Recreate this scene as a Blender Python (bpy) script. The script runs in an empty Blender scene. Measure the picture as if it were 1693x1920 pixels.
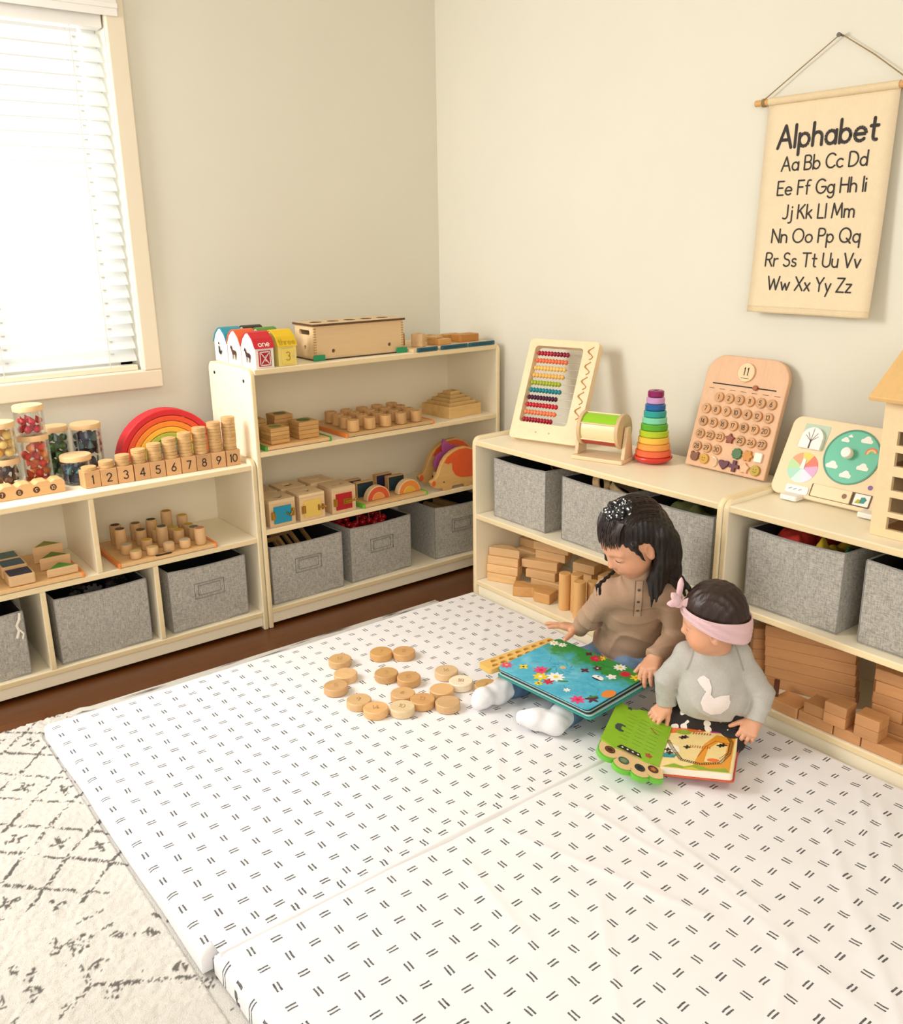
import bpy, bmesh, math, random
import numpy as np
from mathutils import Vector, Matrix, Euler
random.seed(7); np.random.seed(7)
R = math.radians
sc = bpy.context.scene
COL = sc.collection
# ---------------------------------------------------------------- camera, world, lights
cam_d = bpy.data.cameras.new('camera'); cam = bpy.data.objects.new('camera', cam_d); COL.objects.link(cam)
cam_d.sensor_fit = 'HORIZONTAL'; cam_d.sensor_width = 36.0; cam_d.lens = 36.0*1693.38/1693.0
cam_d.clip_start = .05
r_ = Vector((0.79002275, -0.61292162, -0.0138256)); u_ = Vector((0.18976213, 0.22302501, 0.95616431)); d_ = Vector((0.58297032, 0.75801513, -0.29250414))
m = Matrix((r_, u_, -d_)).transposed().to_4x4(); m.translation = (-2.26754693, -3.00641859, 1.26238222)
cam.matrix_world = m
sc.camera = cam
w = bpy.data.worlds.new('daylight'); sc.world = w; w.use_nodes = True
w.node_tree.nodes['Background'].inputs[0].default_value = (1, .91, .79, 1)
w.node_tree.nodes['Background'].inputs[1].default_value = .84
def area(name, loc, aim, sx, sy, power, col):
    l = bpy.data.lights.new(name, 'AREA'); l.shape = 'RECTANGLE'; l.size = sx; l.size_y = sy; l.energy = power; l.color = col
    o = bpy.data.objects.new(name, l); COL.objects.link(o); o.location = loc
    o.rotation_euler = (Vector(aim)-Vector(loc)).to_track_quat('-Z', 'Y').to_euler()
    return o
area('daylight_side_window', (-2.62, -.35, 1.68), (-1.0, -1.7, .1), 0.85, 1.05, 42, (1, .985, .97))
area('daylight_room_opening', (-2.9, -4.4, 1.9), (-.8, -.5, .5), 1.8, 1.6, 34, (1, .985, .955))  # fill lamp added behind the camera to brighten the left wall and shelf fronts
area('sky_behind_blind', (-1.75, .75, 1.6), (-1.7, 0, 1.4), 1.8, 1.7, 30, (.9, .97, 1))
vs = sc.view_settings; vs.view_transform = 'Standard'; vs.look = 'None'; vs.gamma = 1; vs.use_curve_mapping = False
vs.exposure = .17
# ---------------------------------------------------------------- materials
def lin(h):
    h = h.lstrip('#'); c = [int(h[i:i+2], 16)/255 for i in (0, 2, 4)]
    return tuple(x/12.92 if x <= .04045 else ((x+.055)/1.055)**2.4 for x in c)+(1,)
_mats = {}
class NT:
    def __init__(s, name):
        s.m = bpy.data.materials.new(name); s.m.use_nodes = True; s.t = s.m.node_tree; s.b = s.t.nodes['Principled BSDF']
    def n(s, typ, **k):
        x = s.t.nodes.new(typ)
        for a, v in k.items():
            if a.startswith('i_'):
                key = a[2:]; x.inputs[int(key) if key.isdigit() else key.replace('_', ' ')].default_value = v
            else: setattr(x, a, v)
        return x
    def l(s, a, b): s.t.links.new(a, b)
    def math(s, op, a, b=None, c=None):
        x = s.t.nodes.new('ShaderNodeMath'); x.operation = op
        for i, v in enumerate((a, b, c)):
            if v is None: continue
            if isinstance(v, (int, float)): x.inputs[i].default_value = v
            else: s.l(v, x.inputs[i])
        return x.outputs[0]
    def mix(s, f, a, b, mode='MIX'):
        x = s.t.nodes.new('ShaderNodeMix'); x.data_type = 'RGBA'; x.blend_type = mode
        for i, v in ((0, f), (6, a), (7, b)):
            if isinstance(v, (int, float, tuple)): x.inputs[i].default_value = v
            else: s.l(v, x.inputs[i])
        return x.outputs[2]
    def ramp(s, f, stops):
        x = s.t.nodes.new('ShaderNodeValToRGB'); e = x.color_ramp.elements
        while len(e) < len(stops): e.new(.5)
        for q, (p, c) in zip(e, stops): q.position = p; q.color = c
        s.l(f, x.inputs[0]); return x.outputs[0]
    def coord(s, which='Object', scale=(1, 1, 1), rot=(0, 0, 0), loc=(0, 0, 0)):
        c = s.n('ShaderNodeTexCoord'); mp = s.n('ShaderNodeMapping'); s.l(c.outputs[which], mp.inputs[0])
        mp.inputs['Scale'].default_value = scale; mp.inputs['Rotation'].default_value = rot; mp.inputs['Location'].default_value = loc
        return mp.outputs[0]
    def noise(s, vec, scale, detail=3, rough=.55, out=0):
        x = s.n('ShaderNodeTexNoise'); x.inputs['Scale'].default_value = scale; x.inputs['Detail'].default_value = detail; x.inputs['Roughness'].default_value = rough
        s.l(vec, x.inputs['Vector']); return x.outputs[out]
    def bump(s, h, strength=.3, dist=.002):
        x = s.n('ShaderNodeBump'); x.inputs['Strength'].default_value = strength; x.inputs['Distance'].default_value = dist
        s.l(h, x.inputs['Height']); s.l(x.outputs[0], s.b.inputs['Normal'])
    def base(s, c): s.l(c, s.b.inputs['Base Color'])
def sh(c, k): return tuple(min(1, x*k) for x in c[:3])+(1,)
def plain(h, rough=.5, var=.06, scale=18, metal=0, spec=None):
    key = ('p', h, rough, var, scale, metal)
    if key in _mats: return _mats[key]
    t = NT('paint_'+h.strip('#')); c = lin(h); t.b.inputs['Roughness'].default_value = rough; t.b.inputs['Metallic'].default_value = metal
    f = t.noise(t.coord(), scale, 3)
    t.base(t.mix(f, sh(c, 1-var), sh(c, 1+var)))
    _mats[key] = t.m; return t.m
def wood(h='#e3bd86', rough=.5, k=.16, axis=0, scale=14, stretch=9):
    key = ('w', h, rough, k, axis, scale, stretch)
    if key in _mats: return _mats[key]
    t = NT('wood_'+h.strip('#')); c = lin(h); t.b.inputs['Roughness'].default_value = rough
    s3 = [scale]*3; s3[axis] = scale/stretch
    v = t.coord(scale=tuple(s3)); oi = t.n('ShaderNodeObjectInfo')
    ad = t.n('ShaderNodeVectorMath', operation='ADD'); mul = t.n('ShaderNodeVectorMath', operation='SCALE'); mul.inputs['Scale'].default_value = 37.0
    cb = t.n('ShaderNodeCombineXYZ'); t.l(oi.outputs['Random'], cb.inputs[0]); t.l(oi.outputs['Random'], cb.inputs[1]); t.l(cb.outputs[0], mul.inputs[0])
    t.l(v, ad.inputs[0]); t.l(mul.outputs[0], ad.inputs[1])
    n1 = t.noise(ad.outputs[0], 2.2, 5, .6); n2 = t.noise(ad.outputs[0], 11, 2, .5)
    f = t.math('MULTIPLY_ADD', n2, .35, t.math('MULTIPLY', n1, .8))
    col = t.ramp(f, [(.25, sh(c, 1-k*1.6)), (.55, c), (.85, sh(c, 1+k*.8))])
    rv = t.math('MULTIPLY_ADD', oi.outputs['Random'], .22, .89)
    cc = t.n('ShaderNodeCombineColor'); [t.l(rv, cc.inputs[i]) for i in range(3)]
    t.base(t.mix(1.0, col, cc.outputs[0], 'MULTIPLY')); t.bump(n2, .12, .001)
    _mats[key] = t.m; return t.m
def linen(h='#8f8c86', rough=.95, fine=420):
    key = ('l', h, fine)
    if key in _mats: return _mats[key]
    t = NT('linen_'+h.strip('#')); c = lin(h); t.b.inputs['Roughness'].default_value = rough
    a = t.noise(t.coord(scale=(.2, .2, 1)), 430, 2); b = t.noise(t.coord(scale=(1, 1, .16)), 430, 2)
    f = t.math('ADD', t.math('MULTIPLY', a, .5), t.math('MULTIPLY', b, .5))
    t.base(t.ramp(f, [(.38, sh(c, .7)), (.5, c), (.62, sh(c, 1.28))])); t.bump(f, .4, .001)
    _mats[key] = t.m; return t.m
def cloth(h, rough=.9, rib=0, var=.08):
    key = ('c', h, rib, var)
    if key in _mats: return _mats[key]
    t = NT('cloth_'+h.strip('#')); c = lin(h); t.b.inputs['Roughness'].default_value = rough
    n1 = t.noise(t.coord(), 380, 2); n2 = t.noise(t.coord(), 30, 3)
    f = t.math('ADD', t.math('MULTIPLY', n1, .6), t.math('MULTIPLY', n2, .4))
    t.base(t.mix(f, sh(c, 1-var*2.2), sh(c, 1+var*2.2))); t.bump(n1, .35, .0015)
    _mats[key] = t.m; return t.m
def glass(h='#fdfefd', tint=.1):
    key = ('g', h)
    if key in _mats: return _mats[key]
    t = NT('clear_glass'); t.t.nodes.remove(t.b)
    tr = t.n('ShaderNodeBsdfTransparent'); tr.inputs[0].default_value = lin(h); gl = t.n('ShaderNodeBsdfGlossy'); gl.inputs['Roughness'].default_value = .03
    lw = t.n('ShaderNodeLayerWeight'); lw.inputs[0].default_value = .35; mx = t.n('ShaderNodeMixShader')
    t.l(t.math('MULTIPLY_ADD', lw.outputs['Fresnel'], .4, .015), mx.inputs[0]); t.l(tr.outputs[0], mx.inputs[1]); t.l(gl.outputs[0], mx.inputs[2])
    t.l(mx.outputs[0], t.t.nodes['Material Output'].inputs[0]); _mats[key] = t.m; return t.m
BIRCH = '#dcc39a'
M_lam = plain('#f8edd2', .42, .02, 6)          # cream laminate of the shelves
M_edge = wood('#e9d3a6', .5, .06)
M_wood = wood('#d3a878', .5, .16)
M_pale = wood('#dfc196', .5, .12)
M_ink = plain('#2b2420', .7, .05)
M_black = plain('#141314', .6, .1)
M_white = plain('#f0ede6', .45, .02)
M_brass = plain('#b98c3a', .3, .05, 18, 1)
M_skin_ = None
# ---------------------------------------------------------------- mesh helpers
class MB:
    """collects shapes; build() links them as ONE mesh object"""
    def __init__(s): s.bm = bmesh.new(); s.mi = 0; s.sm = False
    def _fin(s, geom, mtx=None):
        vs_ = [g for g in geom if isinstance(g, bmesh.types.BMVert)]
        if mtx is not None: bmesh.ops.transform(s.bm, matrix=mtx, verts=vs_)
        fs = set(f for v in vs_ for f in v.link_faces)
        for f in fs: f.material_index = s.mi; f.smooth = s.sm
        return vs_
    def box(s, lo, hi, mtx=None):
        lo, hi = Vector(lo), Vector(hi)
        g = bmesh.ops.create_cube(s.bm, size=1)['verts']
        T = Matrix.Translation((lo+hi)/2) @ Matrix.Diagonal((*(hi-lo), 1))
        return s._fin(g, (mtx @ T) if mtx is not None else T)
    def cyl(s, p, q, r, r2=None, n=24, caps=True):
        p, q = Vector(p), Vector(q); d = q-p
        g = bmesh.ops.create_cone(s.bm, cap_ends=caps, segments=n, radius1=r, radius2=r if r2 is None else r2, depth=d.length)['verts']
        return s._fin(g, Matrix.Translation((p+q)/2) @ d.to_track_quat('Z', 'Y').to_matrix().to_4x4())
    def ball(s, c, r, sub=2, sc3=(1, 1, 1), mtx=None):
        g = bmesh.ops.create_icosphere(s.bm, subdivisions=sub, radius=r)['verts']
        T = Matrix.Translation(c) @ (mtx if mtx is not None else Matrix.Identity(4)) @ Matrix.Diagonal((*sc3, 1))
        return s._fin(g, T)
    def lathe(s, prof, c=(0, 0, 0), n=32, mtx=None):
        rings = []
        for (r, z) in prof:
            if r < 1e-6: rings.append([s.bm.verts.new((0, 0, z))])
            else: rings.append([s.bm.verts.new((r*math.cos(2*math.pi*i/n), r*math.sin(2*math.pi*i/n), z)) for i in range(n)])
        for a, b in zip(rings, rings[1:]):
            for i in range(n):
                j = (i+1) % n
                if len(a) == 1 and len(b) == 1: continue
                if len(a) == 1: s.bm.faces.new((a[0], b[j], b[i]))
                elif len(b) == 1: s.bm.faces.new((a[i], a[j], b[0]))
                else: s.bm.faces.new((a[i], a[j], b[j], b[i]))
        T = Matrix.Translation(c)
        return s._fin([v for r in rings for v in r], T @ mtx if mtx is not None else T)
    def prism(s, pts, h0, h1, mtx=None, side=None, hole=None):
        """outline in local xy extruded from z=h0 to h1; optional hole outlines (bridged); side = material index of the rim"""
        holes = hole or []
        loops = [pts]+holes; top = []; bot = []; allv = []
        for lp in loops:
            t_ = [s.bm.verts.new((x, y, h1)) for x, y in lp]; b_ = [s.bm.verts.new((x, y, h0)) for x, y in lp]
            top.append(t_); bot.append(b_); allv += t_+b_
        sides = []
        for t_, b_ in zip(top, bot):
            n = len(t_)
            for i in range(n):
                j = (i+1) % n; sides.append(s.bm.faces.new((b_[i], b_[j], t_[j], t_[i])))
        if not holes:
            s.bm.faces.new(top[0]); s.bm.faces.new(bot[0][::-1])
        else:
            for L_, zf in ((top, False), (bot, True)):
                es = []
                for lp in L_:
                    for i in range(len(lp)):
                        es.append(s.bm.edges.get((lp[i], lp[(i+1) % len(lp)])))
                res = bmesh.ops.triangle_fill(s.bm, use_beauty=True, edges=es)
        s._fin(allv, mtx)
        if side is not None:
            for f in sides: f.material_index = side
        return allv
    def tube(s, path, r, n=8, closed=False, caps=True):
        P = [Vector(p) for p in path]; N = len(P); rings = []
        rr = r if isinstance(r, (list, tuple)) else [r]*N
        up = None
        for i in range(N):
            if closed: t = (P[(i+1) % N]-P[i-1])
            else: t = P[min(i+1, N-1)]-P[max(i-1, 0)]
            t.normalize()
            if up is None:
                a = Vector((0, 0, 1)) if abs(t.z) < .9 else Vector((1, 0, 0)); up = (a-t*a.dot(t)).normalized()
            else: up = (up-t*up.dot(t)).normalized()
            v = t.cross(up)
            rings.append([s.bm.verts.new(P[i]+(up*math.cos(2*math.pi*k/n)+v*math.sin(2*math.pi*k/n))*rr[i]) for k in range(n)])
        for a in range(N if closed else N-1):
            A, B = rings[a], rings[(a+1) % N]
            for k in range(n):
                s.bm.faces.new((A[k], A[(k+1) % n], B[(k+1) % n], B[k]))
        if caps and not closed:
            s.bm.faces.new(rings[0][::-1]); s.bm.faces.new(rings[-1])
        return s._fin([v for q in rings for v in q])
    def quad(s, a, b, c, d):
        v = [s.bm.verts.new(p) for p in (a, b, c, d)]; s.bm.faces.new(v); return s._fin(v)
    def ngon(s, pts):
        v = [s.bm.verts.new(p) for p in pts]; s.bm.faces.new(v); return s._fin(v)
    def build(s, name, mats, parent=None, loc=None, rot=None, bevel=0, seg=2, smooth=None, fix=True):
        if fix: bmesh.ops.recalc_face_normals(s.bm, faces=s.bm.faces)
        me = bpy.data.meshes.new(name); s.bm.to_mesh(me); s.bm.free()
        for mm in (mats if isinstance(mats, (list, tuple)) else [mats]): me.materials.append(mm)
        o = bpy.data.objects.new(name, me); COL.objects.link(o)
        if parent is not None: o.parent = parent
        if loc is not None: o.location = loc
        if rot is not None: o.rotation_euler = rot
        if smooth:
            for p in me.polygons: p.use_smooth = True
            me.set_sharp_from_angle(angle=R(smooth))
        if bevel:
            b = o.modifiers.new('edge', 'BEVEL'); b.width = bevel; b.segments = seg; b.limit_method = 'ANGLE'; b.angle_limit = R(40)
        return o
def props(o, label=None, cat=None, group=None, kind=None):
    if label: o['label'] = label
    if cat: o['category'] = cat
    if group: o['group'] = group
    if kind: o['kind'] = kind
    return o
def thing(name, label, cat, loc=(0, 0, 0), rot=(0, 0, 0), group=None):
    o = bpy.data.objects.new(name, None); COL.objects.link(o); o.location = loc; o.rotation_euler = rot; o.empty_display_size = .02
    return props(o, label, cat, group)
def dup(root, loc, rot=None, label=None, scale=None):
    c = root.copy(); COL.objects.link(c); c.location = loc
    if rot is not None: c.rotation_euler = rot
    if label: c['label'] = label
    if scale is not None: c.scale = scale
    def kids(a, b):
        for ch in list(a.children):
            k = ch.copy(); COL.objects.link(k); k.parent = b; k.matrix_parent_inverse = ch.matrix_parent_inverse.copy()
            if ch.children: kids(ch, k)
    kids(root, c)
    return c
def circ(cx, cy, r, n=24, a0=0, a1=360, ry=None):
    full = abs(a1-a0) >= 360
    k = n if full else n-1
    return [(cx+r*math.cos(R(a0+(a1-a0)*i/k)), cy+(ry or r)*math.sin(R(a0+(a1-a0)*i/k))) for i in range(n)]
def rrect(x0, y0, x1, y1, r, n=6):
    o = []
    for cx, cy, a in ((x1-r, y1-r, 0), (x0+r, y1-r, 90), (x0+r, y0+r, 180), (x1-r, y0+r, 270)):
        o += circ(cx, cy, r, n, a, a+90)
    return o
# plane frames: local (u, v, out) -> world
def frame(o, u, v):
    u = Vector(u).normalized(); v = Vector(v); v = (v-u*v.dot(u)).normalized(); n = u.cross(v)
    mm = Matrix((u, v, n)).transposed().to_4x4(); mm.translation = Vector(o); return mm
# ---------------------------------------------------------------- drawn lettering
def A(cx, cy, rx, ry, a0, a1, n=14): return [(cx+rx*math.cos(R(a0+(a1-a0)*i/n)), cy+ry*math.sin(R(a0+(a1-a0)*i/n))) for i in range(n+1)]
GL = {
 'A': (.72, [[(0, 0), (.36, 1), (.72, 0)], [(.13, .36), (.59, .36)]]), 'a': (.52, [A(.26, .29, .26, .29, 0, 360), [(.52, .58), (.52, 0)]]),
 'B': (.56, [[(0, 0), (0, 1), (.3, 1)]+A(.3, .76, .22, .24, 90, -90)+[(0, .52)], [(.3, .52)]+A(.3, .26, .26, .26, 90, -90)+[(0, 0)]]), 'b': (.52, [[(0, 1), (0, 0)], A(.26, .29, .26, .29, 0, 360)]),
 'C': (.7, [A(.42, .5, .42, .5, 45, 315)]), 'c': (.46, [A(.28, .29, .28, .29, 48, 312)]),
 'D': (.68, [[(0, 0), (0, 1), (.2, 1)]+A(.2, .5, .48, .5, 90, -90)+[(0, 0)]]), 'd': (.52, [A(.26, .29, .26, .29, 0, 360), [(.52, 1), (.52, 0)]]),
 'E': (.5, [[(.5, 1), (0, 1), (0, 0), (.5, 0)], [(0, .52), (.42, .52)]]), 'e': (.54, [[(0, .3), (.54, .3)]+A(.27, .29, .27, .29, 2, 315)]),
 'F': (.48, [[(.48, 1), (0, 1), (0, 0)], [(0, .52), (.4, .52)]]), 'f': (.36, [A(.3, .82, .18, .18, 60, 180)+[(.12, 0)], [(0, .6), (.32, .6)]]),
 'G': (.78, [A(.42, .5, .42, .5, 48, 350)+[(.8, .46), (.46, .46)]]), 'g': (.52, [A(.26, .29, .26, .29, 0, 360), [(.52, .58), (.52, -.1)]+A(.27, -.1, .25, .24, 0, -150)]),
 'H': (.62, [[(0, 1), (0, 0)], [(.62, 1), (.62, 0)], [(0, .52), (.62, .52)]]), 'h': (.46, [[(0, 1), (0, 0)], [(0, .3)]+A(.23, .34, .23, .24, 180, 0)+[(.46, 0)]]),
 'I': (.02, [[(0, 1), (0, 0)]]), 'i': (.02, [[(0, .58), (0, 0)], [(0, .82), (0, .86)]]),
 'J': (.4, [[(.4, 1), (.4, .25)]+A(.18, .25, .22, .25, 0, -130)]), 'j': (.2, [[(.2, .58), (.2, -.15)]+A(.02, -.15, .18, .16, 0, -110), [(.2, .82), (.2, .86)]]),
 'K': (.56, [[(0, 1), (0, 0)], [(.52, 1), (0, .42)], [(.16, .58), (.56, 0)]]), 'k': (.44, [[(0, 1), (0, 0)], [(.4, .6), (0, .24)], [(.14, .36), (.44, 0)]]),
 'L': (.46, [[(0, 1), (0, 0), (.46, 0)]]), 'l': (.02, [[(0, 1), (0, 0)]]),
 'M': (.82, [[(0, 0), (.1, 1), (.41, .2), (.72, 1), (.82, 0)]]), 'm': (.76, [[(0, .58), (0, 0)], [(0, .32)]+A(.19, .36, .19, .22, 180, 0)+[(.38, 0)], [(.38, .32)]+A(.57, .36, .19, .22, 180, 0)+[(.76, 0)]]),
 'N': (.64, [[(0, 0), (0, 1), (.64, 0), (.64, 1)]]), 'n': (.46, [[(0, .58), (0, 0)], [(0, .3)]+A(.23, .34, .23, .24, 180, 0)+[(.46, 0)]]),
 'O': (.9, [A(.45, .5, .45, .5, 0, 360, 24)]), 'o': (.56, [A(.28, .29, .28, .29, 0, 360)]),
 'P': (.54, [[(0, 0), (0, 1), (.28, 1)]+A(.28, .74, .26, .26, 90, -90)+[(0, .48)]]), 'p': (.52, [[(0, .58), (0, -.36)], A(.26, .29, .26, .29, 0, 360)]),
 'Q': (.92, [A(.45, .5, .45, .5, 0, 360, 24), [(.58, .28), (.9, -.06)]]), 'q': (.52, [A(.26, .29, .26, .29, 0, 360), [(.52, .58), (.52, -.36)]]),
 'R': (.56, [[(0, 0), (0, 1), (.28, 1)]+A(.28, .75, .24, .25, 90, -90)+[(0, .5)], [(.26, .5), (.56, 0)]]), 'r': (.3, [[(0, .58), (0, 0)], [(0, .3)]+A(.24, .34, .24, .23, 180, 70)]),
 'S': (.54, [A(.28, .76, .24, .24, 40, 265)+A(.27, .26, .26, .26, 85, -150)]), 's': (.38, [A(.2, .44, .17, .14, 40, 260)+A(.19, .15, .18, .15, 80, -150)]),
 'T': (.66, [[(0, 1), (.66, 1)], [(.33, 1), (.33, 0)]]), 't': (.36, [[(.14, .92), (.14, .14)]+A(.27, .14, .13, .14, 180, 290), [(0, .6), (.34, .6)]]),
 'U': (.62, [[(0, 1), (0, .3)]+A(.31, .3, .31, .3, 180, 360)+[(.62, 1)]]), 'u': (.46, [[(0, .58), (0, .23)]+A(.23, .23, .23, .23, 180, 360)+[(.46, .58)], [(.46, .58), (.46, 0)]]),
 'V': (.66, [[(0, 1), (.33, 0), (.66, 1)]]), 'v': (.46, [[(0, .58), (.23, 0), (.46, .58)]]),
 'W': (.98, [[(0, 1), (.24, 0), (.49, .8), (.74, 0), (.98, 1)]]), 'w': (.7, [[(0, .58), (.18, 0), (.35, .48), (.52, 0), (.7, .58)]]),
 'X': (.62, [[(0, 1), (.62, 0)], [(.62, 1), (0, 0)]]), 'x': (.42, [[(0, .58), (.42, 0)], [(.42, .58), (0, 0)]]),
 'Y': (.62, [[(0, 1), (.31, .5), (.62, 1)], [(.31, .5), (.31, 0)]]), 'y': (.46, [[(0, .58), (.24, .02)], [(.46, .58), (.1, -.36)]]),
 'Z': (.6, [[(.02, 1), (.6, 1), (0, 0), (.6, 0)]]), 'z': (.42, [[(.01, .58), (.42, .58), (0, 0), (.42, 0)]]),
 '0': (.6, [A(.3, .5, .3, .5, 0, 360, 20)]), '1': (.1, [[(0, .84), (.1, 1), (.1, 0)]]), '2': (.54, [A(.27, .73, .26, .27, 170, -35)+[(0, 0), (.54, 0)]]),
 '3': (.52, [A(.25, .76, .24, .24, 150, -80)+A(.25, .27, .27, .27, 80, -150)]), '4': (.58, [[(.44, 0), (.44, 1), (0, .28), (.58, .28)]]),
 '5': (.52, [[(.48, 1), (.08, 1), (.04, .56)]+A(.24, .31, .28, .31, 115, -150)]), '6': (.54, [[(.42, 1), (.06, .44)]+A(.27, .29, .27, .29, 150, 510)]),
 '7': (.5, [[(0, 1), (.5, 1), (.16, 0)]]), '8': (.54, [A(.27, .76, .22, .24, 0, 360), A(.27, .27, .27, .27, 0, 360)]), '9': (.54, [A(.27, .71, .27, .29, 0, 360), [(.53, .64), (.14, 0)]]),
}
def text_w(st, gap): return sum((.34 if ch == ' ' else GL[ch][0]+gap) for ch in st)-gap
def stroke(mb, pl, wd, mtx, z=0):
    P = [Vector((x, y, z)) for x, y in pl]
    for a, b in zip(P, P[1:]):
        d = b-a
        if d.length < 1e-7: continue
        n = Vector((-d.y, d.x, 0)).normalized()*wd/2
        mb.ngon([mtx @ (a-n), mtx @ (b-n), mtx @ (b+n), mtx @ (a+n)])
    k = 0
    for p in (P if len(P) < 9 else [P[0], P[-1]]):
        mb.ngon([mtx @ (p+Vector((math.cos(i*math.pi/5), math.sin(i*math.pi/5), 0))*wd/2) for i in range(10)])
def text(mb, st, cx, y, size, wd, mtx, gap=.2, z=.0006, align='c'):
    x = cx-(text_w(st, gap)*size/2 if align == 'c' else 0)
    for ch in st:
        if ch == ' ': x += .34*size; continue
        wch, ss = GL[ch]
        for pl in ss: stroke(mb, [(x+px*size, y+py*size) for px, py in pl], wd, mtx, z)
        x += (wch+gap)*size
# ---------------------------------------------------------------- the room
def m_wall(h):
    t = NT('wall_paint'); c = lin(h); t.b.inputs['Roughness'].default_value = .75
    f = t.noise(t.coord(), 3, 4); t.base(t.mix(f, sh(c, .97), sh(c, 1.03))); t.bump(t.noise(t.coord(), 260, 2), .06, .001); return t.m
MW = m_wall('#dfdbcb')
def struct(o): return props(o, kind='structure')
b = MB()   # wall with the window opening
for lo, hi in (((-5, 0, 0), (-2.12, .12, 2.5)), ((-1.24, 0, 0), (.12, .12, 2.5)), ((-2.12, 0, 0), (-1.24, .12, .85)), ((-2.12, 0, 1.96), (-1.24, .12, 2.5))): b.box(lo, hi)
struct(b.build('wall_left', MW))
b = MB(); b.box((0, -5, 0), (.12, 0, 2.5)); struct(b.build('wall_right', MW))
b = MB(); b.box((-5, -5, 2.5), (.12, .12, 2.56)); struct(b.build('ceiling', m_wall('#efe9dc')))
t = NT('dark_floorboards'); v = t.coord(); t.b.inputs['Roughness'].default_value = .28
br = t.n('ShaderNodeTexBrick'); t.l(v, br.inputs['Vector']); br.inputs['Scale'].default_value = 1; br.inputs['Brick Width'].default_value = .9; br.inputs['Row Height'].default_value = .085
br.inputs['Mortar Size'].default_value = .0015; br.inputs['Color1'].default_value = lin('#56290f'); br.inputs['Color2'].default_value = lin('#43200c'); br.inputs['Mortar'].default_value = lin('#120805')
g = t.noise(t.coord(scale=(3, 40, 40)), 3, 4); t.base(t.mix(g, br.outputs[0], lin('#6b3c14')))
b = MB(); b.box((-5, -5, -.05), (.12, .12, 0)); struct(b.build('floor', t.m))
M_trim = plain('#e8dcc3', .4, .02, 8)
b = MB(); b.box((-5, -.012, 0), (0, 0, .09)); struct(b.build('baseboard_left', M_trim, bevel=.003))
b = MB(); b.box((-.012, -5, 0), (0, -.012, .09)); struct(b.build('baseboard_right', M_trim, bevel=.003))
win = thing('window_1', None, None, (0, 0, 0)); struct(win)
b = MB()
X0, X1, Z0, Z1 = -2.12, -1.24, .85, 1.96; cw = .058
b.box((X0-cw, -.022, Z0-cw), (X1+cw, 0, Z0)); b.box((X0-cw, -.022, Z1), (X1+cw, 0, Z1+cw)); b.box((X0-cw, -.022, Z0), (X0, 0, Z1)); b.box((X1, -.022, Z0), (X1+cw, 0, Z1))
struct(b.build('window_casing', M_trim, win, bevel=.004))
b = MB()
for lo, hi in (((X0, .085, Z0), (X0+.045, .115, Z1)), ((X1-.045, .085, Z0), (X1, .115, Z1)), ((X0, .085, Z0), (X1, .115, Z0+.045)), ((X0, .085, Z1-.045), (X1, .115, Z1)), ((-1.7, .085, Z0), (-1.66, .115, Z1))): b.box(lo, hi)
struct(b.build('window_sash', M_white, win, bevel=.003))
b = MB(); b.box((X0+.04, .1, Z0+.04), (X1-.04, .104, Z1-.04)); struct(b.build('window_pane', glass(), win))
# blind
t = NT('blind_slat'); t.b.inputs['Base Color'].default_value = lin('#f6f5f0'); t.b.inputs['Roughness'].default_value = .5
tl = t.n('ShaderNodeBsdfTranslucent'); tl.inputs[0].default_value = (.95, .97, 1, 1); mx = t.n('ShaderNodeMixShader'); mx.inputs[0].default_value = .55
t.l(t.b.outputs[0], mx.inputs[1]); t.l(tl.outputs[0], mx.inputs[2]); t.l(mx.outputs[0], t.t.nodes['Material Output'].inputs[0])
bl = thing('window_blind', 'white horizontal slat blind hanging closed in the bright window', 'blind', (-1.68, .03, 1.9))
b = MB(); b.box((-.435, -.03, -.03), (.435, .02, .055)); b.build('headrail', M_white, bl, bevel=.003)
b = MB(); b.box((-.47, -.062, 0), (.475, -.054, .09)); b.box((-.47, -.066, .075), (.475, -.054, .1)); b.box((-.47, -.07, .02), (.475, -.054, .034)); b.build('valance', M_white, bl, bevel=.002)
b = MB()
pr = [(-.025+.05*i/6, .0035*(1-((i-3)/3)**2)) for i in range(7)]
pr = pr+[(x, z-.0028) for x, z in reversed(pr)]
b.prism(pr, -.43, .43, frame((0, 0, 0), (0, 1, 0), (0, 0, 1)))
sl = b.build('slat', t.m, bl, (0, 0, -.06), (R(52), 0, 0)); k = 0
for i in range(1, 24):
    s2 = sl.copy(); COL.objects.link(s2); s2.parent = bl; s2.location = (0, 0, -.06-.0408*i)
b = MB(); b.box((-.43, -.02, -1.05), (.43, .02, -1.032)); b.build('bottom_rail', M_trim, bl, bevel=.003)
for x in (-.3, .02, .34):
    b = MB()
    for y in (-.024, .024): b.tube([(x, y, -.02), (x, y*.8, -1.035)], .0012, 5)
    for i in range(24): b.box((x+.012, -.002, -.066-.0408*i), (x+.022, .004, -.054-.0408*i))
    b.build('ladder_cord', plain('#cfc9ba', .8), bl)
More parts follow.
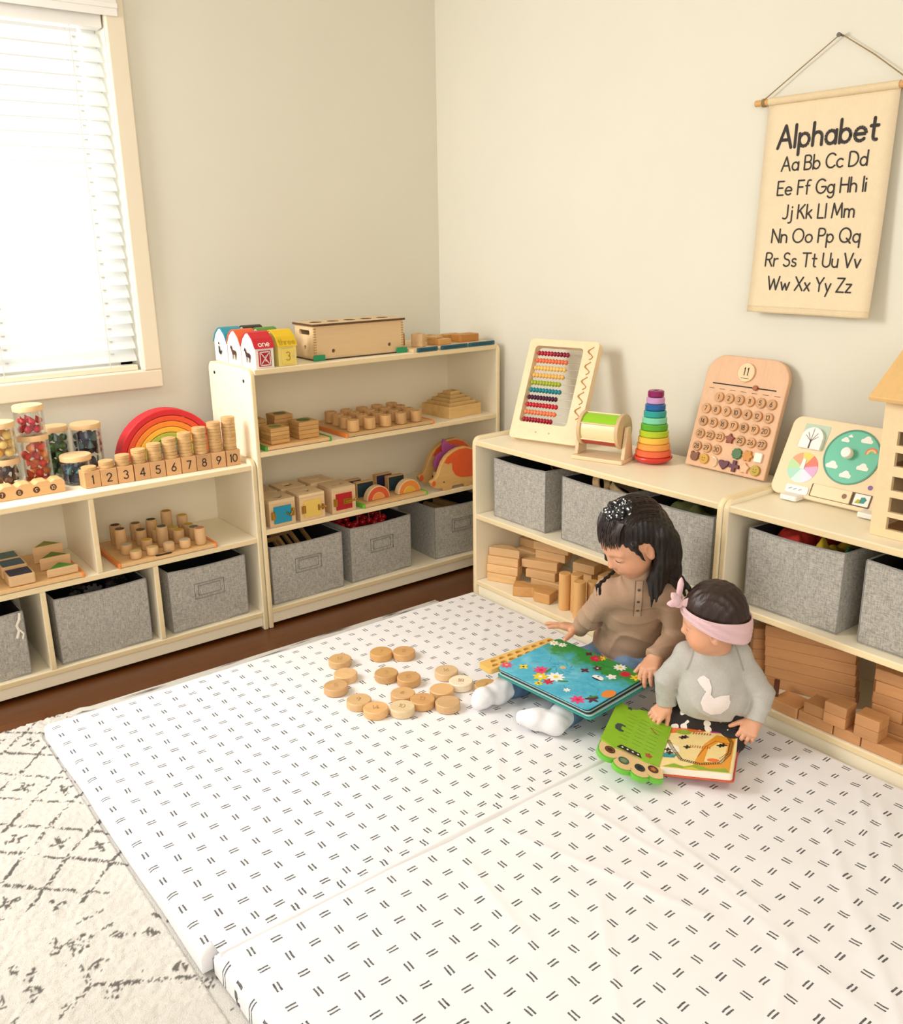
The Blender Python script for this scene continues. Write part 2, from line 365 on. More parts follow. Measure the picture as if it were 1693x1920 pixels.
# ---------------------------------------------------------------- shelf units
def shelf(label, loc, rz, W, D, H, top, boards, uppers=(), lowers=(), kick=.05, t=.016, name='shelf_unit', back=True, bolts=False):
    s = thing(name, label, 'shelf', loc, (0, 0, rz))
    def poly():
        r = .028
        return [(0, 0), (D, 0)]+circ(D-r, H-r, r, 7, 0, 90)+circ(r, H-r, r, 7, 90, 180)
    b = MB(); b.prism(poly(), 0, t, frame((0, 0, 0), (0, 1, 0), (0, 0, 1)), side=1); sp = b.build('side_panel', [M_lam, M_edge], s, bevel=.004)
    s2 = sp.copy(); COL.objects.link(s2); s2.parent = s; s2.location = (W-t, 0, 0)
    def board(nm, z, th=.018, y0=.003):
        b = MB(); b.box((t, y0, z-th), (W-t, D-.012, z))
        o = b.build(nm, [M_lam, M_edge], s, bevel=.003)
        for p in o.data.polygons:
            if p.normal.y < -.9: p.material_index = 1
        return o
    board('top_board', top)
    for z in boards: board('shelf_board', z)
    b = MB(); b.box((t, .012, .012), (W-t, .026, boards[-1]-.018)); b.build('kick_board', M_lam, s, bevel=.002)
    if back:
        b = MB(); b.box((t, D-.012, .012), (W-t, D-.005, H-.03)); b.build('back_panel', M_lam, s)
    for x, za, zb in list(uppers)+list(lowers):
        b = MB(); b.box((x-t/2, .004, za), (x+t/2, D-.012, zb)); o = b.build('divider', [M_lam, M_edge], s, bevel=.003)
        for p in o.data.polygons:
            if p.normal.y < -.9: p.material_index = 1
    if bolts:
        for y, z in ((.05, H-.04), (D-.05, H-.035)):
            b = MB(); b.cyl((-.0015, y, z), (.002, y, z), .0055, n=12); b.build('bolt_head', M_black, s)
    return s
TS = shelf('tall cream four-level shelf unit standing in the corner, toy barns on top', (-1.047, -.4045, 0), 0, 1.023, .32, .873, .871, (.608, .346, .068), bolts=True)
LS = shelf('low cream shelf unit with cubbies under the window', (-2.09, -.4045, 0), 0, 1.04, .32, .587, .572, (.327, .066),
      ((.522, .327, .554),), ((.357, .066, .309), (.685, .066, .309)))
RS = shelf('low cream two-level shelf behind the older child, holding three fabric bins', (-.374, -.664, 0), R(-90), 1.0145, .36, .61, .597, (.336, .09))
RT = shelf('low cream two-level shelf at the right edge, planks stacked below', (-.374, -1.6815, 0), R(-90), 1.02, .36, .61, .597, (.336, .09))
# ---------------------------------------------------------------- rug
def grid_mesh(name, xs, ys, Z, mats, skirt=None):
    nx, ny = len(xs), len(ys)
    Xg, Yg = np.meshgrid(xs, ys, indexing='ij')
    co = np.stack([Xg, Yg, Z], -1).reshape(-1, 3)
    i, j = np.meshgrid(np.arange(nx-1), np.arange(ny-1), indexing='ij'); a = (i*ny+j).ravel()
    F = np.stack([a, a+ny, a+ny+1, a+1], -1)
    me = bpy.data.meshes.new(name); me.vertices.add(len(co)); me.vertices.foreach_set('co', co.astype('f').ravel())
    me.loops.add(F.size); me.loops.foreach_set('vertex_index', F.ravel().astype('i')); me.polygons.add(len(F)); me.polygons.foreach_set('loop_start', np.arange(0, F.size, 4, dtype='i'))
    me.update(calc_edges=True); me.validate(); me.shade_smooth()
    for q in mats: me.materials.append(q)
    o = bpy.data.objects.new(name, me); COL.objects.link(o); return o, co
def vnoise(x, y, seed=0):
    """smooth value noise, any shape"""
    rs = np.random.RandomState(seed); T = rs.rand(256, 256)
    xi = np.floor(x).astype(int); yi = np.floor(y).astype(int); fx = x-xi; fy = y-yi; fx = fx*fx*(3-2*fx); fy = fy*fy*(3-2*fy)
    g = lambda a, c: T[a % 256, c % 256]
    return (g(xi, yi)*(1-fx)+g(xi+1, yi)*fx)*(1-fy)+(g(xi, yi+1)*(1-fx)+g(xi+1, yi+1)*fx)*fy
xs = np.concatenate([np.arange(-3.0, -2.4, .03), np.arange(-2.4, -1.74, .0036), np.arange(-1.72, -.43, .05)]); ys = np.concatenate([np.arange(-2.62, -2.12, .03), np.arange(-2.1, -.562, .0036)])
Xg, Yg = np.meshgrid(xs, ys, indexing='ij')
Zr = .006+.004*vnoise(Xg*55, Yg*55, 1)+.005*vnoise(Xg*170, Yg*170, 2)+.003*vnoise(Xg*12, Yg*12, 3)
ed = np.minimum(Yg.max()-Yg, Yg-Yg.min())
Zr = np.where((Xg > -1.845) & (Yg < -.662), .005, Zr); Zr = np.where(Xg > -1.72, .005, Zr); Zr = np.where(ed < .012, np.minimum(Zr, .0045), Zr); Zr = np.where(ed < .002, .0005, Zr)
rug, co = grid_mesh('rug', xs, ys, Zr, [])
wx = Xg+.008*(vnoise(Xg*14, Yg*14, 5)-.5)+.004*(vnoise(Xg*60, Yg*60, 6)-.5); wy = Yg+.008*(vnoise(Xg*14, Yg*14, 7)-.5)+.004*(vnoise(Xg*60, Yg*60, 8)-.5)
su = (wx+wy+2.89)/.131; dv = (wx-wy+.984)/.136
lw_ = np.minimum(np.abs(su-np.round(su)), np.abs(dv-np.round(dv))); ci = np.floor(su); cj = np.floor(dv); cu = su-ci-.5; cv = dv-cj-.5
brk = .35*vnoise(Xg*70, Yg*70, 9)+.65*vnoise(Xg*210, Yg*210, 19); brk2 = vnoise(Xg*230, Yg*230, 10)
ink = (lw_ < .045) & (brk > .44)
mot = ((ci+0*cj) % 2 == 0) & ((np.abs(cu)+np.abs(cv)) < .36) & (((np.abs(np.abs(cu)-np.abs(cv)) < .07) | (np.maximum(np.abs(cu), np.abs(cv)) < .09))) & (brk2 > .33)
lim = (Xg+2.0)*.15+Yg > -1.37+.03*np.round(np.abs(dv % 2-1))
pat = (ink | mot) & lim
# zigzag of tufted diamonds below the lattice
du = np.abs(((Xg*1.0+2.0)/.26) % 2-1)*.17; zz = Yg+1.63-du+.085*0
along = ((Xg+2.0)/.052) % 1-.5
blob = (np.abs(along)*.052+np.abs(zz) < .0155) & (brk2 > .42)
big = np.zeros_like(Xg, bool)
for (bx, by, s_) in ((-1.975, -1.56, .02), (-2.09, -1.555, .024), (-1.973, -1.64, .022), (-1.86, -1.66, .018), (-2.03, -1.72, .02)):
    big = big | ((np.abs(Xg-bx)+np.abs(Yg-by) < s_) & (brk2 > .5))
line2 = (np.abs(zz+.14) < .006) & (brk > .5)
fleck = (vnoise(Xg*40, Yg*40, 12) > .83) & (brk2 > .6)
pat = pat | ((blob | big*0 | line2 | fleck) & (~lim) & (Yg < -1.42)) | (big & ~lim & (brk2 > .42) & (np.abs(Xg+1.97) < .13))
bl_ = pat.astype('f').ravel()
tone = .93+.1*vnoise(Xg*9, Yg*9, 13).ravel()
c0 = np.array(lin('#dedad2')[:3]); c1 = np.array(lin('#6d6863')[:3])
cc = (c0[None]*(1-bl_[:, None])+c1[None]*bl_[:, None])*tone[:, None]
at = rug.data.color_attributes.new('pile', 'FLOAT_COLOR', 'POINT'); at.data.foreach_set('color', np.concatenate([cc, np.ones((len(cc), 1))], 1).astype('f').ravel())
t = NT('rug_pile'); a_ = t.n('ShaderNodeVertexColor'); a_.layer_name = 'pile'; t.base(a_.outputs[0]); t.b.inputs['Roughness'].default_value = 1; t.bump(t.noise(t.coord(), 420, 3), .8, .004)
rug.data.materials.append(t.m)
props(rug, 'cream shaggy rug with a grey diamond pattern lying left of the play mat', 'rug')
# ---------------------------------------------------------------- folding play mat
def m_mat():
    t = NT('dash_print_cotton'); t.b.inputs['Roughness'].default_value = .85
    v = t.coord(); sep = t.n('ShaderNodeSeparateXYZ'); t.l(v, sep.inputs[0]); s = .05
    wob = t.noise(v, 60, 2)
    def cell(o): p = t.math('ADD', t.math('DIVIDE', o, s), t.math('MULTIPLY_ADD', wob, .08, -.04)); i = t.math('ROUND', p); return i, t.math('SUBTRACT', p, i)
    i, fx = cell(sep.outputs[0]); j, fy = cell(sep.outputs[1])
    par = t.math('MODULO', t.math('ABSOLUTE', t.math('ADD', i, j)), 2.0); par = t.math('GREATER_THAN', par, .5)
    def pair(a, c):
        return t.math('MULTIPLY', t.math('LESS_THAN', t.math('ABSOLUTE', a), .2), t.math('LESS_THAN', t.math('ABSOLUTE', t.math('SUBTRACT', t.math('ABSOLUTE', c), .075)), .034))
    e = pair(fx, fy); o = pair(fy, fx)
    f = t.math('ADD', t.math('MULTIPLY', e, t.math('SUBTRACT', 1.0, par)), t.math('MULTIPLY', o, par))
    f = t.math('MULTIPLY', f, t.math('MULTIPLY_ADD', t.noise(v, 300, 2), .5, .62))
    t.base(t.mix(f, lin('#efedee'), lin('#1d1b1b'))); t.bump(t.noise(v, 500, 2), .12, .001); return t.m
MM = m_mat()
mat = thing('play_mat', 'white folding play mat printed with black double dashes, covering the floor', 'mat', (-1.1, -1.6, .0115))
def pad(x0, x1, y0, y1, org, creases, seed, puff=.05):
    n = .0065; r = .022; Ht = .0435
    def axis(a, b):
        core = np.arange(a+r, b-r, n); k = np.linspace(0, math.pi/2, 6)[:-1]
        return np.concatenate([[a, a], a+r-r*np.cos(k), core, b-r+r*np.sin(k+math.pi/10*0), [b, b]])
    xs = np.unique(axis(x0, x1)); ys = np.unique(axis(y0, y1))
    Xg, Yg = np.meshgrid(xs, ys, indexing='ij')
    d = np.minimum(np.minimum(Xg-x0, x1-Xg), np.minimum(Yg-y0, y1-Yg)).clip(0, r)
    Z = Ht-r+np.sqrt(np.maximum(r*r-(r-d)**2, 0))
    for (ax, ay, bx, by, wd, am) in creases:
        L = math.hypot(bx-ax, by-ay); tx, ty = (bx-ax)/L, (by-ay)/L
        wv = .012*(vnoise(Xg*7, Yg*7, seed+3)-.5)
        al = (Xg-ax)*tx+(Yg-ay)*ty; pe = -(Xg-ax)*ty+(Yg-ay)*tx+wv
        fade = np.clip(np.minimum(al, L-al)/.08, 0, 1)
        Z += .55*am*np.exp(-(pe/(wd*1.45))**2)*fade
    Z += .004*(vnoise(Xg*4, Yg*4, seed)-.5)+.0022*(vnoise(Xg*11+Yg*5, Yg*11, seed+1)-.5)+.0009*(vnoise(Xg*34, Yg*26, seed+2)-.5)
    Z = np.where((Xg <= x0) | (Xg >= x1) | (Yg <= y0) | (Yg >= y1), 0.0005, Z)
    # let the edge bulge a little out and in
    o, co = grid_mesh('mat_pad', xs, ys, Z, [MM])
    ex = .006*(vnoise(co[:, 1]*6, co[:, 0]*0+seed, 21)-.5)
    co2 = co.copy(); co2[:, 0] += ex*(np.abs(co[:, 0]-(x0+x1)/2)/((x1-x0)/2))**8
    co2[:, :2] -= np.array(org[:2]); o.data.vertices.foreach_set('co', co2.astype('f').ravel()); o.data.update()
    o.parent = mat; o.location = Vector(org)-Vector((-1.1, -1.6, 0)); return o
cr1 = [(-1.5, -.70, -1.3, -.95, .008, .003), (-1.62, -.8, -1.5, -1.0, .006, .0025), (-.9, -1.28, -.45, -.85, .01, .002), (-1.0, -1.62, -.75, -1.3, .012, .003), (-1.1, -1.66, -.95, -1.45, .008, .003), (-1.7, -1.3, -1.3, -1.2, .01, .002), (-.7, -.75, -.5, -.9, .007, .002)]
cr2 = [(-1.2, -1.74, -1.05, -2.25, .008, .004), (-1.02, -1.76, -.98, -2.1, .007, .004), (-.9, -1.75, -.98, -2.3, .008, .0045), (-1.3, -1.75, -1.38, -2.1, .009, .004), (-.95, -1.95, -1.05, -2.55, .012, .004), (-.75, -2.4, -.45, -2.2, .01, .005), (-.78, -2.36, -.42, -2.14, .007, .004), (-1.0, -2.5, -.6, -2.15, .009, .0045), (-1.1, -2.6, -.8, -2.35, .008, .005), (-.6, -1.86, -.85, -2.0, .006, .003), (-.9, -2.0, -.55, -1.95, .007, .003), (-.9, -2.55, -.6, -2.5, .008, .005), (-1.25, -2.45, -.95, -2.3, .007, .004), (-1.4, -2.3, -1.15, -2.0, .008, .003), (-1.6, -1.9, -1.35, -2.15, .01, .003)]
pad(-1.836, -.381, -1.7, -.676, (-1.767+.05*24, -.721-.05*19, 0), cr1, 30)
pad(-1.818, -.381, -2.72, -1.706, (-.564, -2.102, 0), cr2, 60)
xs = np.arange(-1.81, -.39, .008); ys = np.linspace(-1.727, -1.681, 13); Xg, Yg = np.meshgrid(xs, ys, indexing='ij')
q_ = (Yg+1.704)/.023
Zs = .0408+.0068*np.sqrt(np.clip((1-q_**2)*3.2, 0, 1))+.0014*(vnoise(Xg*22, Yg*9, 91)-.5)+.0008*np.sin(q_*9+Xg*30)
o, co = grid_mesh('fold_strip', xs, ys, Zs, [MM]); o.data.vertices.foreach_set('co', (co-np.array([-1.1, -1.704, 0])).astype('f').ravel()); o.data.update(); o.parent = mat; o.location = (0, -.104, 0)
# ================================================================ things on the low shelf under the window
ORD = ['first', 'second', 'third', 'fourth', 'fifth', 'sixth', 'seventh', 'eighth', 'ninth', 'tenth']
W_ = ['zero', 'one', 'two', 'three', 'four', 'five', 'six', 'seven', 'eight', 'nine', 'ten']
def solo(mb, name, mats, label, cat, loc=(0, 0, 0), rot=(0, 0, 0), group=None, **k):
    o = mb.build(name, mats, None, loc, rot, **k); return props(o, label, cat, group)
UF = lambda o: frame(o, (1, 0, 0), (0, 0, 1))        # upright plane facing -y
LF = lambda o: frame(o, (0, -1, 0), (0, 0, 1))       # upright plane facing -x
FL = lambda o: frame(o, (1, 0, 0), (0, 1, 0))        # flat plane facing up
ZL = .5724
M_disc = wood('#c9a069', .6, .3, 2, 30, .25)
b = MB(); b.lathe([(0, 0), (.0205, 0), (.0215, .001), (.0215, .0092), (.0205, .0102), (0, .0102)], n=28)
disc0 = b.build('counting_disc', M_disc, smooth=40); first = True
a0, a1 = Vector((-1.540, -.326, 0)), Vector((-1.108, -.345, 0))
for i in range(10):
    p = a0.lerp(a1, i/9); s = .0462; rz = R(-2.5+(6 if i == 0 else random.uniform(-2, 2)))
    if i == 0: p.x -= .002
    t_ = thing('number_block', 'wooden cube printed with the number %s carrying a stack of %s' % (W_[i+1], 'one disc' if i == 0 else W_[i+1]+' discs'), 'block', (p.x, p.y, ZL), (0, 0, rz), 'numbered wooden cubes')
    b = MB(); b.box((-s/2, -s/2, 0), (s/2, s/2, .05)); b.build('cube', wood('#cf9f6d', .5, .1), t_, bevel=.0015)
    b = MB(); text(b, str(i+1), 0, .0125, .024, .0034, UF((0, -s/2-.0002, 0)), gap=.24); b.build('printed_number', M_ink, t_)
    for k in range(i+1):
        o = disc0 if first else disc0.copy()
        if not first: COL.objects.link(o)
        first = False
        o.location = (p.x+random.uniform(-.0006, .0006), p.y+random.uniform(-.0006, .0006), ZL+.0502+.01035*k); o.rotation_euler = (0, 0, random.uniform(0, 6.28))
        props(o, 'natural wooden disc in the stack on the cube printed with number '+W_[i+1], 'disc', 'discs stacked on cube '+W_[i+1])
# counting board with scalloped top
t_ = thing('counting_board', 'wooden counting board with scalloped top and round burnt numbers at the left edge', 'board', (-1.615, -.335, ZL))
pts = [(0, 0), (0, .026)]+circ(-.012, .028, .012, 6, 0, 80)
for i in range(9):
    c = -.033-.0452*i
    pts += [(c+.008-.026*q/8, .0405-.007*(.5-.5*math.cos(2*math.pi*q/8))) for q in range(9)]
pts += [(-.45, .04), (-.45, 0)]
b = MB(); b.prism(pts, -.05, 0, UF((0, 0, 0))); b.build('board', wood('#d6a873', .5, .1), t_, bevel=.0012)
for i, n in enumerate(('10', '9', '8', '7', '6')):
    c = -.033-.0452*i
    b = MB(); b.ngon([UF((0, 0, 0)) @ Vector((x, y, .0006)) for x, y in circ(c, .0185, .0092, 24)]); q = b.build('burnt_number', [plain('#5a3520', .8)], t_)
    b = MB(); text(b, n, c, .0135, .0095, .0017, UF((0, 0, 0)), gap=.2, z=.0012); b.build('digit', M_pale, q)
# jars
def jar(loc, r, h, label, lidh=.017):
    t_ = thing('glass_jar', label, 'jar', loc, group='lidded glass jars of loose parts')
    b = MB(); w_ = .0022
    b.lathe([(0, 0), (r-.004, 0), (r, .005), (r, h-lidh-.004), (r-.002, h-lidh), (r-w_-.001, h-lidh), (r-w_, h-lidh-.005), (r-w_, .007), (r-.007, .0045), (0, .0045)], n=40)
    b.build('glass_body', glass(), t_, smooth=40)
    b = MB(); b.lathe([(0, h-lidh), (r-.003, h-lidh), (r+.0005, h-lidh+.001), (r+.001, h-.003), (r-.001, h-.0003), (0, h-.0003)], n=40)
    b.build('wooden_lid', wood('#dcb684', .5, .12), t_, smooth=40)
    return t_
def piece(kind, colr):
    b = MB()
    if kind == 'ball': b.ball((0, 0, 0), .0118, 3)
    elif kind == 'cone': b.lathe([(0, -.011), (.0105, -.011), (.011, -.009), (.0015, .013), (0, .0135)], n=18)
    elif kind == 'drop': b.lathe([(0, -.0105), (.006, -.0095), (.0105, -.003), (.009, .003), (.004, .009), (.0012, .014), (0, .0145)], n=18)
    else: b.box((-.0095, -.0095, -.0095), (.0095, .0095, .0095))
    return b.build({'ball': 'wooden_ball', 'cone': 'wooden_cone', 'drop': 'wooden_drop', 'cube': 'wooden_cube'}[kind], plain(colr, .4, .1), smooth=40 if kind != 'cube' else None, bevel=.0015 if kind == 'cube' else 0)
def fill(loc, r, h, kinds, where):
    n = 0; protos = [(k, piece(k, c), l) for k, c, l in kinds]; used = set()
    rr = r-.0022-.0135
    z = loc[2]+.0045+.0125; lay = 0
    while z < loc[2]+h-.017-.012:
        nr = 6 if rr > .024 else 4
        spots = [(0, 0)]+[(rr*math.cos(6.283*(i+.5*(lay % 2))/nr), rr*math.sin(6.283*(i+.5*(lay % 2))/nr)) for i in range(nr)]
        for x, y in spots:
            if lay > 0 and random.random() < .1: continue
            ki, pr_, l = random.choice(protos)
            o = pr_ if id(pr_) not in used else pr_.copy()
            if id(pr_) in used: COL.objects.link(o)
            used.add(id(pr_))
            o.location = (loc[0]+x, loc[1]+y, z+random.uniform(-.0004, .0004)); o.rotation_euler = (random.uniform(-.5, .5), random.uniform(-.5, .5), random.uniform(0, 6))
            props(o, l+' '+where, pr_.name.split('.')[0].split('_')[1], l+' '+where.split(',')[0]); n += 1
        z += .0248; lay += 1
    for k, pr_, l in protos:
        if id(pr_) not in used: bpy.data.objects.remove(pr_)
JA, JB, JC, JD, JE = (-1.655, -.2), (-1.747, -.235), (-1.572, -.125), (-1.487, -.148), (-1.556, -.254)
jar((*JA, ZL), .044, .152, 'tall glass jar of red and orange pieces under the jar of red drops'); fill((*JA, ZL), .044, .152, (('cone', '#d8562c', 'orange wooden cone'), ('ball', '#e0392b', 'red wooden ball'), ('drop', '#c4222a', 'crimson wooden drop'), ('ball', '#ee8a3c', 'light orange wooden ball')), 'in the tall jar below the red drops')
jar((*JA, ZL+.1522), .041, .087, 'short glass jar of red drops on top of the jar of orange pieces'); fill((*JA, ZL+.1522), .041, .073, (('drop', '#b3122a', 'dark red wooden drop'), ('drop', '#c92a3c', 'bright red wooden drop')), 'in the topmost short jar')
jar((*JB, ZL), .043, .102, 'glass jar of brown pieces under the jar of yellow balls'); fill((*JB, ZL), .043, .1, (('ball', '#6b3a1e', 'brown wooden ball'), ('cone', '#4a2616', 'dark brown wooden cone'), ('cube', '#8d5a2a', 'tan wooden cube')), 'in the jar below the yellow balls')
jar((*JB, ZL+.1022), .043, .104, 'glass jar of yellow balls at the left edge of the shelf'); fill((*JB, ZL+.1022), .043, .105, (('ball', '#e2a83a', 'yellow wooden ball'), ('ball', '#edc873', 'pale yellow wooden ball')), 'in the jar at the left edge')
jar((*JC, ZL), .037, .155, 'tall glass jar of green pieces behind the red and orange jars'); fill((*JC, ZL), .037, .15, (('ball', '#3f6b2c', 'green wooden ball'), ('cube', '#27431f', 'dark green wooden cube')), 'in the tall jar at the back')
jar((*JD, ZL), .044, .156, 'tall glass jar of navy pieces beside the jar of green pieces'); fill((*JD, ZL), .044, .156, (('cube', '#1f2747', 'navy wooden cube'), ('cone', '#4f6f78', 'slate blue wooden cone'), ('ball', '#1b2036', 'black blue wooden ball')), 'in the tall jar next to green')
jar((*JE, ZL), .044, .086, 'short glass jar of blue pieces in front of the navy jar'); fill((*JE, ZL), .044, .086, (('ball', '#27678f', 'blue wooden ball'), ('cube', '#17324d', 'deep blue wooden cube'), ('cone', '#3e7a86', 'teal wooden cone')), 'in the short jar beside cube one')
# rainbow stacker
RB = (('#cf1f2b', 'red', 'outermost'), ('#e2512a', 'orange red', 'second'), ('#ee8a2e', 'orange', 'third'), ('#f0b53c', 'yellow', 'fourth'), ('#a9b545', 'lime', 'fifth'), ('#4d8b3c', 'green', 'sixth'), ('#3f7f86', 'teal', 'innermost'))
r = .1655
for i, (h, nm, pos) in enumerate(RB):
    th = .0195 if i == 0 else .0172
    b = MB(); b.prism(circ(0, 0, r, 41, 0, 180)+circ(0, 0, r-th, 41, 180, 0), -.028, .028, UF((0, 0, 0)))
    solo(b, 'rainbow_arch', plain(h, .55, .08, 30), '%s wooden arch, %s of the nested rainbow behind the number cubes' % (nm, pos), 'arch', (-1.232, -.125, ZL), group='nested rainbow arches', bevel=.003, smooth=35)
    r -= th+.0012
# ---- trays with pegs
def tray(label, x0, y0, x1, y1, z, rim, rims=('l', 'r'), hgt=.014, name='wooden_tray', board='#dcb27a', inset=.0):
    t_ = thing(name, label, 'tray', ((x0+x1)/2, (y0+y1)/2, z)); hx, hy = (x1-x0)/2, (y1-y0)/2
    b = MB(); b.box((-hx+.008, -hy, .002), (hx-.008, hy, hgt-.001)); b.build('board', wood(board, .5, .1), t_, bevel=.001)
    for sx in ((-1,) if 'l' in rims else ())+((1,) if 'r' in rims else ()):
        b = MB(); xa, xb = sorted((sx*hx, sx*(hx-.009)))
        b.prism(rrect(xa, -hy-.002, xb, hy+.002, .004, 4), 0, hgt+.001); b.build('coloured_rim', plain(rim, .5, .06), t_, bevel=.0012)
    return t_
def peg(r, h, cap, nm='wooden_cylinder', hole=False, capname='painted_top'):
    t_ = thing(nm, None, 'cylinder')
    b = MB(); b.lathe([(0, 0), (r-.0008, 0), (r, .001), (r, h-.0012), (r-.0012, h), (0, h)], n=26); b.build('body', wood('#d9b07c', .5, .14, 2), t_, smooth=40)
    if cap:
        b = MB(); b.lathe([(0, h+.0007), (r*.78, h+.0007), (r*.78, h-.001), (0, h-.001)], n=22); b.build(capname, plain(cap, .7, .1), t_, smooth=40)
    return t_
ZM = .3274
tray('orange-edged wooden tray of cylinders in the low shelf cubby', -1.515, -.402, -1.203, -.150, ZM, '#e8883f')
b = MB(); b.box((-1.40, -.4026, ZM+.0142), (-1.35, -.392, ZM+.0146)); o = b.build('finger_slot', M_black)
o.parent = bpy.data.objects['wooden_tray']; o.matrix_parent_inverse = Matrix.Translation(-o.parent.location)
HT = [[.02, .021, .022, .022, .046], [.026, .027, .056, .036, .036], [.056, .042, .034, .03, .03], [.054, .048, .05, .066, .045]]
CP = [['#cdb577', '#d3b680', '#d9b89c', '#bdb7a0', '#bb7a5c'], ['#b9b09a', '#d8a73e', '#4f5648', '#c9a63c', '#64705a'], ['#5e4a36', '#5b3d28', '#b99a2f', '#c6b04e', '#b79a36'], ['#4b2c1f', '#77603a', '#4a4632', '#b0863a', '#c9a63c']]
RN = ['front', 'second', 'third', 'back']
for rr in range(4):
    for c in range(5):
        t_ = peg(.0176, HT[rr][c]*1.14, CP[rr][c]); t_.location = (-1.452+.0515*c+.004*rr-.012*(rr > 0)*(c == 0), -.374+.058*rr, ZM+.0145)
        props(t_, '%s wooden cylinder from the left in the %s row of the orange-edged cubby tray' % (ORD[c], RN[rr]), group='cylinders on the orange-edged tray')
tray('orange-edged wooden tray of triangle and square blocks at the left edge', -2.03, -.402, -1.612, -.125, ZM, '#ec8a3a')
def capblock(kind, r, h, cap):
    nm = {'tri': 'triangle_block', 'sq': 'square_block'}[kind]; t_ = thing(nm, None, 'block')
    o = rrect(-r, -r, r, r, .006) if kind == 'sq' else [(-r*1.05, -r*.6), (r*1.05, -r*.6), (r*.1, r*.75)]
    i_ = rrect(-r*.86, -r*.86, r*.86, r*.86, .004) if kind == 'sq' else [(-r*.86, -r*.5), (r*.86, -r*.5), (r*.09, r*.6)]
    b = MB(); b.prism(o, 0, h); b.build('body', wood('#ddb583', .5, .12), t_, bevel=.002)
    b = MB(); b.prism(i_, h-.001, h+.0006); b.build('painted_top', plain(cap, .6, .12), t_); return t_
for k, (y, h, cap, ps) in enumerate(((-.362, .024, '#4d8f2f', 'front'), (-.287, .036, '#5f7a2a', 'middle'), (-.212, .05, '#8c8f3a', 'back'))):
    t_ = capblock('tri', .0415, h, cap); t_.location = (-1.668+.001*k, y, ZM+.0145); props(t_, 'green-topped triangle block, the %s of three on the left tray' % ps, group='triangle blocks')
for k, (y, h, cap, ps) in enumerate(((-.360, .03, '#2a2c44', 'navy', ), (-.278, .034, '#3d5f70', 'slate'), (-.2, .034, '#4f6e70', 'grey blue'))):
    t_ = capblock('sq', .035, h, cap); t_.location = (-1.778, y, ZM+.0145); props(t_, '%s topped square block, %s of the three on the left tray' % (ps, ('front', 'middle', 'back')[k]), group='square blocks')
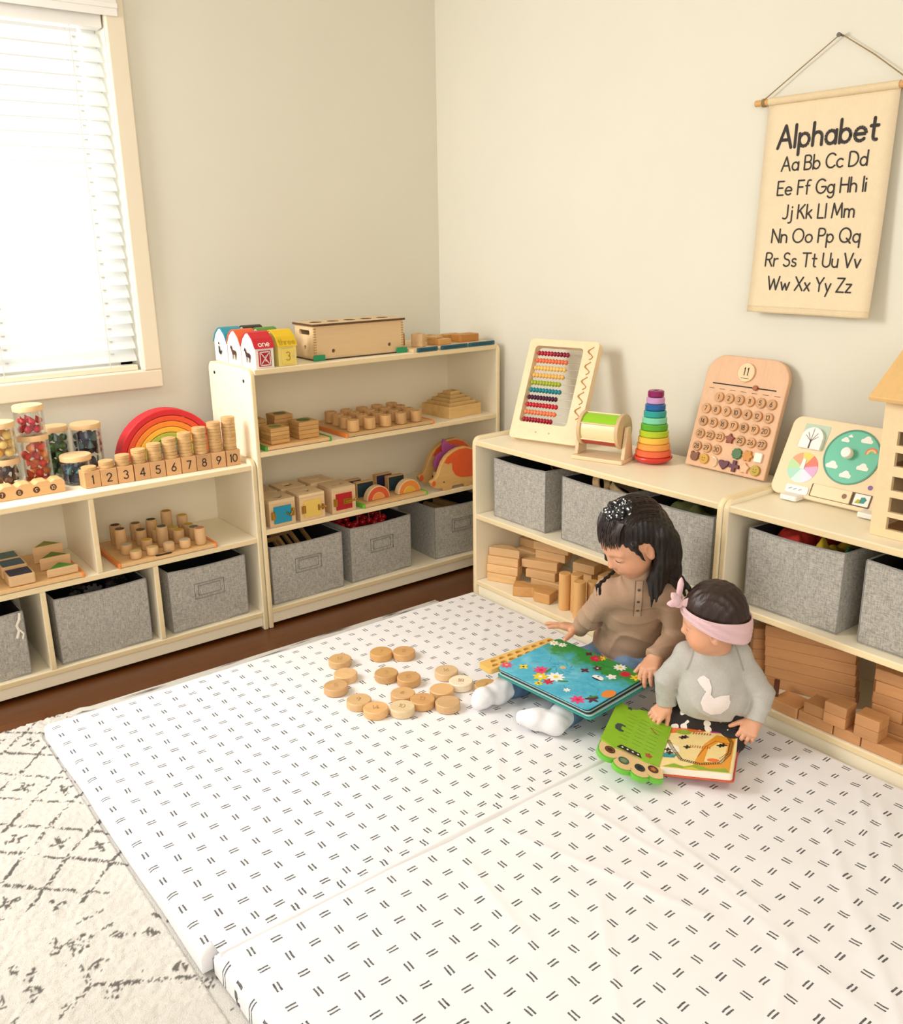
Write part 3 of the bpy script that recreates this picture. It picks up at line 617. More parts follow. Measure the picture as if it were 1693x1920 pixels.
# ---------------------------------------------------------------- fabric bins
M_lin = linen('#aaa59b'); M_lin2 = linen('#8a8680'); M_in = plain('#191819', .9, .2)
_bin = {}
def fabric_bin(label, loc, rz, Wd, Dp, H, pocket=False, skew=0):
    t_ = thing('fabric_bin', label, 'bin', loc, (0, 0, rz+skew), 'grey fabric storage bins')
    n = 14; key = (Wd, Dp, H)
    b = MB(); th = .004
    def ring(w2, d2, z, bulge):
        P = []
        for i in range(n): P.append((-w2+2*w2*i/n, -d2-bulge*math.sin(math.pi*i/n), z))
        for i in range(n): P.append((w2+bulge*.6*math.sin(math.pi*i/n), -d2+2*d2*i/n, z))
        for i in range(n): P.append((w2-2*w2*i/n, d2+bulge*.3*math.sin(math.pi*i/n), z))
        for i in range(n): P.append((-w2-bulge*.6*math.sin(math.pi*i/n), d2-2*d2*i/n, z))
        return P
    zs = [0, .006]+[H*k/9 for k in range(1, 10)]
    wob = lambda z, i: .0012*math.sin(z*60+i*.7+Wd*90)
    rings = []
    for z in zs:
        f = z/H; sh_ = .992+.008*f if z > .001 else .985
        rr_ = ring(Wd/2*sh_, Dp/2*sh_, z, .0035*math.sin(math.pi*min(1, f*.9+.08)))
        rings.append([b.bm.verts.new((x, y+wob(z, i)*(0 if i % n == 0 else 1), zz-(.004*math.sin(math.pi*(i % n)/n)*(f > .99)))) for i, (x, y, zz) in enumerate(rr_)])
    N = 4*n
    b.bm.faces.new(rings[0][::-1])
    for a, c in zip(rings, rings[1:]):
        for i in range(N): b.bm.faces.new((a[i], a[(i+1) % N], c[(i+1) % N], c[i]))
    ins = []
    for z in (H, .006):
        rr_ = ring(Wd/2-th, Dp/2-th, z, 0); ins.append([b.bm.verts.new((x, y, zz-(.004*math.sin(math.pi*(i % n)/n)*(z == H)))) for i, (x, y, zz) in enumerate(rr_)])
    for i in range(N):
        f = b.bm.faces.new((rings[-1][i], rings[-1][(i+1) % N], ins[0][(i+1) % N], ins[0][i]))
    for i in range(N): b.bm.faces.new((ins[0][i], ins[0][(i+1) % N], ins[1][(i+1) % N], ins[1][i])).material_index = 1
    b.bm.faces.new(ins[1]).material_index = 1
    b.build('bin_body', [M_lin, M_in], t_, smooth=50)
    b = MB(); zr = H-.0035
    P = ring(Wd/2-.001, Dp/2-.001, H, .001); b.tube([(x, y, zz-.004*math.sin(math.pi*(i % n)/n)) for i, (x, y, zz) in enumerate(P)], .0022, 6, True)
    b.build('rim_binding', cloth('#94918c'), t_, smooth=60)
    b = MB()
    for sx in (-1, 1): b.tube([(sx*Wd/2*.992, -Dp/2*.992, .004), (sx*Wd/2, -Dp/2, H-.002)], .0016, 5)
    b.tube([(Wd/2*.992, -Dp/2*.992, .004), (-Wd/2*.992, -Dp/2*.992, .004)], .0016, 5)
    b.build('seam_piping', cloth('#8d8a85'), t_, smooth=60)
    if pocket:
        pw, ph, zc = .1, .05, H*.6; b = MB()
        y = -Dp/2-.0042
        for q in ([(-pw/2, zc-ph/2), (pw/2, zc-ph/2), (pw/2, zc+ph/2), (-pw/2, zc+ph/2)], [(-pw/2+.012, zc-ph/2+.01), (pw/2-.012, zc-ph/2+.01), (pw/2-.012, zc+ph/2-.008), (-pw/2+.012, zc+ph/2-.008)]):
            b.tube([(x, y, z) for x, z in q], .0014, 5, True)
        b.build('handle_pocket', cloth('#8b8780'), t_, smooth=60)
    return t_
BH = .206
fabric_bin('grey fabric bin with cord, cut off by the left edge of the low shelf', (-1.915, -.246, .067), 0, .25, .276, BH-.01)
fabric_bin('wide grey fabric bin with dark gears, middle cubby of the low shelf', (-1.572, -.246, .067), R(1), .272, .276, BH)
fabric_bin('grey fabric bin with stitched pocket, right cubby of the low shelf', (-1.240, -.246, .067), R(1.5), .262, .272, BH, True)
fabric_bin('grey fabric bin with wooden frames, leftmost under the lock boxes', (-.876, -.246, .0685), 0, .276, .272, BH, True)
fabric_bin('grey fabric bin full of red beads, middle bottom of the tall shelf', (-.572, -.238, .0685), R(2), .268, .27, BH, True)
fabric_bin('grey fabric bin with wooden sticks, far right bottom of the tall shelf', (-.188, -.246, .0685), R(-2.5), .255, .26, BH, True)
RZ = R(-90)
fabric_bin('grey fabric bin holding a brown basket, nearest the corner on the right', (-.205, -.866, .3365), RZ, .252, .27, BH)
fabric_bin('grey fabric bin of wooden rings behind the older child', (-.205, -1.2, .3365), RZ, .264, .27, BH)
fabric_bin('grey fabric bin of green cloth above the baby', (-.205, -1.51, .3365), RZ, .246, .27, BH)
fabric_bin('grey fabric bin of red and yellow silks on the right shelf', (-.205, -1.87, .3365), RZ, .258, .27, BH)
fabric_bin('grey fabric bin of black wrapped things at the right edge', (-.205, -2.18, .3365), RZ, .258, .27, BH)
# contents of the bins
def gear(r, n, h):
    p = []
    for i in range(n):
        a = 360*i/n; p += circ(0, 0, r, 3, a, a+180/n)+circ(0, 0, r*.78, 3, a+180/n+4, a+360/n-4)
    b = MB(); b.prism(p, 0, h, hole=[circ(0, 0, r*.35, 14)]); return b
for k, (x, y, rx, ry) in enumerate(((-1.575, -.32, 62, 5), (-1.525, -.33, 70, -14), (-1.60, -.28, 48, 22), (-1.49, -.27, 52, 12), (-1.64, -.33, 55, -20))):
    solo(gear(.034, 10, .012), 'toy_gear', plain('#2b2624', .4, .1), 'dark toothed gear in the middle cubby bin of the low shelf', 'gear', (x, y, .235), (R(rx), R(ry), k), 'dark gears in the bin', bevel=.001)
b = MB(); b.tube([(-1.80, -.392, .262), (-1.803, -.396, .245), (-1.812, -.395, .228), (-1.808, -.394, .21), (-1.816, -.396, .19)], .004, 8); b.tube([(-1.808, -.3945, .215), (-1.798, -.397, .2), (-1.802, -.397, .185)], .003, 8)
solo(b, 'cord_tassel', cloth('#e6dfcf'), 'cream cord tassel hanging on the left edge bin', 'cord', smooth=60)
for k, (x, y, rx, rz) in enumerate(((-.945, -.29, 30, 4), (-.876, -.245, 30, 4), (-.815, -.2, 30, 4))):
    b = MB(); b.prism(rrect(-.045, -.07, .045, .07, .004), -.006, .006, hole=[rrect(-.033, -.058, .033, .058, .002)])
    solo(b, 'wooden_square', wood('#b98d58', .5, .15), ('left', 'middle', 'right')[k]+' hollow wooden square leaning in the bin under the blue lock box', 'toy', (x, y, .218), (R(rx), 0, R(rz)), 'hollow wooden squares in the bin', bevel=.001)
b = MB(); b.ball((0, 0, 0), .0135, 3); bead = b.build('red_bead', plain('#b5131b', .18, .12), smooth=60); k = 0
for ix in range(7):
    for iy in range(5):
        for iz in range(2):
            if iz == 1 and random.random() < .35: continue
            o = bead if k == 0 else bead.copy()
            if k: COL.objects.link(o)
            o.location = (-.663+.0302*ix+random.uniform(-.002, .002), -.325+.034*iy, .218+.0262*iz+random.uniform(0, .002)); k += 1
            props(o, 'glossy red bead in the middle bin at the bottom of the tall shelf', 'bead', 'red beads in the bin')
for k in range(3):
    b = MB(); b.tube([(-.62+.05*k, -.30, .2595), (-.56+.05*k, -.2, .2595)], .004, 8)
    solo(b, 'red_stick', plain('#d8323a', .2, .1), 'thin red stick lying across the red beads, %s of three' % ('left', 'middle', 'right')[k], 'stick', (0, 0, .0062), group='red sticks', smooth=60)
for k, (x, y, z, rz) in enumerate(((-.2, -.25, .225, 30), (-.14, -.23, .225, 25), (-.25, -.23, .225, 32))):
    b = MB(); b.box((-.011, -.075, -.011), (.011, .075, .011))
    solo(b, 'wooden_stick', wood('#a9824f', .5, .15), 'square wooden stick in the far right bin of the tall shelf, %s of three' % ('nearest', 'middle', 'left')[k], 'stick', (x, y, z), (R(8), 0, R(rz)), 'square sticks in the bin', bevel=.0015)
b = MB(); b.lathe([(0, 0), (.04, 0), (.05, .05), (.054, .06), (.049, .06), (.045, .05), (.036, .006), (0, .006)], n=30)
solo(b, 'brown_basket', wood('#6b4a2c', .8, .3), 'round brown basket inside the bin nearest the corner', 'basket', (-.17, -.92, .47), (R(10), R(-14), 0), smooth=40)
for k, (x, y, z, rx, ry, r) in enumerate(((-.25, -1.15, .522, 72, 38, .036), (-.235, -1.235, .512, 24, 12, .05), (-.17, -1.29, .51, 30, -8, .03))):
    b = MB(); b.prism(circ(0, 0, r, 36), -.012, .012, hole=[circ(0, 0, r*.78, 36)])
    solo(b, 'wooden_ring', wood(('#d4ab72', '#c7a878', '#a8854f')[k], .5, .12), ('pale wooden ring tipped up in the bin behind the older child', 'large wooden ring lying flat in the bin behind the older child', 'dull wooden ring at the back of the bin of rings')[k], 'ring', (x, y, z), (R(rx), R(ry), 0), 'wooden rings in the bin', bevel=.002, smooth=40)
def drape(name, label, h, cx, cy, z0, sx, sy, amp, seed, cat='cloth', rough=.8):
    n = 40; xs = np.linspace(-sx/2, sx/2, n); ys = np.linspace(-sy/2, sy/2, n); X, Y = np.meshgrid(xs, ys, indexing='ij')
    d = np.clip(np.minimum(sx/2-np.abs(X), sy/2-np.abs(Y))/.03, 0, 1)
    Z = (amp*(vnoise((X+9)*26, (Y+9)*22, seed)+.5*vnoise((X+9)*60+Y*20, (Y+9)*50, seed+1))*np.sqrt(d))-.035*(1-d)**2
    o, co = grid_mesh(name, xs, ys, Z, [cloth(h, rough)]); o.location = (cx, cy, z0); sd = o.modifiers.new('thick', 'SOLIDIFY'); sd.thickness = .004
    return props(o, label, cat)
drape('green_cloth', 'olive green cloth heaped in the bin above the baby', '#5f6334', -.205, -1.51, .48, .24, .2, .045, 70)
drape('red_silk', 'crumpled red silk at the left of the silks bin', '#b3261a', -.205, -1.815, .487, .24, .128, .05, 71)
drape('yellow_silk', 'yellow silk beside the red silk in the bin', '#b89a1c', -.215, -1.913, .487, .22, .06, .05, 72)
drape('green_silk', 'teal green silk at the right of the silks bin', '#1f6b4c', -.19, -1.963, .486, .2, .046, .045, 73)
drape('black_plastic', 'shiny black wrapped bundle in the bin at the right edge', '#111216', -.205, -2.18, .48, .24, .22, .05, 74, 'bundle', .2)
# ================================================================ things on the tall shelf
ZT = .8714
def barn(roofh, nm, loc, word=None, num=None, door='#b5202a', animal='horse', wall='#f1ece2', lab='', back=False):
    t_ = thing('toy_barn', lab, 'toy barn', loc, group='little toy barns'); wx, dy, he, hr = .066, .097, .066, .108
    prof = [(0, 0), (dy, 0), (dy, he), (dy*.86, he+.022), (dy*.5+.012, hr-.003), (dy*.5, hr), (dy*.5-.012, hr-.003), (dy*.14, he+.022), (0, he)]
    F = frame((0, 0, 0), (0, 1, 0), (0, 0, 1))
    b = MB(); b.prism(prof, .001, wx-.001, F); b.build('barn_walls', plain(wall, .5, .03), t_, bevel=.001)
    rp = prof[2:]; th = .005
    cx, cz = dy/2, he*.6
    outer = [(cx+(x-cx)*1.07, z+.0045) for x, z in rp]; outer[0] = (outer[0][0]+.003, outer[0][1]-.009); outer[-1] = (outer[-1][0]-.003, outer[-1][1]-.009)
    b = MB(); b.prism(outer+[(x, z+.0008) for x, z in reversed(rp)], -.002, wx+.002, F); b.build('roof', plain(roofh, .35, .08), t_, bevel=.0012)
    U = UF((0, -.0006, 0)); Lf = LF((-.0006, 0, 0))
    if num:
        d = MB(); d.prism(rrect(.012, .006, .054, .055, .002), -.001, .003, U); dd = d.build('door', plain(door, .4, .08), t_, bevel=.0006)
        b = MB(); c_ = '#f3ded8' if num == '1' else '#a8861c'; U2 = UF((0, -.0042, 0))
        if num == '1':
            for q in ([(.016, .01), (.05, .01), (.05, .051), (.016, .051), (.016, .01)], [(.02, .014), (.046, .047)], [(.046, .014), (.02, .047)]): stroke(b, q, .0028, U2)
            b.build('door_cross_trim', plain(c_, .5), dd)
            b = MB()
        text(b, num, .033, .018 if num == '3' else .022, .026 if num == '3' else .017, .0025, U2, z=.0012); b.build('door_number', plain('#f7efe8' if num == '1' else '#a8861c', .5), dd)
        b = MB(); b.cyl((.051, -.0035, .03), (.051, -.007, .03), .0035, n=14); b.build('door_knob', M_pale, dd)
        # word lettered on the lower roof slope
        p0, p1 = Vector((0, -.0125, he+.0005)), Vector((0, dy*.13-.008, he+.0255)); 
        a_, b_ = outer[-1], outer[-2]
        Fr = frame((wx/2, a_[0], a_[1]), (1, 0, 0), (0, b_[0]-a_[0], b_[1]-a_[1]))
        bb = MB(); text(bb, word, 0, .0075, .019, .0026, Fr, gap=.2, z=.0008); bb.build('roof_lettering', plain('#f4efe4' if num == '1' else '#b89a1a', .5), t_)
    # animal silhouette on the gable end
    b = MB(); c = -dy/2; ink = {'horse': '#3a1a1c', 'cow': '#4a2a1c', 'hen': '#1e1e20'}[animal]
    def blob(pts): b.ngon([Lf @ Vector((c+x, z, .0012)) for x, z in pts])
    if animal == 'hen':
        blob([(-.012, .03), (-.004, .024), (.006, .026), (.014, .042), (.006, .036), (-.002, .036), (-.005, .05), (-.012, .052), (-.013, .046)]); blob(circ(-.009, .06, .004, 10)); blob([(-.001, .025), (.001, .025), (.003, .012), (.001, .012)])
    else:
        blob([(-.013, .034), (.014, .032), (.016, .04), (.013, .046), (-.009, .047)]); blob([(-.014, .036), (-.008, .048), (-.016, .062), (-.021, .058), (-.024, .05), (-.018, .05)])
        for x in (-.011, -.006, .008, .012): blob([(x, .034), (x+.004, .034), (x+.0034, .016), (x+.0008, .016)])
        blob([(.014, .045), (.019, .038), (.018, .026), (.015, .036)])
    b.build('painted_animal', plain(ink, .6), t_)
    return t_
barn('#c8202b', 'red', (-1.019, -.3895, ZT), 'one', '1', '#a91c2a', 'horse', lab='red roofed toy barn lettered one with a horse on its end')
barn('#e0602c', 'orange', (-1.019, -.287, ZT), animal='cow', lab='orange roofed toy barn with a cow, behind the red barn')
barn('#2f93a8', 'blue', (-1.019, -.184, ZT), animal='hen', lab='blue roofed toy barn at the back left of the tall shelf')
barn('#e2b91c', 'yellow', (-.937, -.386, ZT), 'three', '3', '#ead067', 'hen', wall='#ecd77c', lab='yellow roofed toy barn with a number three door')
barn('#5a8a2c', 'green', (-.937, -.284, ZT), animal='cow', lab='green roofed toy barn behind the yellow barn')
barn('#2a2222', 'black', (-.937, -.181, ZT), animal='hen', lab='dark roofed toy barn, hindmost beside the blue barn')
# long posting box in its green-cornered tray
t_ = thing('posting_box', 'long pale wooden posting box with round holes in its lid', 'box', (-.608, -.288, ZT+.004), (0, 0, R(-1)))
wx, wy, hh = .352, .132, .108
b = MB(); b.prism(rrect(-wx/2, -wy/2, wx/2, wy/2, .002), 0, .008); b.build('base', M_pale, t_)
b = MB(); U = UF((0, -wy/2+.008, 0)); b.prism([(-wx/2, .008), (wx/2, .008), (wx/2, hh), (-wx/2, hh)], 0, .008, U, hole=[circ(-.105, .024, .0065, 16), circ(.118, .028, .0065, 16)]); b.build('front_panel', wood('#e0bf90', .5, .06), t_)
b = MB(); b.box((-wx/2, wy/2-.008, .008), (wx/2, wy/2, hh)); b.build('rear_panel', M_pale, t_)
for sx in (-1, 1):
    b = MB(); L_ = LF((sx*wx/2+(.0075 if sx < 0 else 0), 0, 0))
    b.prism([(-wy/2+.0085, .008), (wy/2-.0085, .008), (wy/2-.0085, hh), (-wy/2+.0085, hh)], 0, .0075, L_, hole=[rrect(-.036, .078, .036, .094, .007), circ(.0, .036, .0075, 16)]); b.build('end_panel', M_pale, t_)
b = MB()
for i in range(11): b.box((-wx/2-.0004, -wy/2-.0004, .012+.0085*i), (-wx/2+.008, -wy/2+.004, .0162+.0085*i)); b.box((wx/2-.008, -wy/2-.0004, .012+.0085*i), (wx/2+.0004, -wy/2+.004, .0162+.0085*i))
b.build('finger_joints', wood('#b98f5c', .6, .2), t_)
b = MB(); b.prism(rrect(-wx/2-.008, -wy/2-.008, wx/2+.006, wy/2+.004, .003), hh+.0005, hh+.0075, side=1, hole=[circ(-.132+.066*i, .0, .021, 24) for i in range(5)]); b.build('lid', [M_pale, plain('#5a3c20', .7)], t_)
b = MB(); b.box((-wx/2-.0072, -wy/2-.0072, hh-.003), (wx/2+.005, wy/2+.002, hh+.0004)); 
b.bm.free()
t2 = thing('tray_liner', 'thin tray with green corner clips under the posting box', 'tray', (-.608, -.288, ZT), (0, 0, R(-1)))
b = MB(); b.box((-wx/2-.004, -wy/2-.004, 0), (wx/2+.004, wy/2+.004, .0035)); b.build('board', plain('#4a3a26', .6), t2)
for sx in (-1, 1):
    b = MB(); b.prism(rrect(sx*(wx/2-.012)-.022, -wy/2-.0095, sx*(wx/2-.012)+.022, -wy/2-.0045, .002), 0, .019); b.build('corner_clip', plain('#1f8f5e', .4, .05), t2, bevel=.001)
# yellow piece seen through the end slot
b = MB(); b.ball((0, 0, 0), .02, 3); solo(b, 'yellow_ball', plain('#d8b020', .4), 'yellow ball glimpsed through the end slot of the posting box', 'ball', (-.742, -.29, ZT+.012+.02+.0), smooth=60)
bpy.data.objects['yellow_ball'].location.z = ZT+.0825
b = MB(); b.box((-.757, -.31, ZT+.0125), (-.727, -.27, ZT+.062)); solo(b, 'wooden_cube', M_pale, 'wooden cube inside the posting box under the yellow ball', 'block')
# teal clipped trays with wooden pieces
def teal_tray(lab, x0, x1, y0, y1, clips, rz=0):
    t_ = thing('wooden_tray', lab, 'tray', (0, 0, ZT))
    b = MB(); b.box((x0, y0, 0), (x1, y1, .011)); b.build('board', M_pale, t_, bevel=.001)
    for a, c in clips:
        b = MB(); b.prism(rrect(a, y0-.0075, c, y0-.0004, .003), -.001, .0135); o = b.build('teal_clip', plain('#0e5a6e', .35, .06), t_, bevel=.0015); o.location.z = .0015
        b = MB(); b.box((a+.012, y0-.0082, .003), (c-.012, y0-.0072, .009)); b.build('clip_groove', plain('#0a4452', .5), o)
    return t_
teal_tray('small wooden tray with a teal front clip beside the posting box', -.418, -.312, -.396, -.13, ((-.405, -.315),))
teal_tray('wooden tray with two teal front clips at the corner end of the tall shelf', -.302, -.042, -.396, -.13, ((-.30, -.178), (-.172, -.05)))
zt = ZT+.0115
def blockp(lab, pts, h, loc, rz=0, hole=None, col='#d0a469', name='wooden_block', group=None, cat='block', bev=.0015):
    b = MB(); b.prism(pts, 0, h, hole=hole); return solo(b, name, wood(col, .5, .16), lab, cat, loc, (0, 0, R(rz)), group, bevel=bev)
sq = lambda s, r=.003: rrect(-s, -s, s, s, r, 3)
blockp('tall round-edged wooden block with a dark hole on the small teal tray', sq(.022, .006), .046, (-.352, -.335, zt), 38, [circ(0, 0, .009, 14)], '#dcb687')
blockp('lower dark wooden block standing behind the tall holed block', sq(.021, .002), .021, (-.383, -.245, zt), 10, None, '#a87a44')
blockp('upper wooden block resting on the lower dark block by the posting box', sq(.021, .002), .021, (-.383, -.245, zt+.0213), 14, None, '#c29358')
blockp('flat square wooden block at the front left of the double clip tray', sq(.032, .002), .02, (-.252, -.325, zt), 8, None, '#cf9c5c')
blockp('thin wooden slab lying on the front left flat block', rrect(-.026, -.02, .026, .02, .002, 3), .008, (-.262, -.31, zt+.0202), 28, None, '#dcb175')
blockp('round edged wooden block at the right end of the double clip tray', rrect(-.05, -.03, .05, .03, .012, 4), .026, (-.118, -.31, zt), 4, None, '#b67c38')
blockp('square ring shaped wooden piece behind the round edged block', sq(.03, .002), .02, (-.2, -.21, zt), 20, [sq(.016, .002)], '#c39a5a')
blockp('wooden slab at the back right of the double clip tray', rrect(-.035, -.025, .035, .025, .002, 3), .018, (-.105, -.21, zt), -6, None, '#c99550')
# ---- second level
Z2 = .6084
tray('green-edged wooden tray with stacks of square tiles', -1.013, -.402, -.768, -.16, Z2, '#4f9a34')
def stack(x, y, n, s, t, where, rz, top=None):
    for k in range(n):
        t_ = thing('square_tile', '%s square wooden tile %s' % (('top', 'second', 'third', 'fourth', 'fifth')[n-1-k], where), 'tile', (x, y, Z2+.0145+(t+.0006)*k), (0, 0, R(rz+random.uniform(-2, 2))), 'square tiles '+where)
        b = MB(); b.prism(sq(s, .002), 0, t); b.build('body', wood('#c99a5c', .5, .2), t_, bevel=.0012)
        if k == n-1 and top: b = MB(); b.prism(circ(0, 0, s*.62, 20), t-.0005, t+.0006); b.build('painted_top', plain(top, .6, .15), t_)
stack(-.949, -.35, 4, .0345, .0125, 'in the front left stack on the green-edged tray', 2, '#7d8a3a')
stack(-.835, -.335, 4, .0375, .0135, 'in the front right stack on the green-edged tray', 1, '#456b22')
stack(-.975, -.25, 5, .031, .0125, 'in the back left stack on the green-edged tray', 0, '#7a6038')
stack(-.872, -.235, 5, .034, .0132, 'in the back right stack on the green-edged tray', -2, '#5d6a2a')
tray('orange-edged wooden tray crowded with holed wooden pegs', -.711, -.402, -.337, -.125, Z2, '#e6853a')
for rr in range(4):
    for c in range(5):
        t_ = thing('wooden_peg', '%s holed wooden peg from the left in the %s row of the crowded tray' % (ORD[c], RN[rr]), 'peg', (-.664+.0665*c+.014*rr*.5, -.372+.062*rr, Z2+.0145), group='holed pegs on the crowded tray')
        b = MB(); r_p, h_p = .0215, .039
        b.lathe([(0, 0), (r_p-.001, 0), (r_p, .001), (r_p, h_p-.001), (r_p-.001, h_p), (.0125, h_p), (.0122, h_p-.014), (0, h_p-.014)], n=26); b.build('body', wood('#d2a36a', .5, .2, 2), t_, smooth=40)
        b = MB(); b.lathe([(0, h_p-.0135), (.012, h_p-.0135), (.012, h_p-.0125), (0, h_p-.0125)], n=18); b.build('hole_floor', plain('#3a2416', .9), t_)
for k in range(5):   # nested boxes
    s = .081-.0142*k; h = .043+.0115*k
    b = MB(); b.prism(sq(s, .002), 0, h, hole=[sq(s-.0065, .001)])
    solo(b, 'nesting_box', wood('#d3ac6c', .5, .18), ('outermost and lowest', 'second from outside', 'middle', 'second from inside', 'innermost and tallest')[k]+' square wooden box of the stepped pyramid nest', 'box', (-.168, -.285, Z2), (0, 0, R(4)), 'nested square boxes', bevel=.0015)
# ---- third level: lock boxes
Z3 = .3464
def lockbox(lab, loc, door, hole, style):
    t_ = thing('lock_box', lab, 'box', loc, group='wooden lock boxes'); s, h = .0475, .092
    b = MB(); b.prism(sq(s, .001), h-.008, h, hole=[hole]); b.build('top_panel', M_pale, t_)
    b = MB(); b.box((-s, -s, 0), (s, s, h-.0125)); b.build('box_body', wood('#dcb98a', .5, .1), t_, bevel=.001)
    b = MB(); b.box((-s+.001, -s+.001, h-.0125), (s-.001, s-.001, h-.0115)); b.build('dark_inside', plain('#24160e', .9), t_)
    b = MB()
    for q in ([(-s, -s), (-s+.008, -s), (-s+.008, s), (-s, s)], [(s-.008, -s), (s, -s), (s, s), (s-.008, s)]): b.prism(q, h-.0125, h-.008)
    for q in ([(-s+.008, -s), (s-.008, -s), (s-.008, -s+.008), (-s+.008, -s+.008)], [(-s+.008, s-.008), (s-.008, s-.008), (s-.008, s), (-s+.008, s)]): b.prism(q, h-.0125, h-.008)
    b.build('wall_top', M_pale, t_)
    if door:
        b = MB(); b.prism(rrect(-.033, .012, .031, .07, .001), 0, .0035, UF((0, -s-.0003, 0))); d = b.build('door', plain(door, .35, .06), t_, bevel=.0008)
        U = UF((0, -s-.0036, 0))
        b = MB()
        for z in ((.041,) if style != 'two' else (.03, .052)):
            b.prism(rrect(-.043, z-.013, -.028, z+.013, .001), 0, .0018, U); b.cyl((-.0345, -s-.0058, z-.013), (-.0345, -s-.0058, z+.013), .0022, n=10)
        b.build('hinge', M_brass, d, smooth=40)
        b = MB()
        if style == 'hook': b.tube([(.012, -s-.006, .046), (.024, -s-.009, .034), (.034, -s-.008, .048)], .0028, 8); b.ball((.037, -s-.008, .052), .0045, 2); b.prism(rrect(.03, .03, .042, .056, .001), 0, .0016, U)
        elif style == 'bolt': b.cyl((.02, -s-.008, .04), (.046, -s-.008, .04), .0025, n=10); b.prism(rrect(.018, .03, .024, .05, .001), 0, .0045, U); b.prism(rrect(.034, .03, .04, .05, .001), 0, .0045, U); b.ball((.046, -s-.01, .04), .004, 2)
        else: b.prism(rrect(-.006, .03, .028, .05, .002), 0, .002, U); b.cyl((.0, -s-.008, .04), (.044, -s-.008, .04), .003, n=10); b.ball((.04, -s-.012, .043), .005, 2); b.tube([(.04, -s-.01, .043), (.046, -s-.012, .054)], .002, 6)
        b.build('brass_latch', M_brass, d, smooth=40)
    return t_
tri = lambda r: [(-r, r*.7), (r*.2, -r), (r, r*.7)]
lockbox('wooden lock box with a blue door and hooked brass latch', (-.9645, -.346, Z3), '#1788a6', circ(0, 0, .024, 20, 200, 380)+[(.0, .003)], 'hook')
lockbox('wooden lock box with a yellow door and brass bolt', (-.852, -.347, Z3), '#e3bf5c', tri(.02), 'bolt')
lockbox('wooden lock box with a red door and brass padlock plate', (-.727, -.345, Z3), '#b0121f', rrect(-.02, -.011, .02, .011, .001), 'plate')
lockbox('plain backed lock box behind the blue door box', (-.972, -.237, Z3), None, circ(0, 0, .018, 20), '')
lockbox('plain backed lock box behind the yellow door box', (-.862, -.237, Z3), None, rrect(-.017, -.017, .017, .017, .001), '')
lockbox('plain backed lock box behind the red door box', (-.748, -.237, Z3), None, rrect(-.02, -.008, .02, .008, .006), '')
tray('green-edged wooden tray with two small rainbow arches', -.656, -.402, -.374, -.175, Z3, '#6cbb33')
for k, (x, o1, o2, lab) in enumerate(((-.573, '#d4532b', '#e8934a', 'left'), (-.437, '#e58733', '#e0ad33', 'right'))):
    z = Z3+.0145; y = -.362
    b = MB(); b.prism(circ(0, 0, .049, 33, 0, 180)+circ(0, 0, .0262, 33, 180, 0), -.013, .013, UF((0, 0, 0)))
    t_ = thing('half_round_arch', '%s arch on the green-edged tray, painted %s with a pale rim' % (lab, ('red orange', 'light orange')[k]), 'arch', (x, y, z), group='small arches on the tray')
    b.build('arch_body', M_pale, t_, bevel=.001, smooth=35)
    b = MB(); b.prism(circ(0, 0, .0455, 33, 2, 178)+circ(0, 0, .0270, 33, 178, 2), .013, .0136, UF((0, 0, 0))); b.build('painted_face', plain(o1, .5, .06), t_)
    b = MB(); b.prism(circ(0, 0, .0255, 25, 0, 180), -.013, .013, UF((0, 0, 0)))
    t_ = thing('half_round_block', '%s half disc nested under the %s arch' % (('orange', 'yellow')[k], lab), 'block', (x, y, z), group='half discs under the arches'); b.build('half_disc', M_pale, t_, bevel=.001, smooth=35)
    b = MB(); b.prism(circ(0, 0, .0238, 25, 4, 176), .013, .0136, UF((0, 0, 0))); b.build('painted_face', plain(o2, .5, .06), t_)
    for j, (dx, dy) in enumerate(((-.022, .052), (-.036, .112))):
        t_ = thing('square_block', 'upright square block with a dark front, %s behind the %s arch' % (('just', 'farther')[j], lab), 'block', (x+dx, y+dy, z), group='dark fronted square blocks')
        b = MB(); b.box((-.036, -.012, 0), (.036, .012, .058-.004*j)); b.build('body', wood('#c9a06a', .5, .15), t_, bevel=.0015)
        b = MB(); b.box((-.033, -.0127, .003), (.033, -.0115, .055-.004*j)); b.build('painted_face', plain(('#20343a', '#2c2a4a')[j], .5, .1), t_)
HP = [(0, .042), (.006, .03), (.014, .02), (.03, .0125), (.056, .012), (.058, 0), (.096, 0), (.1, .012), (.158, .012), (.16, 0), (.194, 0), (.198, .013), (.222, .026), (.238, .055), (.24, .09), (.226, .122), (.2, .144), (.165, .156), (.128, .155), (.098, .146), (.072, .131), (.055, .112), (.043, .088), (.034, .066), (.022, .053), (.006, .048)]
BP = [(.062, .108), (.078, .128), (.104, .141), (.132, .149), (.165, .15), (.196, .139), (.22, .119), (.233, .09), (.231, .058), (.2, .035), (.17, .036), (.14, .04), (.115, .052), (.1, .075), (.099, .1), (.088, .103), (.083, .099), (.073, .103)]
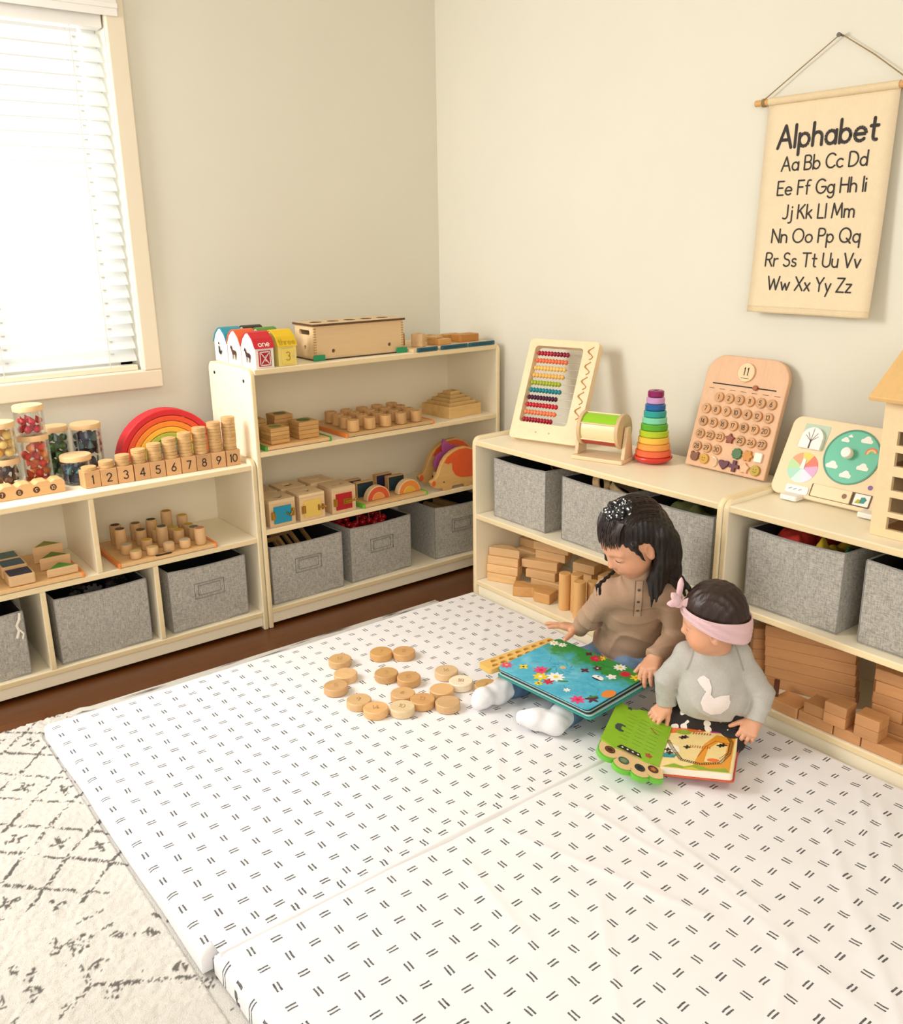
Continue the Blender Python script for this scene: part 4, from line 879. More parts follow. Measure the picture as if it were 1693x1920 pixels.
def hedgehog(lab, loc, sc_, rz):
    t_ = thing('wooden_hedgehog', lab, 'toy animal', loc, (0, 0, rz)); t_.scale = (sc_,)*3; U = UF((0, 0, 0))
    b = MB(); b.prism(HP, -.009, .009, U); b.build('animal_body', wood('#d8aa66', .5, .12), t_, bevel=.0022)
    b = MB(); b.prism(BP, .009, .0096, U); b.prism([(x, y) for x, y in BP][::-1], -.0096, -.009, U); b.build('painted_spines', plain('#e2591f', .5, .1, 60), t_)
    b = MB(); b.prism(circ(.0125, .036, .0085, 16, ry=.011), .009, .0096, U); b.build('painted_nose', plain('#e0602c', .5), t_)
    b = MB(); b.prism(circ(.0595, .034, .0028, 12), .009, .0098, U); b.build('painted_eye', M_black, t_)
    return t_
hedgehog('flat wooden hedgehog with orange back standing at the shelf front', (-.357, -.392, Z3), 1, 0)
hedgehog('second orange-backed wooden hedgehog standing behind the front one', (-.352, -.305, Z3), 1.1, 0)
b = MB(); U = UF((0, 0, 0))
b.prism([(0, 0), (.028, -.012), (.05, .012), (.048, .05), (.03, .064), (.008, .052), (-.006, .026)], -.006, .006, U); b.prism([(.036, .05), (.05, .04), (.085, .055), (.11, .075), (.07, .085), (.04, .112), (.034, .08)], -.005, .005, U)
solo(b, 'purple_toy', plain('#a8508a', .5, .25, 40), 'purple toy piece tucked between the two wooden hedgehogs', 'toy', (-.298, -.347, Z3+.075), (0, 0, 0), bevel=.002)
b = MB(); b.box((-.30, -.362, Z3), (-.23, -.336, Z3+.062)); solo(b, 'wooden_stand', M_pale, 'wooden stand hidden behind the front hedgehog under the purple toy', 'block', bevel=.002)
# ================================================================ things on top of the right-hand shelves
ZR = .5974
# abacus
t_ = thing('abacus', 'wooden bead abacus with ten coloured rows leaning back on the right shelf', 'abacus', (-.286, -.752, ZR+.0125))
u = Vector((.266, -.964, 0)); v = Vector((.964*math.sin(R(23.5)), .266*math.sin(R(23.5)), math.cos(R(23.5))))
F = frame((0, 0, 0), u, v); AW, AH = .262, .345
M_ab = wood('#e8cca2', .45, .08)
b = MB(); b.prism(rrect(0, 0, AW, AH, .014), -.028, 0, F, hole=[rrect(.026, .058, AW-.054, AH-.024, .012)]); b.build('frame', M_ab, t_, bevel=.003)
b = MB(); yb = .063
for z in range(5):
    y0 = .085+.05*z
    b.tube([F @ Vector((AW-.026+.011*math.sin(k*.9), y0+.0052*k, .0008)) for k in range(9)], .0016, 6); b.tube([F @ Vector((AW-.026+.007*math.cos(k*.8), y0+.012+.004*k, .0008)) for k in range(9)], .0013, 6)
b.build('carved_vine', wood('#b98a4c', .6, .2), t_, smooth=60)
for k in range(2):
    b = MB(); b.cyl(F @ Vector((.1+.05*k, .028, -.001)), F @ Vector((.1+.05*k, .028, .001)), .003, n=12); b.build('screw_head', plain('#b9955f', .4), t_)
b = MB(); b.prism([(0, 0), (.012, 0), (.012, .2), (0, .2)], -.0, .02, frame(F @ Vector((AW/2, .26, -.03)), u, (-.25, -.07, -.98)).copy()); 
b.bm.free()
AC = ('#b1122f', '#e8744a', '#eec46a', '#ecb861', '#a8b52a', '#1f8591', '#4a1636', '#c41a2c', '#ee8453', '#a81028')
ye = .058; top = AH-.024
for i in range(10):
    y = top-.022-(top-ye-.034)*i/9
    b = MB(); b.cyl(F @ Vector((.022, y, -.014)), F @ Vector((AW-.05, y, -.014)), .0011, n=8); rod = b.build('rod', plain('#8d8577', .3, .05, 18, .6), t_)
    wbead = .0122 if i not in (4, 6, 9) else .0114
    for k in range(10):
        b = MB(); r = .0088; x = .031+wbead*k
        m2 = F @ Matrix.Translation((x+wbead/2, y, -.014)) @ Matrix.Rotation(R(90), 4, 'Y')
        b.lathe([(.0016, -wbead*.47), (r*.62, -wbead*.44), (r, -.0008), (r, .0008), (r*.62, wbead*.44), (.0016, wbead*.47)], n=12, mtx=None); bmesh.ops.transform(b.bm, matrix=m2, verts=b.bm.verts)
        c = AC[i] if not (i == 0 and k > 4) else '#8d1030'
        b.build('bead', plain(c, .3, .06), rod, smooth=30)
# spinning drum
ang = math.atan2(-.16, .049)
t_ = thing('spinning_drum', 'wooden spinning drum toy with lime and yellow panels on a stand', 'toy', (-.2400, -1.142, ZR), (0, 0, ang))
b = MB(); b.prism(rrect(-.086, -.052, .086, .052, .004), 0, .012); b.build('base', M_ab, t_, bevel=.003)
for sx in (-1, 1):
    b = MB(); b.prism([(-.032, .012), (.032, .012), (.011, .108), (-.011, .108)], sx*.078-.006, sx*.078+.006, frame((0, 0, 0), (0, 1, 0), (0, 0, 1))); b.build('upright', M_ab, t_, bevel=.002)
AX = frame((0, 0, .092), (0, 1, 0), (0, 0, 1))
RD = .054
for sx in (-1, 1):
    b = MB(); b.prism(circ(0, 0, RD, 48), sx*.063-.006, sx*.063+.006, AX); b.build('drum_end', wood('#dcb98a', .5, .1), t_, bevel=.002, smooth=35)
b = MB(); b.cyl((-.078, 0, .092), (.078, 0, .092), .005, n=14); b.build('axle', M_ab, t_, smooth=40)
for k, c in enumerate(('#93c81e', '#e9c65e', '#d87a3a', '#3c8fb0', '#b8473a', '#e8d9a8')):
    a = R(152-60*k); b = MB()
    P = [(RD*.9*math.cos(a-q*R(60)/6), RD*.9*math.sin(a-q*R(60)/6)) for q in range(7)]; Q = [(x*.95, y*.95) for x, y in reversed(P)]
    b.prism(P+Q, -.0565, .0565, AX); b.build('drum_panel', plain(c, .35, .05), t_, smooth=30)
for k in range(6):
    a = R(152-60*k); x, y = RD*.92*math.cos(a), RD*.92*math.sin(a)
    b = MB(); p, q = AX @ Vector((x, y, -.058)), AX @ Vector((x, y, .058)); b.cyl(p, q, .0026, n=8); b.build('drum_rib', M_ab, t_, smooth=40)
# ring stacker
SC = (('#d83a2e', 'red'), ('#ea6a42', 'coral'), ('#eda04e', 'orange'), ('#efbf4c', 'yellow'), ('#b4c92a', 'lime'), ('#5aa82c', 'green'), ('#7fd1ab', 'mint'), ('#2a9d97', 'teal'), ('#1f5f9e', 'blue'), ('#c89ac8', 'lilac'), ('#8a1a5c', 'plum'))
z = ZR; sxy = (-.158, -1.268)
for k, (c, nm) in enumerate(SC):
    r = .0560-.0032*k if k else .0585; h = .0193 if k else .0215
    b = MB()
    if k == 0: b.lathe([(0, 0), (.03, 0), (.046, .005), (.0565, .0135), (.0585, .0175), (.0565, .0215), (0, .0215)], n=40)
    else: b.lathe([(.008, 0), (r-.003, 0), (r, .003), (r, h-.003), (r-.003, h), (.008, h), (.008, 0)], n=40)
    solo(b, 'stacking_ring', plain(c, .28, .05), '%s ring of the rainbow stacking tower, %s' % (nm, 'bottom rocker' if k == 0 else 'topmost' if k == 10 else '%s from the bottom' % ORD[k]), 'ring', (*sxy, z), (0, 0, 0), 'rings of the stacking tower', smooth=40)
    z += h+.0004
# calendar board
def lean_frame(o, un, ang): 
    u = Vector(un).normalized(); n = Vector((-u.y*-1, u.x, 0)) if False else Vector((-u.y, u.x, 0))
    return frame(o, u, n*math.sin(R(ang))+Vector((0, 0, 1))*math.cos(R(ang)))
t_ = thing('calendar_board', 'wooden perpetual calendar board with numbered discs leaning against the wall', 'calendar', (-.119, -1.357, ZR+.0055))
F = lean_frame((0, 0, 0), (0, -1, 0), 16.2); CW, CH = .270, .332
b = MB(); b.prism([(0, 0), (CW, 0)]+circ(CW-.06, CH-.06, .06, 12, 0, 90)+circ(.06, CH-.06, .06, 12, 90, 180), -.016, 0, F); b.build('board', wood('#ddb088', .5, .08, 2), t_, bevel=.003)
b = MB(); b.prism(circ(CW*.5, CH-.044, .027, 32), 0, .006, F); q = b.build('month_disc', M_pale, t_, bevel=.0012, smooth=35)
b = MB(); text(b, '11', CW*.5, CH-.052, .021, .0026, F, gap=.42, z=.0066); stroke(b, [(CW*.5-.013, CH-.061), (CW*.5+.013, CH-.061)], .0012, F, .0066); b.build('printed_month', M_ink, q)
b = MB(); b.prism(rrect(.03, CH-.086, CW-.03, CH-.0825, .0015, 3), -.0005, .0008, F); b.build('slider_groove', M_ink, t_)
b = MB(); b.prism(circ(.175, CH-.084, .0075, 20), 0, .007, F); b.build('slider_knob', wood('#a4582c', .5, .1), t_, bevel=.001, smooth=35)
b = MB()
for c in range(7): stroke(b, [(.022+.036*c, CH-.099), (.040+.036*c, CH-.099)], .0012, F, .0006)
b.build('weekday_marks', M_ink, t_)
cols, rows = 7, 5; n = 1
xs_ = [.031+.0345*c for c in range(7)]; ys_ = [CH-.123-.0375*r for r in range(6)]
for r in range(5):
    for c in range(7):
        if (r == 0 and c == 0) or n > 30: continue
        x, y = xs_[c], ys_[r]
        if n == 24:
            b = MB(); b.prism([(x+.0165*math.cos(R(90+36*k))*(1 if k % 2 == 0 else .6), y+.0165*math.sin(R(90+36*k))*(1 if k % 2 == 0 else .6)) for k in range(10)], 0, .007, F); b.build('star_marker', wood('#8a3f22', .5, .1), t_, bevel=.0012)
        else:
            b = MB(); b.prism(circ(x, y, .0145, 24), 0, .006, F); q = b.build('day_disc', wood('#c4915e', .5, .15), t_, bevel=.001, smooth=35)
            b = MB(); text(b, {4: '11', 11: '4'}.get(n, str(n)), x, y-.006, .0125, .0018, F, gap=.22, z=.0064); b.build('printed_day', M_ink, q)
        n += 1
def flower(x, y, r, k, dp): return [(x+r*(1+dp*math.cos(k*a))*math.cos(a), y+r*(1+dp*math.cos(k*a))*math.sin(a)) for a in [2*math.pi*i/36 for i in range(36)]]
yb = ys_[4]; yc = yb-.036
for nm, c, pts in (('leaf_marker', '#3f6b3c', flower(xs_[4], yb, .0155, 9, .06)), ('flower_marker', '#c8862c', flower(xs_[5], yb, .0145, 6, .18)), ('white_marker', '#efe6d6', rrect(xs_[6]-.012, yb-.012, xs_[6]+.012, yb+.014, .003)),
    ('bear_marker', '#7a4a26', [(xs_[0]+px, yc+.004+py) for px, py in ([(.0135*math.cos(R(a)), .0125*math.sin(R(a))) for a in range(-200, 21, 20)]+[(.014, .012), (.009, .016), (.005, .012), (-.005, .012), (-.009, .016), (-.014, .012)])]), ('smile_marker', '#c9982c', circ(xs_[1], yc+.003, .0148, 24)),
    ('moon_marker', '#ead9bd', circ(xs_[2]-.004, yc, .0155, 16, -70, 110)+circ(xs_[2]-.001, yc+.0, .0105, 10, 100, -60)), ('heart_marker', '#5a2430', [(xs_[3]+.0011*16*math.sin(R(a))**3*.95, yc+.001*(13*math.cos(R(a))-5*math.cos(R(2*a))-2*math.cos(R(3*a)))) for a in range(0, 360, 15)]),
    ('cross_marker', '#5d2230', [(xs_[4]+px*.0055, yc+py*.0055) for px, py in ((-1, -3), (1, -3), (1, -1), (3, -1), (3, 1), (1, 1), (1, 3), (-1, 3), (-1, 1), (-3, 1), (-3, -1), (-1, -1))]), ('star_marker', '#e2b088', [(xs_[5]+.0165*math.cos(R(90+36*k))*(1 if k % 2 == 0 else .66), yc+.0165*math.sin(R(90+36*k))*(1 if k % 2 == 0 else .66)) for k in range(10)]), ('sun_marker', '#b59a20', circ(xs_[6], yc, .0148, 24))):
    b = MB(); b.prism(pts, 0, .007, F); o = b.build(nm, plain(c, .5, .08), t_, bevel=.001)
    if nm in ('smile_marker', 'sun_marker'):
        b = MB(); x = xs_[1] if nm == 'smile_marker' else xs_[6]; y = yc+(.003 if nm == 'smile_marker' else 0)
        for dx in (-.004, .004): b.ngon([F @ Vector((px, py, .0074)) for px, py in circ(x+dx, y+.003, .0014, 8)])
        stroke(b, circ(x, y+.001, .006, 7, 210, 330), .001, F, .0074); b.build('painted_face', M_ink, o)
# weather board
t_ = thing('weather_board', 'pale wooden weather activity board with a green sky dial on small feet', 'board', (-.196, -1.693, ZR+.0078))
F = lean_frame((0, 0, 0), (0, -1, 0), 27); BW, BHt = .334, .214
M_wb = plain('#ecd5ae', .5, .03)
b = MB(); b.prism(rrect(0, 0, BW, BHt, .025, 8), -.014, 0, F); b.build('board', M_wb, t_, bevel=.003)
for y in (.075, .285):
    b = MB(); b.prism(rrect(-.012, -.024, .03, .024, .006), -.0055, .008, frame((F @ Vector((y, .0, 0))), (-1, 0, 0), (0, -1, 0))); o = b.build('foot', M_white, t_, bevel=.003)
cx, cy, r = .186, .128, .069
b = MB(); b.prism(circ(cx, cy, r+.003, 48), 0, .002, F, hole=[circ(cx, cy, r-.001, 48)]); b.build('dial_ring', plain('#4c8f74', .4), t_, smooth=35)
b = MB(); b.prism(circ(cx, cy, r-.0012, 48), 0, .0012, F); d = b.build('sky_dial', plain('#66bfa0', .4, .04), t_)
for (x, y, s) in ((-.03, .04, .7), (.024, .047, 1), (-.042, -.03, 1.05), (.036, -.022, 1), (-.0, -.048, 1), (-.02, .052, .4)):
    b = MB(); P = [(-.013, -.006), (.014, -.006)]+circ(.011, -.001, .005, 5, -60, 90)+circ(.001, .004, .0085, 7, 20, 150)+circ(-.009, -.001, .006, 5, 90, 240)
    b.prism([(cx+x+px*s, cy+y+py*s) for px, py in P], .0012, .0018, F); b.build('painted_cloud', plain('#f2ece2', .5), d)
for k, c in enumerate(('#d9795a', '#e8c27a', '#8dbb7a')):
    b = MB(); ro = .0165-.0042*k; b.prism([(x+cx+.046, y+cy+.016) for x, y in circ(0, 0, ro, 12, 20, 190)+circ(0, 0, ro-.0042, 12, 190, 20)], .0012, .002, F); b.build('painted_rainbow', plain(c, .5), d)
b = MB(); b.lathe([(0, 0), (.012, 0), (.0135, .006), (.0145, .016), (.012, .021), (0, .022)], n=28, mtx=F @ Matrix.Translation((cx-.008, cy+.006, .0012))); b.build('dial_knob', M_white, d, smooth=40)
cx, cy, r = .070, .078, .041
for k, c in enumerate(('#b9dba0', '#a9d9c4', '#cfe6e2', '#e9dff0', '#d9a8cf', '#df7a66', '#e9cf62', '#e7a27a')):
    a = 150+45*k; b = MB(); b.prism([(cx, cy)]+circ(cx, cy, r, 9, a, a+45), 0, .0012, F); b.build('season_wedge', plain(c, .5, .04), t_)
b = MB(); b.prism([(cx-.006, cy-.004), (cx+.006, cy-.004), (cx+.005, cy+.022), (cx-.004, cy+.026)], .0012, .004, F); b.build('pointer', M_white, t_, bevel=.0008)
b = MB(); b.prism(rrect(.045, .008, .108, .03, .005), 0, .003, F); q = b.build('label_plate', M_white, t_, bevel=.0008)
b = MB(); [stroke(b, [(.055+.014*k, .017), (.062+.014*k, .021)], .0018, F, .0034) for k in range(3)]; b.build('printed_marks', plain('#7d84a8', .6), q)
b = MB(); b.prism(rrect(.038, .132, .108, .196, .004), 0, .001, F); b.build('seasons_panel', plain('#b9cdb6', .5), t_)
b = MB(); b.prism([(.042, .128), (.102, .128), (.102, .152)]+circ(.072, .156, .03, 12, -10, 190)+[(.042, .152)], .001, .011, F); q = b.build('tree_slider', M_white, t_, bevel=.0015)
b = MB()
for a, l in ((90, .034), (60, .026), (120, .026), (40, .022), (140, .022)): stroke(b, [(.072, .148), (.072+l*math.cos(R(a)), .148+l*math.sin(R(a)))], .0012, F, .0116)
stroke(b, [(.072, .13), (.072, .15)], .004, F, .0116); b.build('painted_tree', plain('#5a4238', .6), q)
b = MB(); b.prism(rrect(.112, .010, .272, .044, .003), 0, .0006, F); b.build('window_slot', plain('#6d5a42', .7), t_)
b = MB(); b.prism(rrect(.118, .011, .222, .043, .002), .0006, .006, F); q = b.build('sliding_panel', M_wb, t_, bevel=.0008)
b = MB(); b.prism(circ(.206, .027, .0065, 16), .006, .0064, F); b.build('finger_hole', plain('#8d7350', .7), q)
b = MB(); b.prism(rrect(.229, .013, .268, .042, .001), .0006, .0016, F); q = b.build('picture_card', M_white, t_)
for c, P in (('#3f8f8a', [(.245, .019), (.256, .02), (.261, .03), (.255, .036), (.246, .034)]), ('#b9ae2a', [(.233, .018), (.245, .018), (.247, .028), (.238, .028)])):
    b = MB(); b.prism(P, .0016, .0021, F); b.build('painted_glove', plain(c, .6), q)
b = MB(); b.prism(circ(.258, .062, .006, 16), 0, .001, F); b.build('printed_shield', plain('#7a62a0', .5), t_)
# doll house cut by the right edge
t_ = thing('doll_house', 'pale wooden doll house with slotted windows at the right edge', 'doll house', (-.317, -2.036, ZR))
F = LF((0, 0, 0)); HW, HD, HE = .4, .22, .312
win_ = [(.0195, .048), (.060, .094), (.110, .142), (.165, .196), (.212, .243)]
b = MB(); b.prism([(0, 0), (HW, 0), (HW, HE), (0, HE)], -.012, 0, F, hole=[[(.036, a), (.19, a), (.19, c), (.036, c)] for a, c in win_]); b.build('front_wall', wood('#e9cfa2', .5, .06), t_, bevel=.001)
for y in (-.006, -HW+.006):
    b = MB(); b.prism([(.012, 0), (HD, 0), (HD, HE), (HD/2+.0, HE+.1), (.012, HE)], -y-.006, -y+.006, frame((0, 0, 0), (1, 0, 0), (0, 0, 1))); b.build('end_wall', wood('#e2c494', .5, .06), t_)
b = MB(); b.box((.0125, -HW+.0125, .004), (HD, -.0125, .012)); b.build('floor_panel', wood('#b98a58', .5, .1), t_)
b = MB(); b.box((.0125, -HW+.0125, .152), (HD, -.0125, .16)); b.build('floor_panel', wood('#b98a58', .5, .1), t_)
b = MB(); b.box((HD-.008, -HW+.0125, .0125), (HD, -.0125, HE)); b.build('rear_wall', wood('#9a6a40', .6, .1), t_)
b = MB(); th = .009
for s_, a in ((1, 0),): b.prism([(-.035, HE-.004), (HD/2, HE+.105), (HD/2, HE+.115), (-.04, HE+.006)], -HW-.03, .02, frame((0, 0, 0), (1, 0, 0), (0, 0, 1)).copy() @ Matrix.Diagonal((1, 1, -1, 1))); 
b.build('front_roof', wood('#dcb478', .5, .06), t_, bevel=.002)
b = MB(); b.prism([(HD+.035, HE-.004), (HD/2+.0005, HE+.105), (HD/2+.0005, HE+.115), (HD+.04, HE+.006)], -HW-.03, .02, frame((0, 0, 0), (1, 0, 0), (0, 0, 1)) @ Matrix.Diagonal((1, 1, -1, 1))); b.build('rear_roof', wood('#dcb478', .5, .06), t_, bevel=.002)
for o in [c for c in t_.children if 'roof' in c.name]:   # roof runs along -y from the left gable
    o.location = (0, -HW+.0, 0) if False else (0, 0, 0)
b = MB(); b.prism(circ(0, 0, .03, 20, 0, 180)+circ(0, 0, .019, 20, 180, 0), -.006, .006, LF((-.235, -2.125, ZR+.0125))); solo(b, 'toy_arch', M_pale, 'small pale wooden arch inside the lower floor of the doll house', 'toy', smooth=35, bevel=.001)
b = MB(); b.ball((-.235, -2.11, ZR+.195), .0345, 3); solo(b, 'green_ball', plain('#8d8a3a', .7), 'olive green ball on the upper floor inside the doll house', 'ball', smooth=60)
# ================================================================ alphabet banner on the wall
t_ = thing('wall_banner', 'cream cloth alphabet banner hanging by a cord from a wooden rod', 'banner', (-.016, -1.652, 1.583))
F = LF((0, 0, 0)); PW, PH = .352, .537
n1, n2 = 12, 40; us = np.linspace(-PW/2, PW/2, n1); vs2 = np.linspace(-PH+.004, .0, n2); U_, V_ = np.meshgrid(us, vs2, indexing='ij')
D_ = .02*(-V_/PH)+.0035*np.sin((V_+.1)*9)*(-V_/PH)+.003*np.sin(U_*22+V_*4)*(-V_/PH)
def bw(u, v): return .02*(-v/PH)+.0035*math.sin((v+.1)*9)*(-v/PH)+.003*math.sin(u*22+v*4)*(-v/PH)
o, co = grid_mesh('cloth_panel', us, vs2, D_, [cloth('#e6d3b0', .9, 0, .05)])
o.parent = t_; co2 = np.stack([-co[:, 2], -co[:, 0], co[:, 1]], -1); o.data.vertices.foreach_set('co', co2.astype('f').ravel()); sd = o.modifiers.new('thick', 'SOLIDIFY'); sd.thickness = .0012; sd.offset = -1 if False else 0
b = MB(); b.cyl((0, .216, .004), (0, -.218, .004), .0082, n=18); b.build('rod', wood('#d9a566', .5, .1, 1), t_, bevel=.001, smooth=40)
b = MB(); b.tube([(-.0005, PW/2-.002, .004)]+[(-.0098*math.cos(R(a))+.0, 0, .004+.0098*math.sin(R(a))) for a in ()]+[(-.0005, -PW/2+.002, .004)], .0098, 16); b.build('rod_sleeve', cloth('#e0cba5'), t_, smooth=60)
for y in (PW/2-.004, -PW/2+.004): pass
vh = np.linspace(-PH+.003, -PH+.02, 4); U2_, V2_ = np.meshgrid(us, vh, indexing='ij')
D2 = .02*(-V2_/PH)+.0035*np.sin((V2_+.1)*9)*(-V2_/PH)+.003*np.sin(U2_*22+V2_*4)*(-V2_/PH)+.0016
hm, co = grid_mesh('bottom_hem', us, vh, D2, [cloth('#dfcba6')]); hm.parent = t_; hm.data.vertices.foreach_set('co', np.stack([-co[:, 2], -co[:, 0], co[:, 1]], -1).astype('f').ravel()); sd = hm.modifiers.new('thick', 'SOLIDIFY'); sd.thickness = .0014; sd.offset = 0
nail = (.006, -.008, .134)
b = MB(); b.tube([(0, .19, .012), (.004, .09, .077), (nail[0]-.004, nail[1], nail[2]+.003), (.004, -.1, .078), (0, -.192, .012)], .0016, 6)
for y in (.19, -.192):
    for k in range(3): b.tube([(.0095*math.cos(R(a)), y+.003*(k-1), .004+.0095*math.sin(R(a))) for a in range(0, 360, 40)], .0016, 5, True)
b.build('hanging_cord', cloth('#9a8258'), t_, smooth=60)
b = MB(); b.cyl((.015, nail[1], nail[2]), (-.006, nail[1], nail[2]), .0022, n=10); b.cyl((-.006, nail[1], nail[2]), (-.008, nail[1], nail[2]), .0055, n=14)
solo(b, 'wall_nail', plain('#4a4038', .4), 'small dark nail in the wall holding the banner cord', 'nail', (-.016, -1.652, 1.583), smooth=40)
rows = [('Alphabet', -.113, .0535, .0082, .2), ('Aa Bb Cc Dd', -.170, .034, .0042, .17), ('Ee Ff Gg Hh Ii', -.230, .034, .0042, .17), ('Jj Kk Ll Mm', -.290, .034, .0042, .17), ('Nn Oo Pp Qq', -.350, .034, .0042, .17), ('Rr Ss Tt Uu Vv', -.411, .034, .0042, .17), ('Ww Xx Yy Zz', -.472, .034, .0042, .17)]
for st, y, s, wd, gp in rows:
    b = MB(); text(b, st, 0, y, s, wd, F, gap=gp, z=0)
    for vtx in b.bm.verts: vtx.co.x = -bw(-vtx.co.y, vtx.co.z)-.0016
    b.build('lettering', M_ink, t_)
# ================================================================ wooden blocks in the right-hand shelves
MBK = wood('#ddb27c', .5, .14); MBK2 = wood('#c9925f', .5, .14)
def wb(lab, a, c, dep, z, h=.0296, mat_=None, grp=None, name='wooden_block', cat='block'):
    """bar whose front bottom edge runs from a to c (x, y); dep goes back towards the wall"""
    A_, C_ = Vector((*a, 0)), Vector((*c, 0)); L = (C_-A_).length; u = (C_-A_)/L
    b = MB(); b.box((-L/2, 0, 0), (L/2, dep, h))
    mid = (A_+C_)/2
    return solo(b, name, mat_ or MBK, lab, cat, (mid.x, mid.y, z), (0, 0, math.atan2(u.y, u.x)), grp, bevel=.0022)
z0 = .0906; T = .03
wb('bottom wooden block of the left stack in the shelf behind the older child', (-.343, -.705), (-.297, -.808), .042, z0)
wb('second block up in the left stack of four on the lower shelf', (-.339, -.70), (-.290, -.808), .042, z0+T)
wb('third block up in the left stack of four on the lower shelf', (-.336, -.70), (-.284, -.803), .042, z0+2*T)
b = MB(); b.prism([(-.058, 0), (.058, 0), (.045, .02), (.02, .038), (-.005, .046), (-.03, .042), (-.05, .025)], 0, .0296); solo(b, 'wooden_block', MBK, 'curved wooden block topping the left stack on the lower shelf', 'block', (-.302, -.75, z0+3*T), (0, 0, R(-64)), bevel=.0022)
wb('lowest long wooden block of the middle stack beside the star block', (-.262, -.845), (-.232, -.962), .05, z0)
wb('second long wooden block of the middle stack on the lower shelf', (-.268, -.825), (-.228, -.93), .05, z0+T)
wb('third block of the middle stack, turned outward on the lower shelf', (-.266, -.80), (-.209, -.92), .055, z0+2*T)
wb('fourth block of the middle stack tilted behind, under the shelf board', (-.222, -.824), (-.188, -.936), .055, z0+3*T)
wb('topmost long block of the middle stack just below the shelf board', (-.224, -.815), (-.184, -.946), .055, z0+4*T)
wb('block standing behind the left stack on the lower shelf', (-.2, -.70), (-.19, -.79), .06, z0, .089)
b = MB(); b.prism(circ(0, 0, .062, 24, 0, 180), 0, .0296); solo(b, 'wooden_block', MBK, 'half round wooden block at the back of the lower shelf near the corner', 'block', (-.165, -.75, z0+.0895), (0, 0, R(-82)), bevel=.002)
b = MB(); b.prism([(-.086, .022), (-.062, -.03), (-.03, -.018), (.0, -.002), (.022, -.03), (.08, -.03), (.08, .03), (.03, .045), (-.02, .03), (-.058, .038)], 0, .0345); solo(b, 'wooden_block', wood('#cf9a5c', .5, .16), 'star shaped wooden block lying in front of the middle stack', 'block', (-.325, -.925, z0), (0, 0, R(-73)), bevel=.0025)
for k, (x, y, h, ps) in enumerate(((-.312, -1.062, .124, 'first'), (-.30, -1.104, .13, 'second'), (-.326, -1.142, .122, 'third'), (-.286, -1.162, .118, 'fourth'))):
    b = MB(); b.lathe([(0, 0), (.0185, 0), (.0198, .0015), (.0198, h-.0015), (.0185, h), (0, h)], n=28); solo(b, 'wooden_cylinder', wood('#dca968', .5, .12, 2), '%s upright wooden cylinder from the left, beside the older child' % ps, 'cylinder', (x, y, z0), group='upright wooden cylinders', smooth=40)
wb('squat wooden block behind the upright cylinders', (-.2, -.985), (-.175, -1.05), .06, z0, .089)
wb('wooden block turned edgewise on the squat block behind the cylinders', (-.21, -.995), (-.19, -1.075), .05, z0+.0895)
wb('wooden block at the back wall of the lower shelf behind the cylinders', (-.12, -.96), (-.11, -1.06), .04, z0, .112)
wb('short wooden block stacked right of the cylinders behind the older child', (-.2, -1.1), (-.185, -1.2), .06, z0, .1)
wb('wooden block lying behind the older child at the right of the shelf', (-.33, -1.24), (-.3, -1.36), .06, z0)
wb('second wooden block lying behind the older child', (-.33, -1.245), (-.3, -1.355), .06, z0+T)
# planks below the right shelf
for k in range(6):
    wb('%s long plank of the central stack under the right shelf' % ('bottom', 'second', 'third', 'fourth', 'fifth', 'sixth')[k], (-.266-.004*k, -1.778), (-.203, -2.0+.003*k), .045, z0+T*k, .0297, MBK2, 'long planks in the central stack')
for k in range(5):
    wb('%s plank of the short stack partly hidden behind the baby' % ORD[k], (-.268, -1.735), (-.235, -1.768), .04, z0+T*k, .0297, MBK2, 'planks in the short left stack')
for k in range(6):
    wb('%s block of the back right pile beside the central planks' % ORD[k], (-.185, -2.03), (-.18, -2.13), .05, z0+T*k, .0297, MBK2, 'blocks in the back right pile')
for k, (ya, yb_) in enumerate(((-2.105, -2.205), (-2.11, -2.21), (-2.088, -2.158), (-2.085, -2.185), (-2.09, -2.16), (-2.084, -2.18))):
    wb('%s block from the bottom of the pile at the right edge' % ORD[k], (-.302+.003*(k % 2), ya), (-.294, yb_), .07, z0+T*k, .0297, MBK2, 'blocks in the right edge pile')
for k, (xa, ya, xb, yb_, d, lv, lab) in enumerate(((-.362, -1.86, -.364, -1.935, .07, 0, 'front block nearest the baby'), (-.362, -1.938, -.362, -2.03, .045, 0, 'long low front block'), (-.362, -1.95, -.36, -2.005, .06, 1, 'block set on the long front block'), (-.362, -2.033, -.362, -2.1, .045, 0, 'front block with a gap below the pale pair'),
    (-.369, -2.0065, -.367, -2.062, .05, 1, 'pale front block over the gap'), (-.369, -2.0065, -.367, -2.062, .05, 2, 'upper pale front block over the gap'), (-.368, -2.084, -.366, -2.142, .05, 1, 'front block beside the pile'), (-.368, -2.084, -.366, -2.142, .05, 2, 'upper front block beside the pile'), (-.362, -2.103, -.362, -2.2, .05, 0, 'lowest front block at the right edge'))):
    wb(lab+' below the right shelf', (xa, ya), (xb, yb_), d, z0+.0282*lv, .028, MBK2)
wb('dark wooden stick poking out above the front blocks beside the baby', (-.352, -1.858), (-.345, -1.87), .08, z0+.0284, .012, wood('#5a3420', .6, .2), name='wooden_stick', cat='stick')
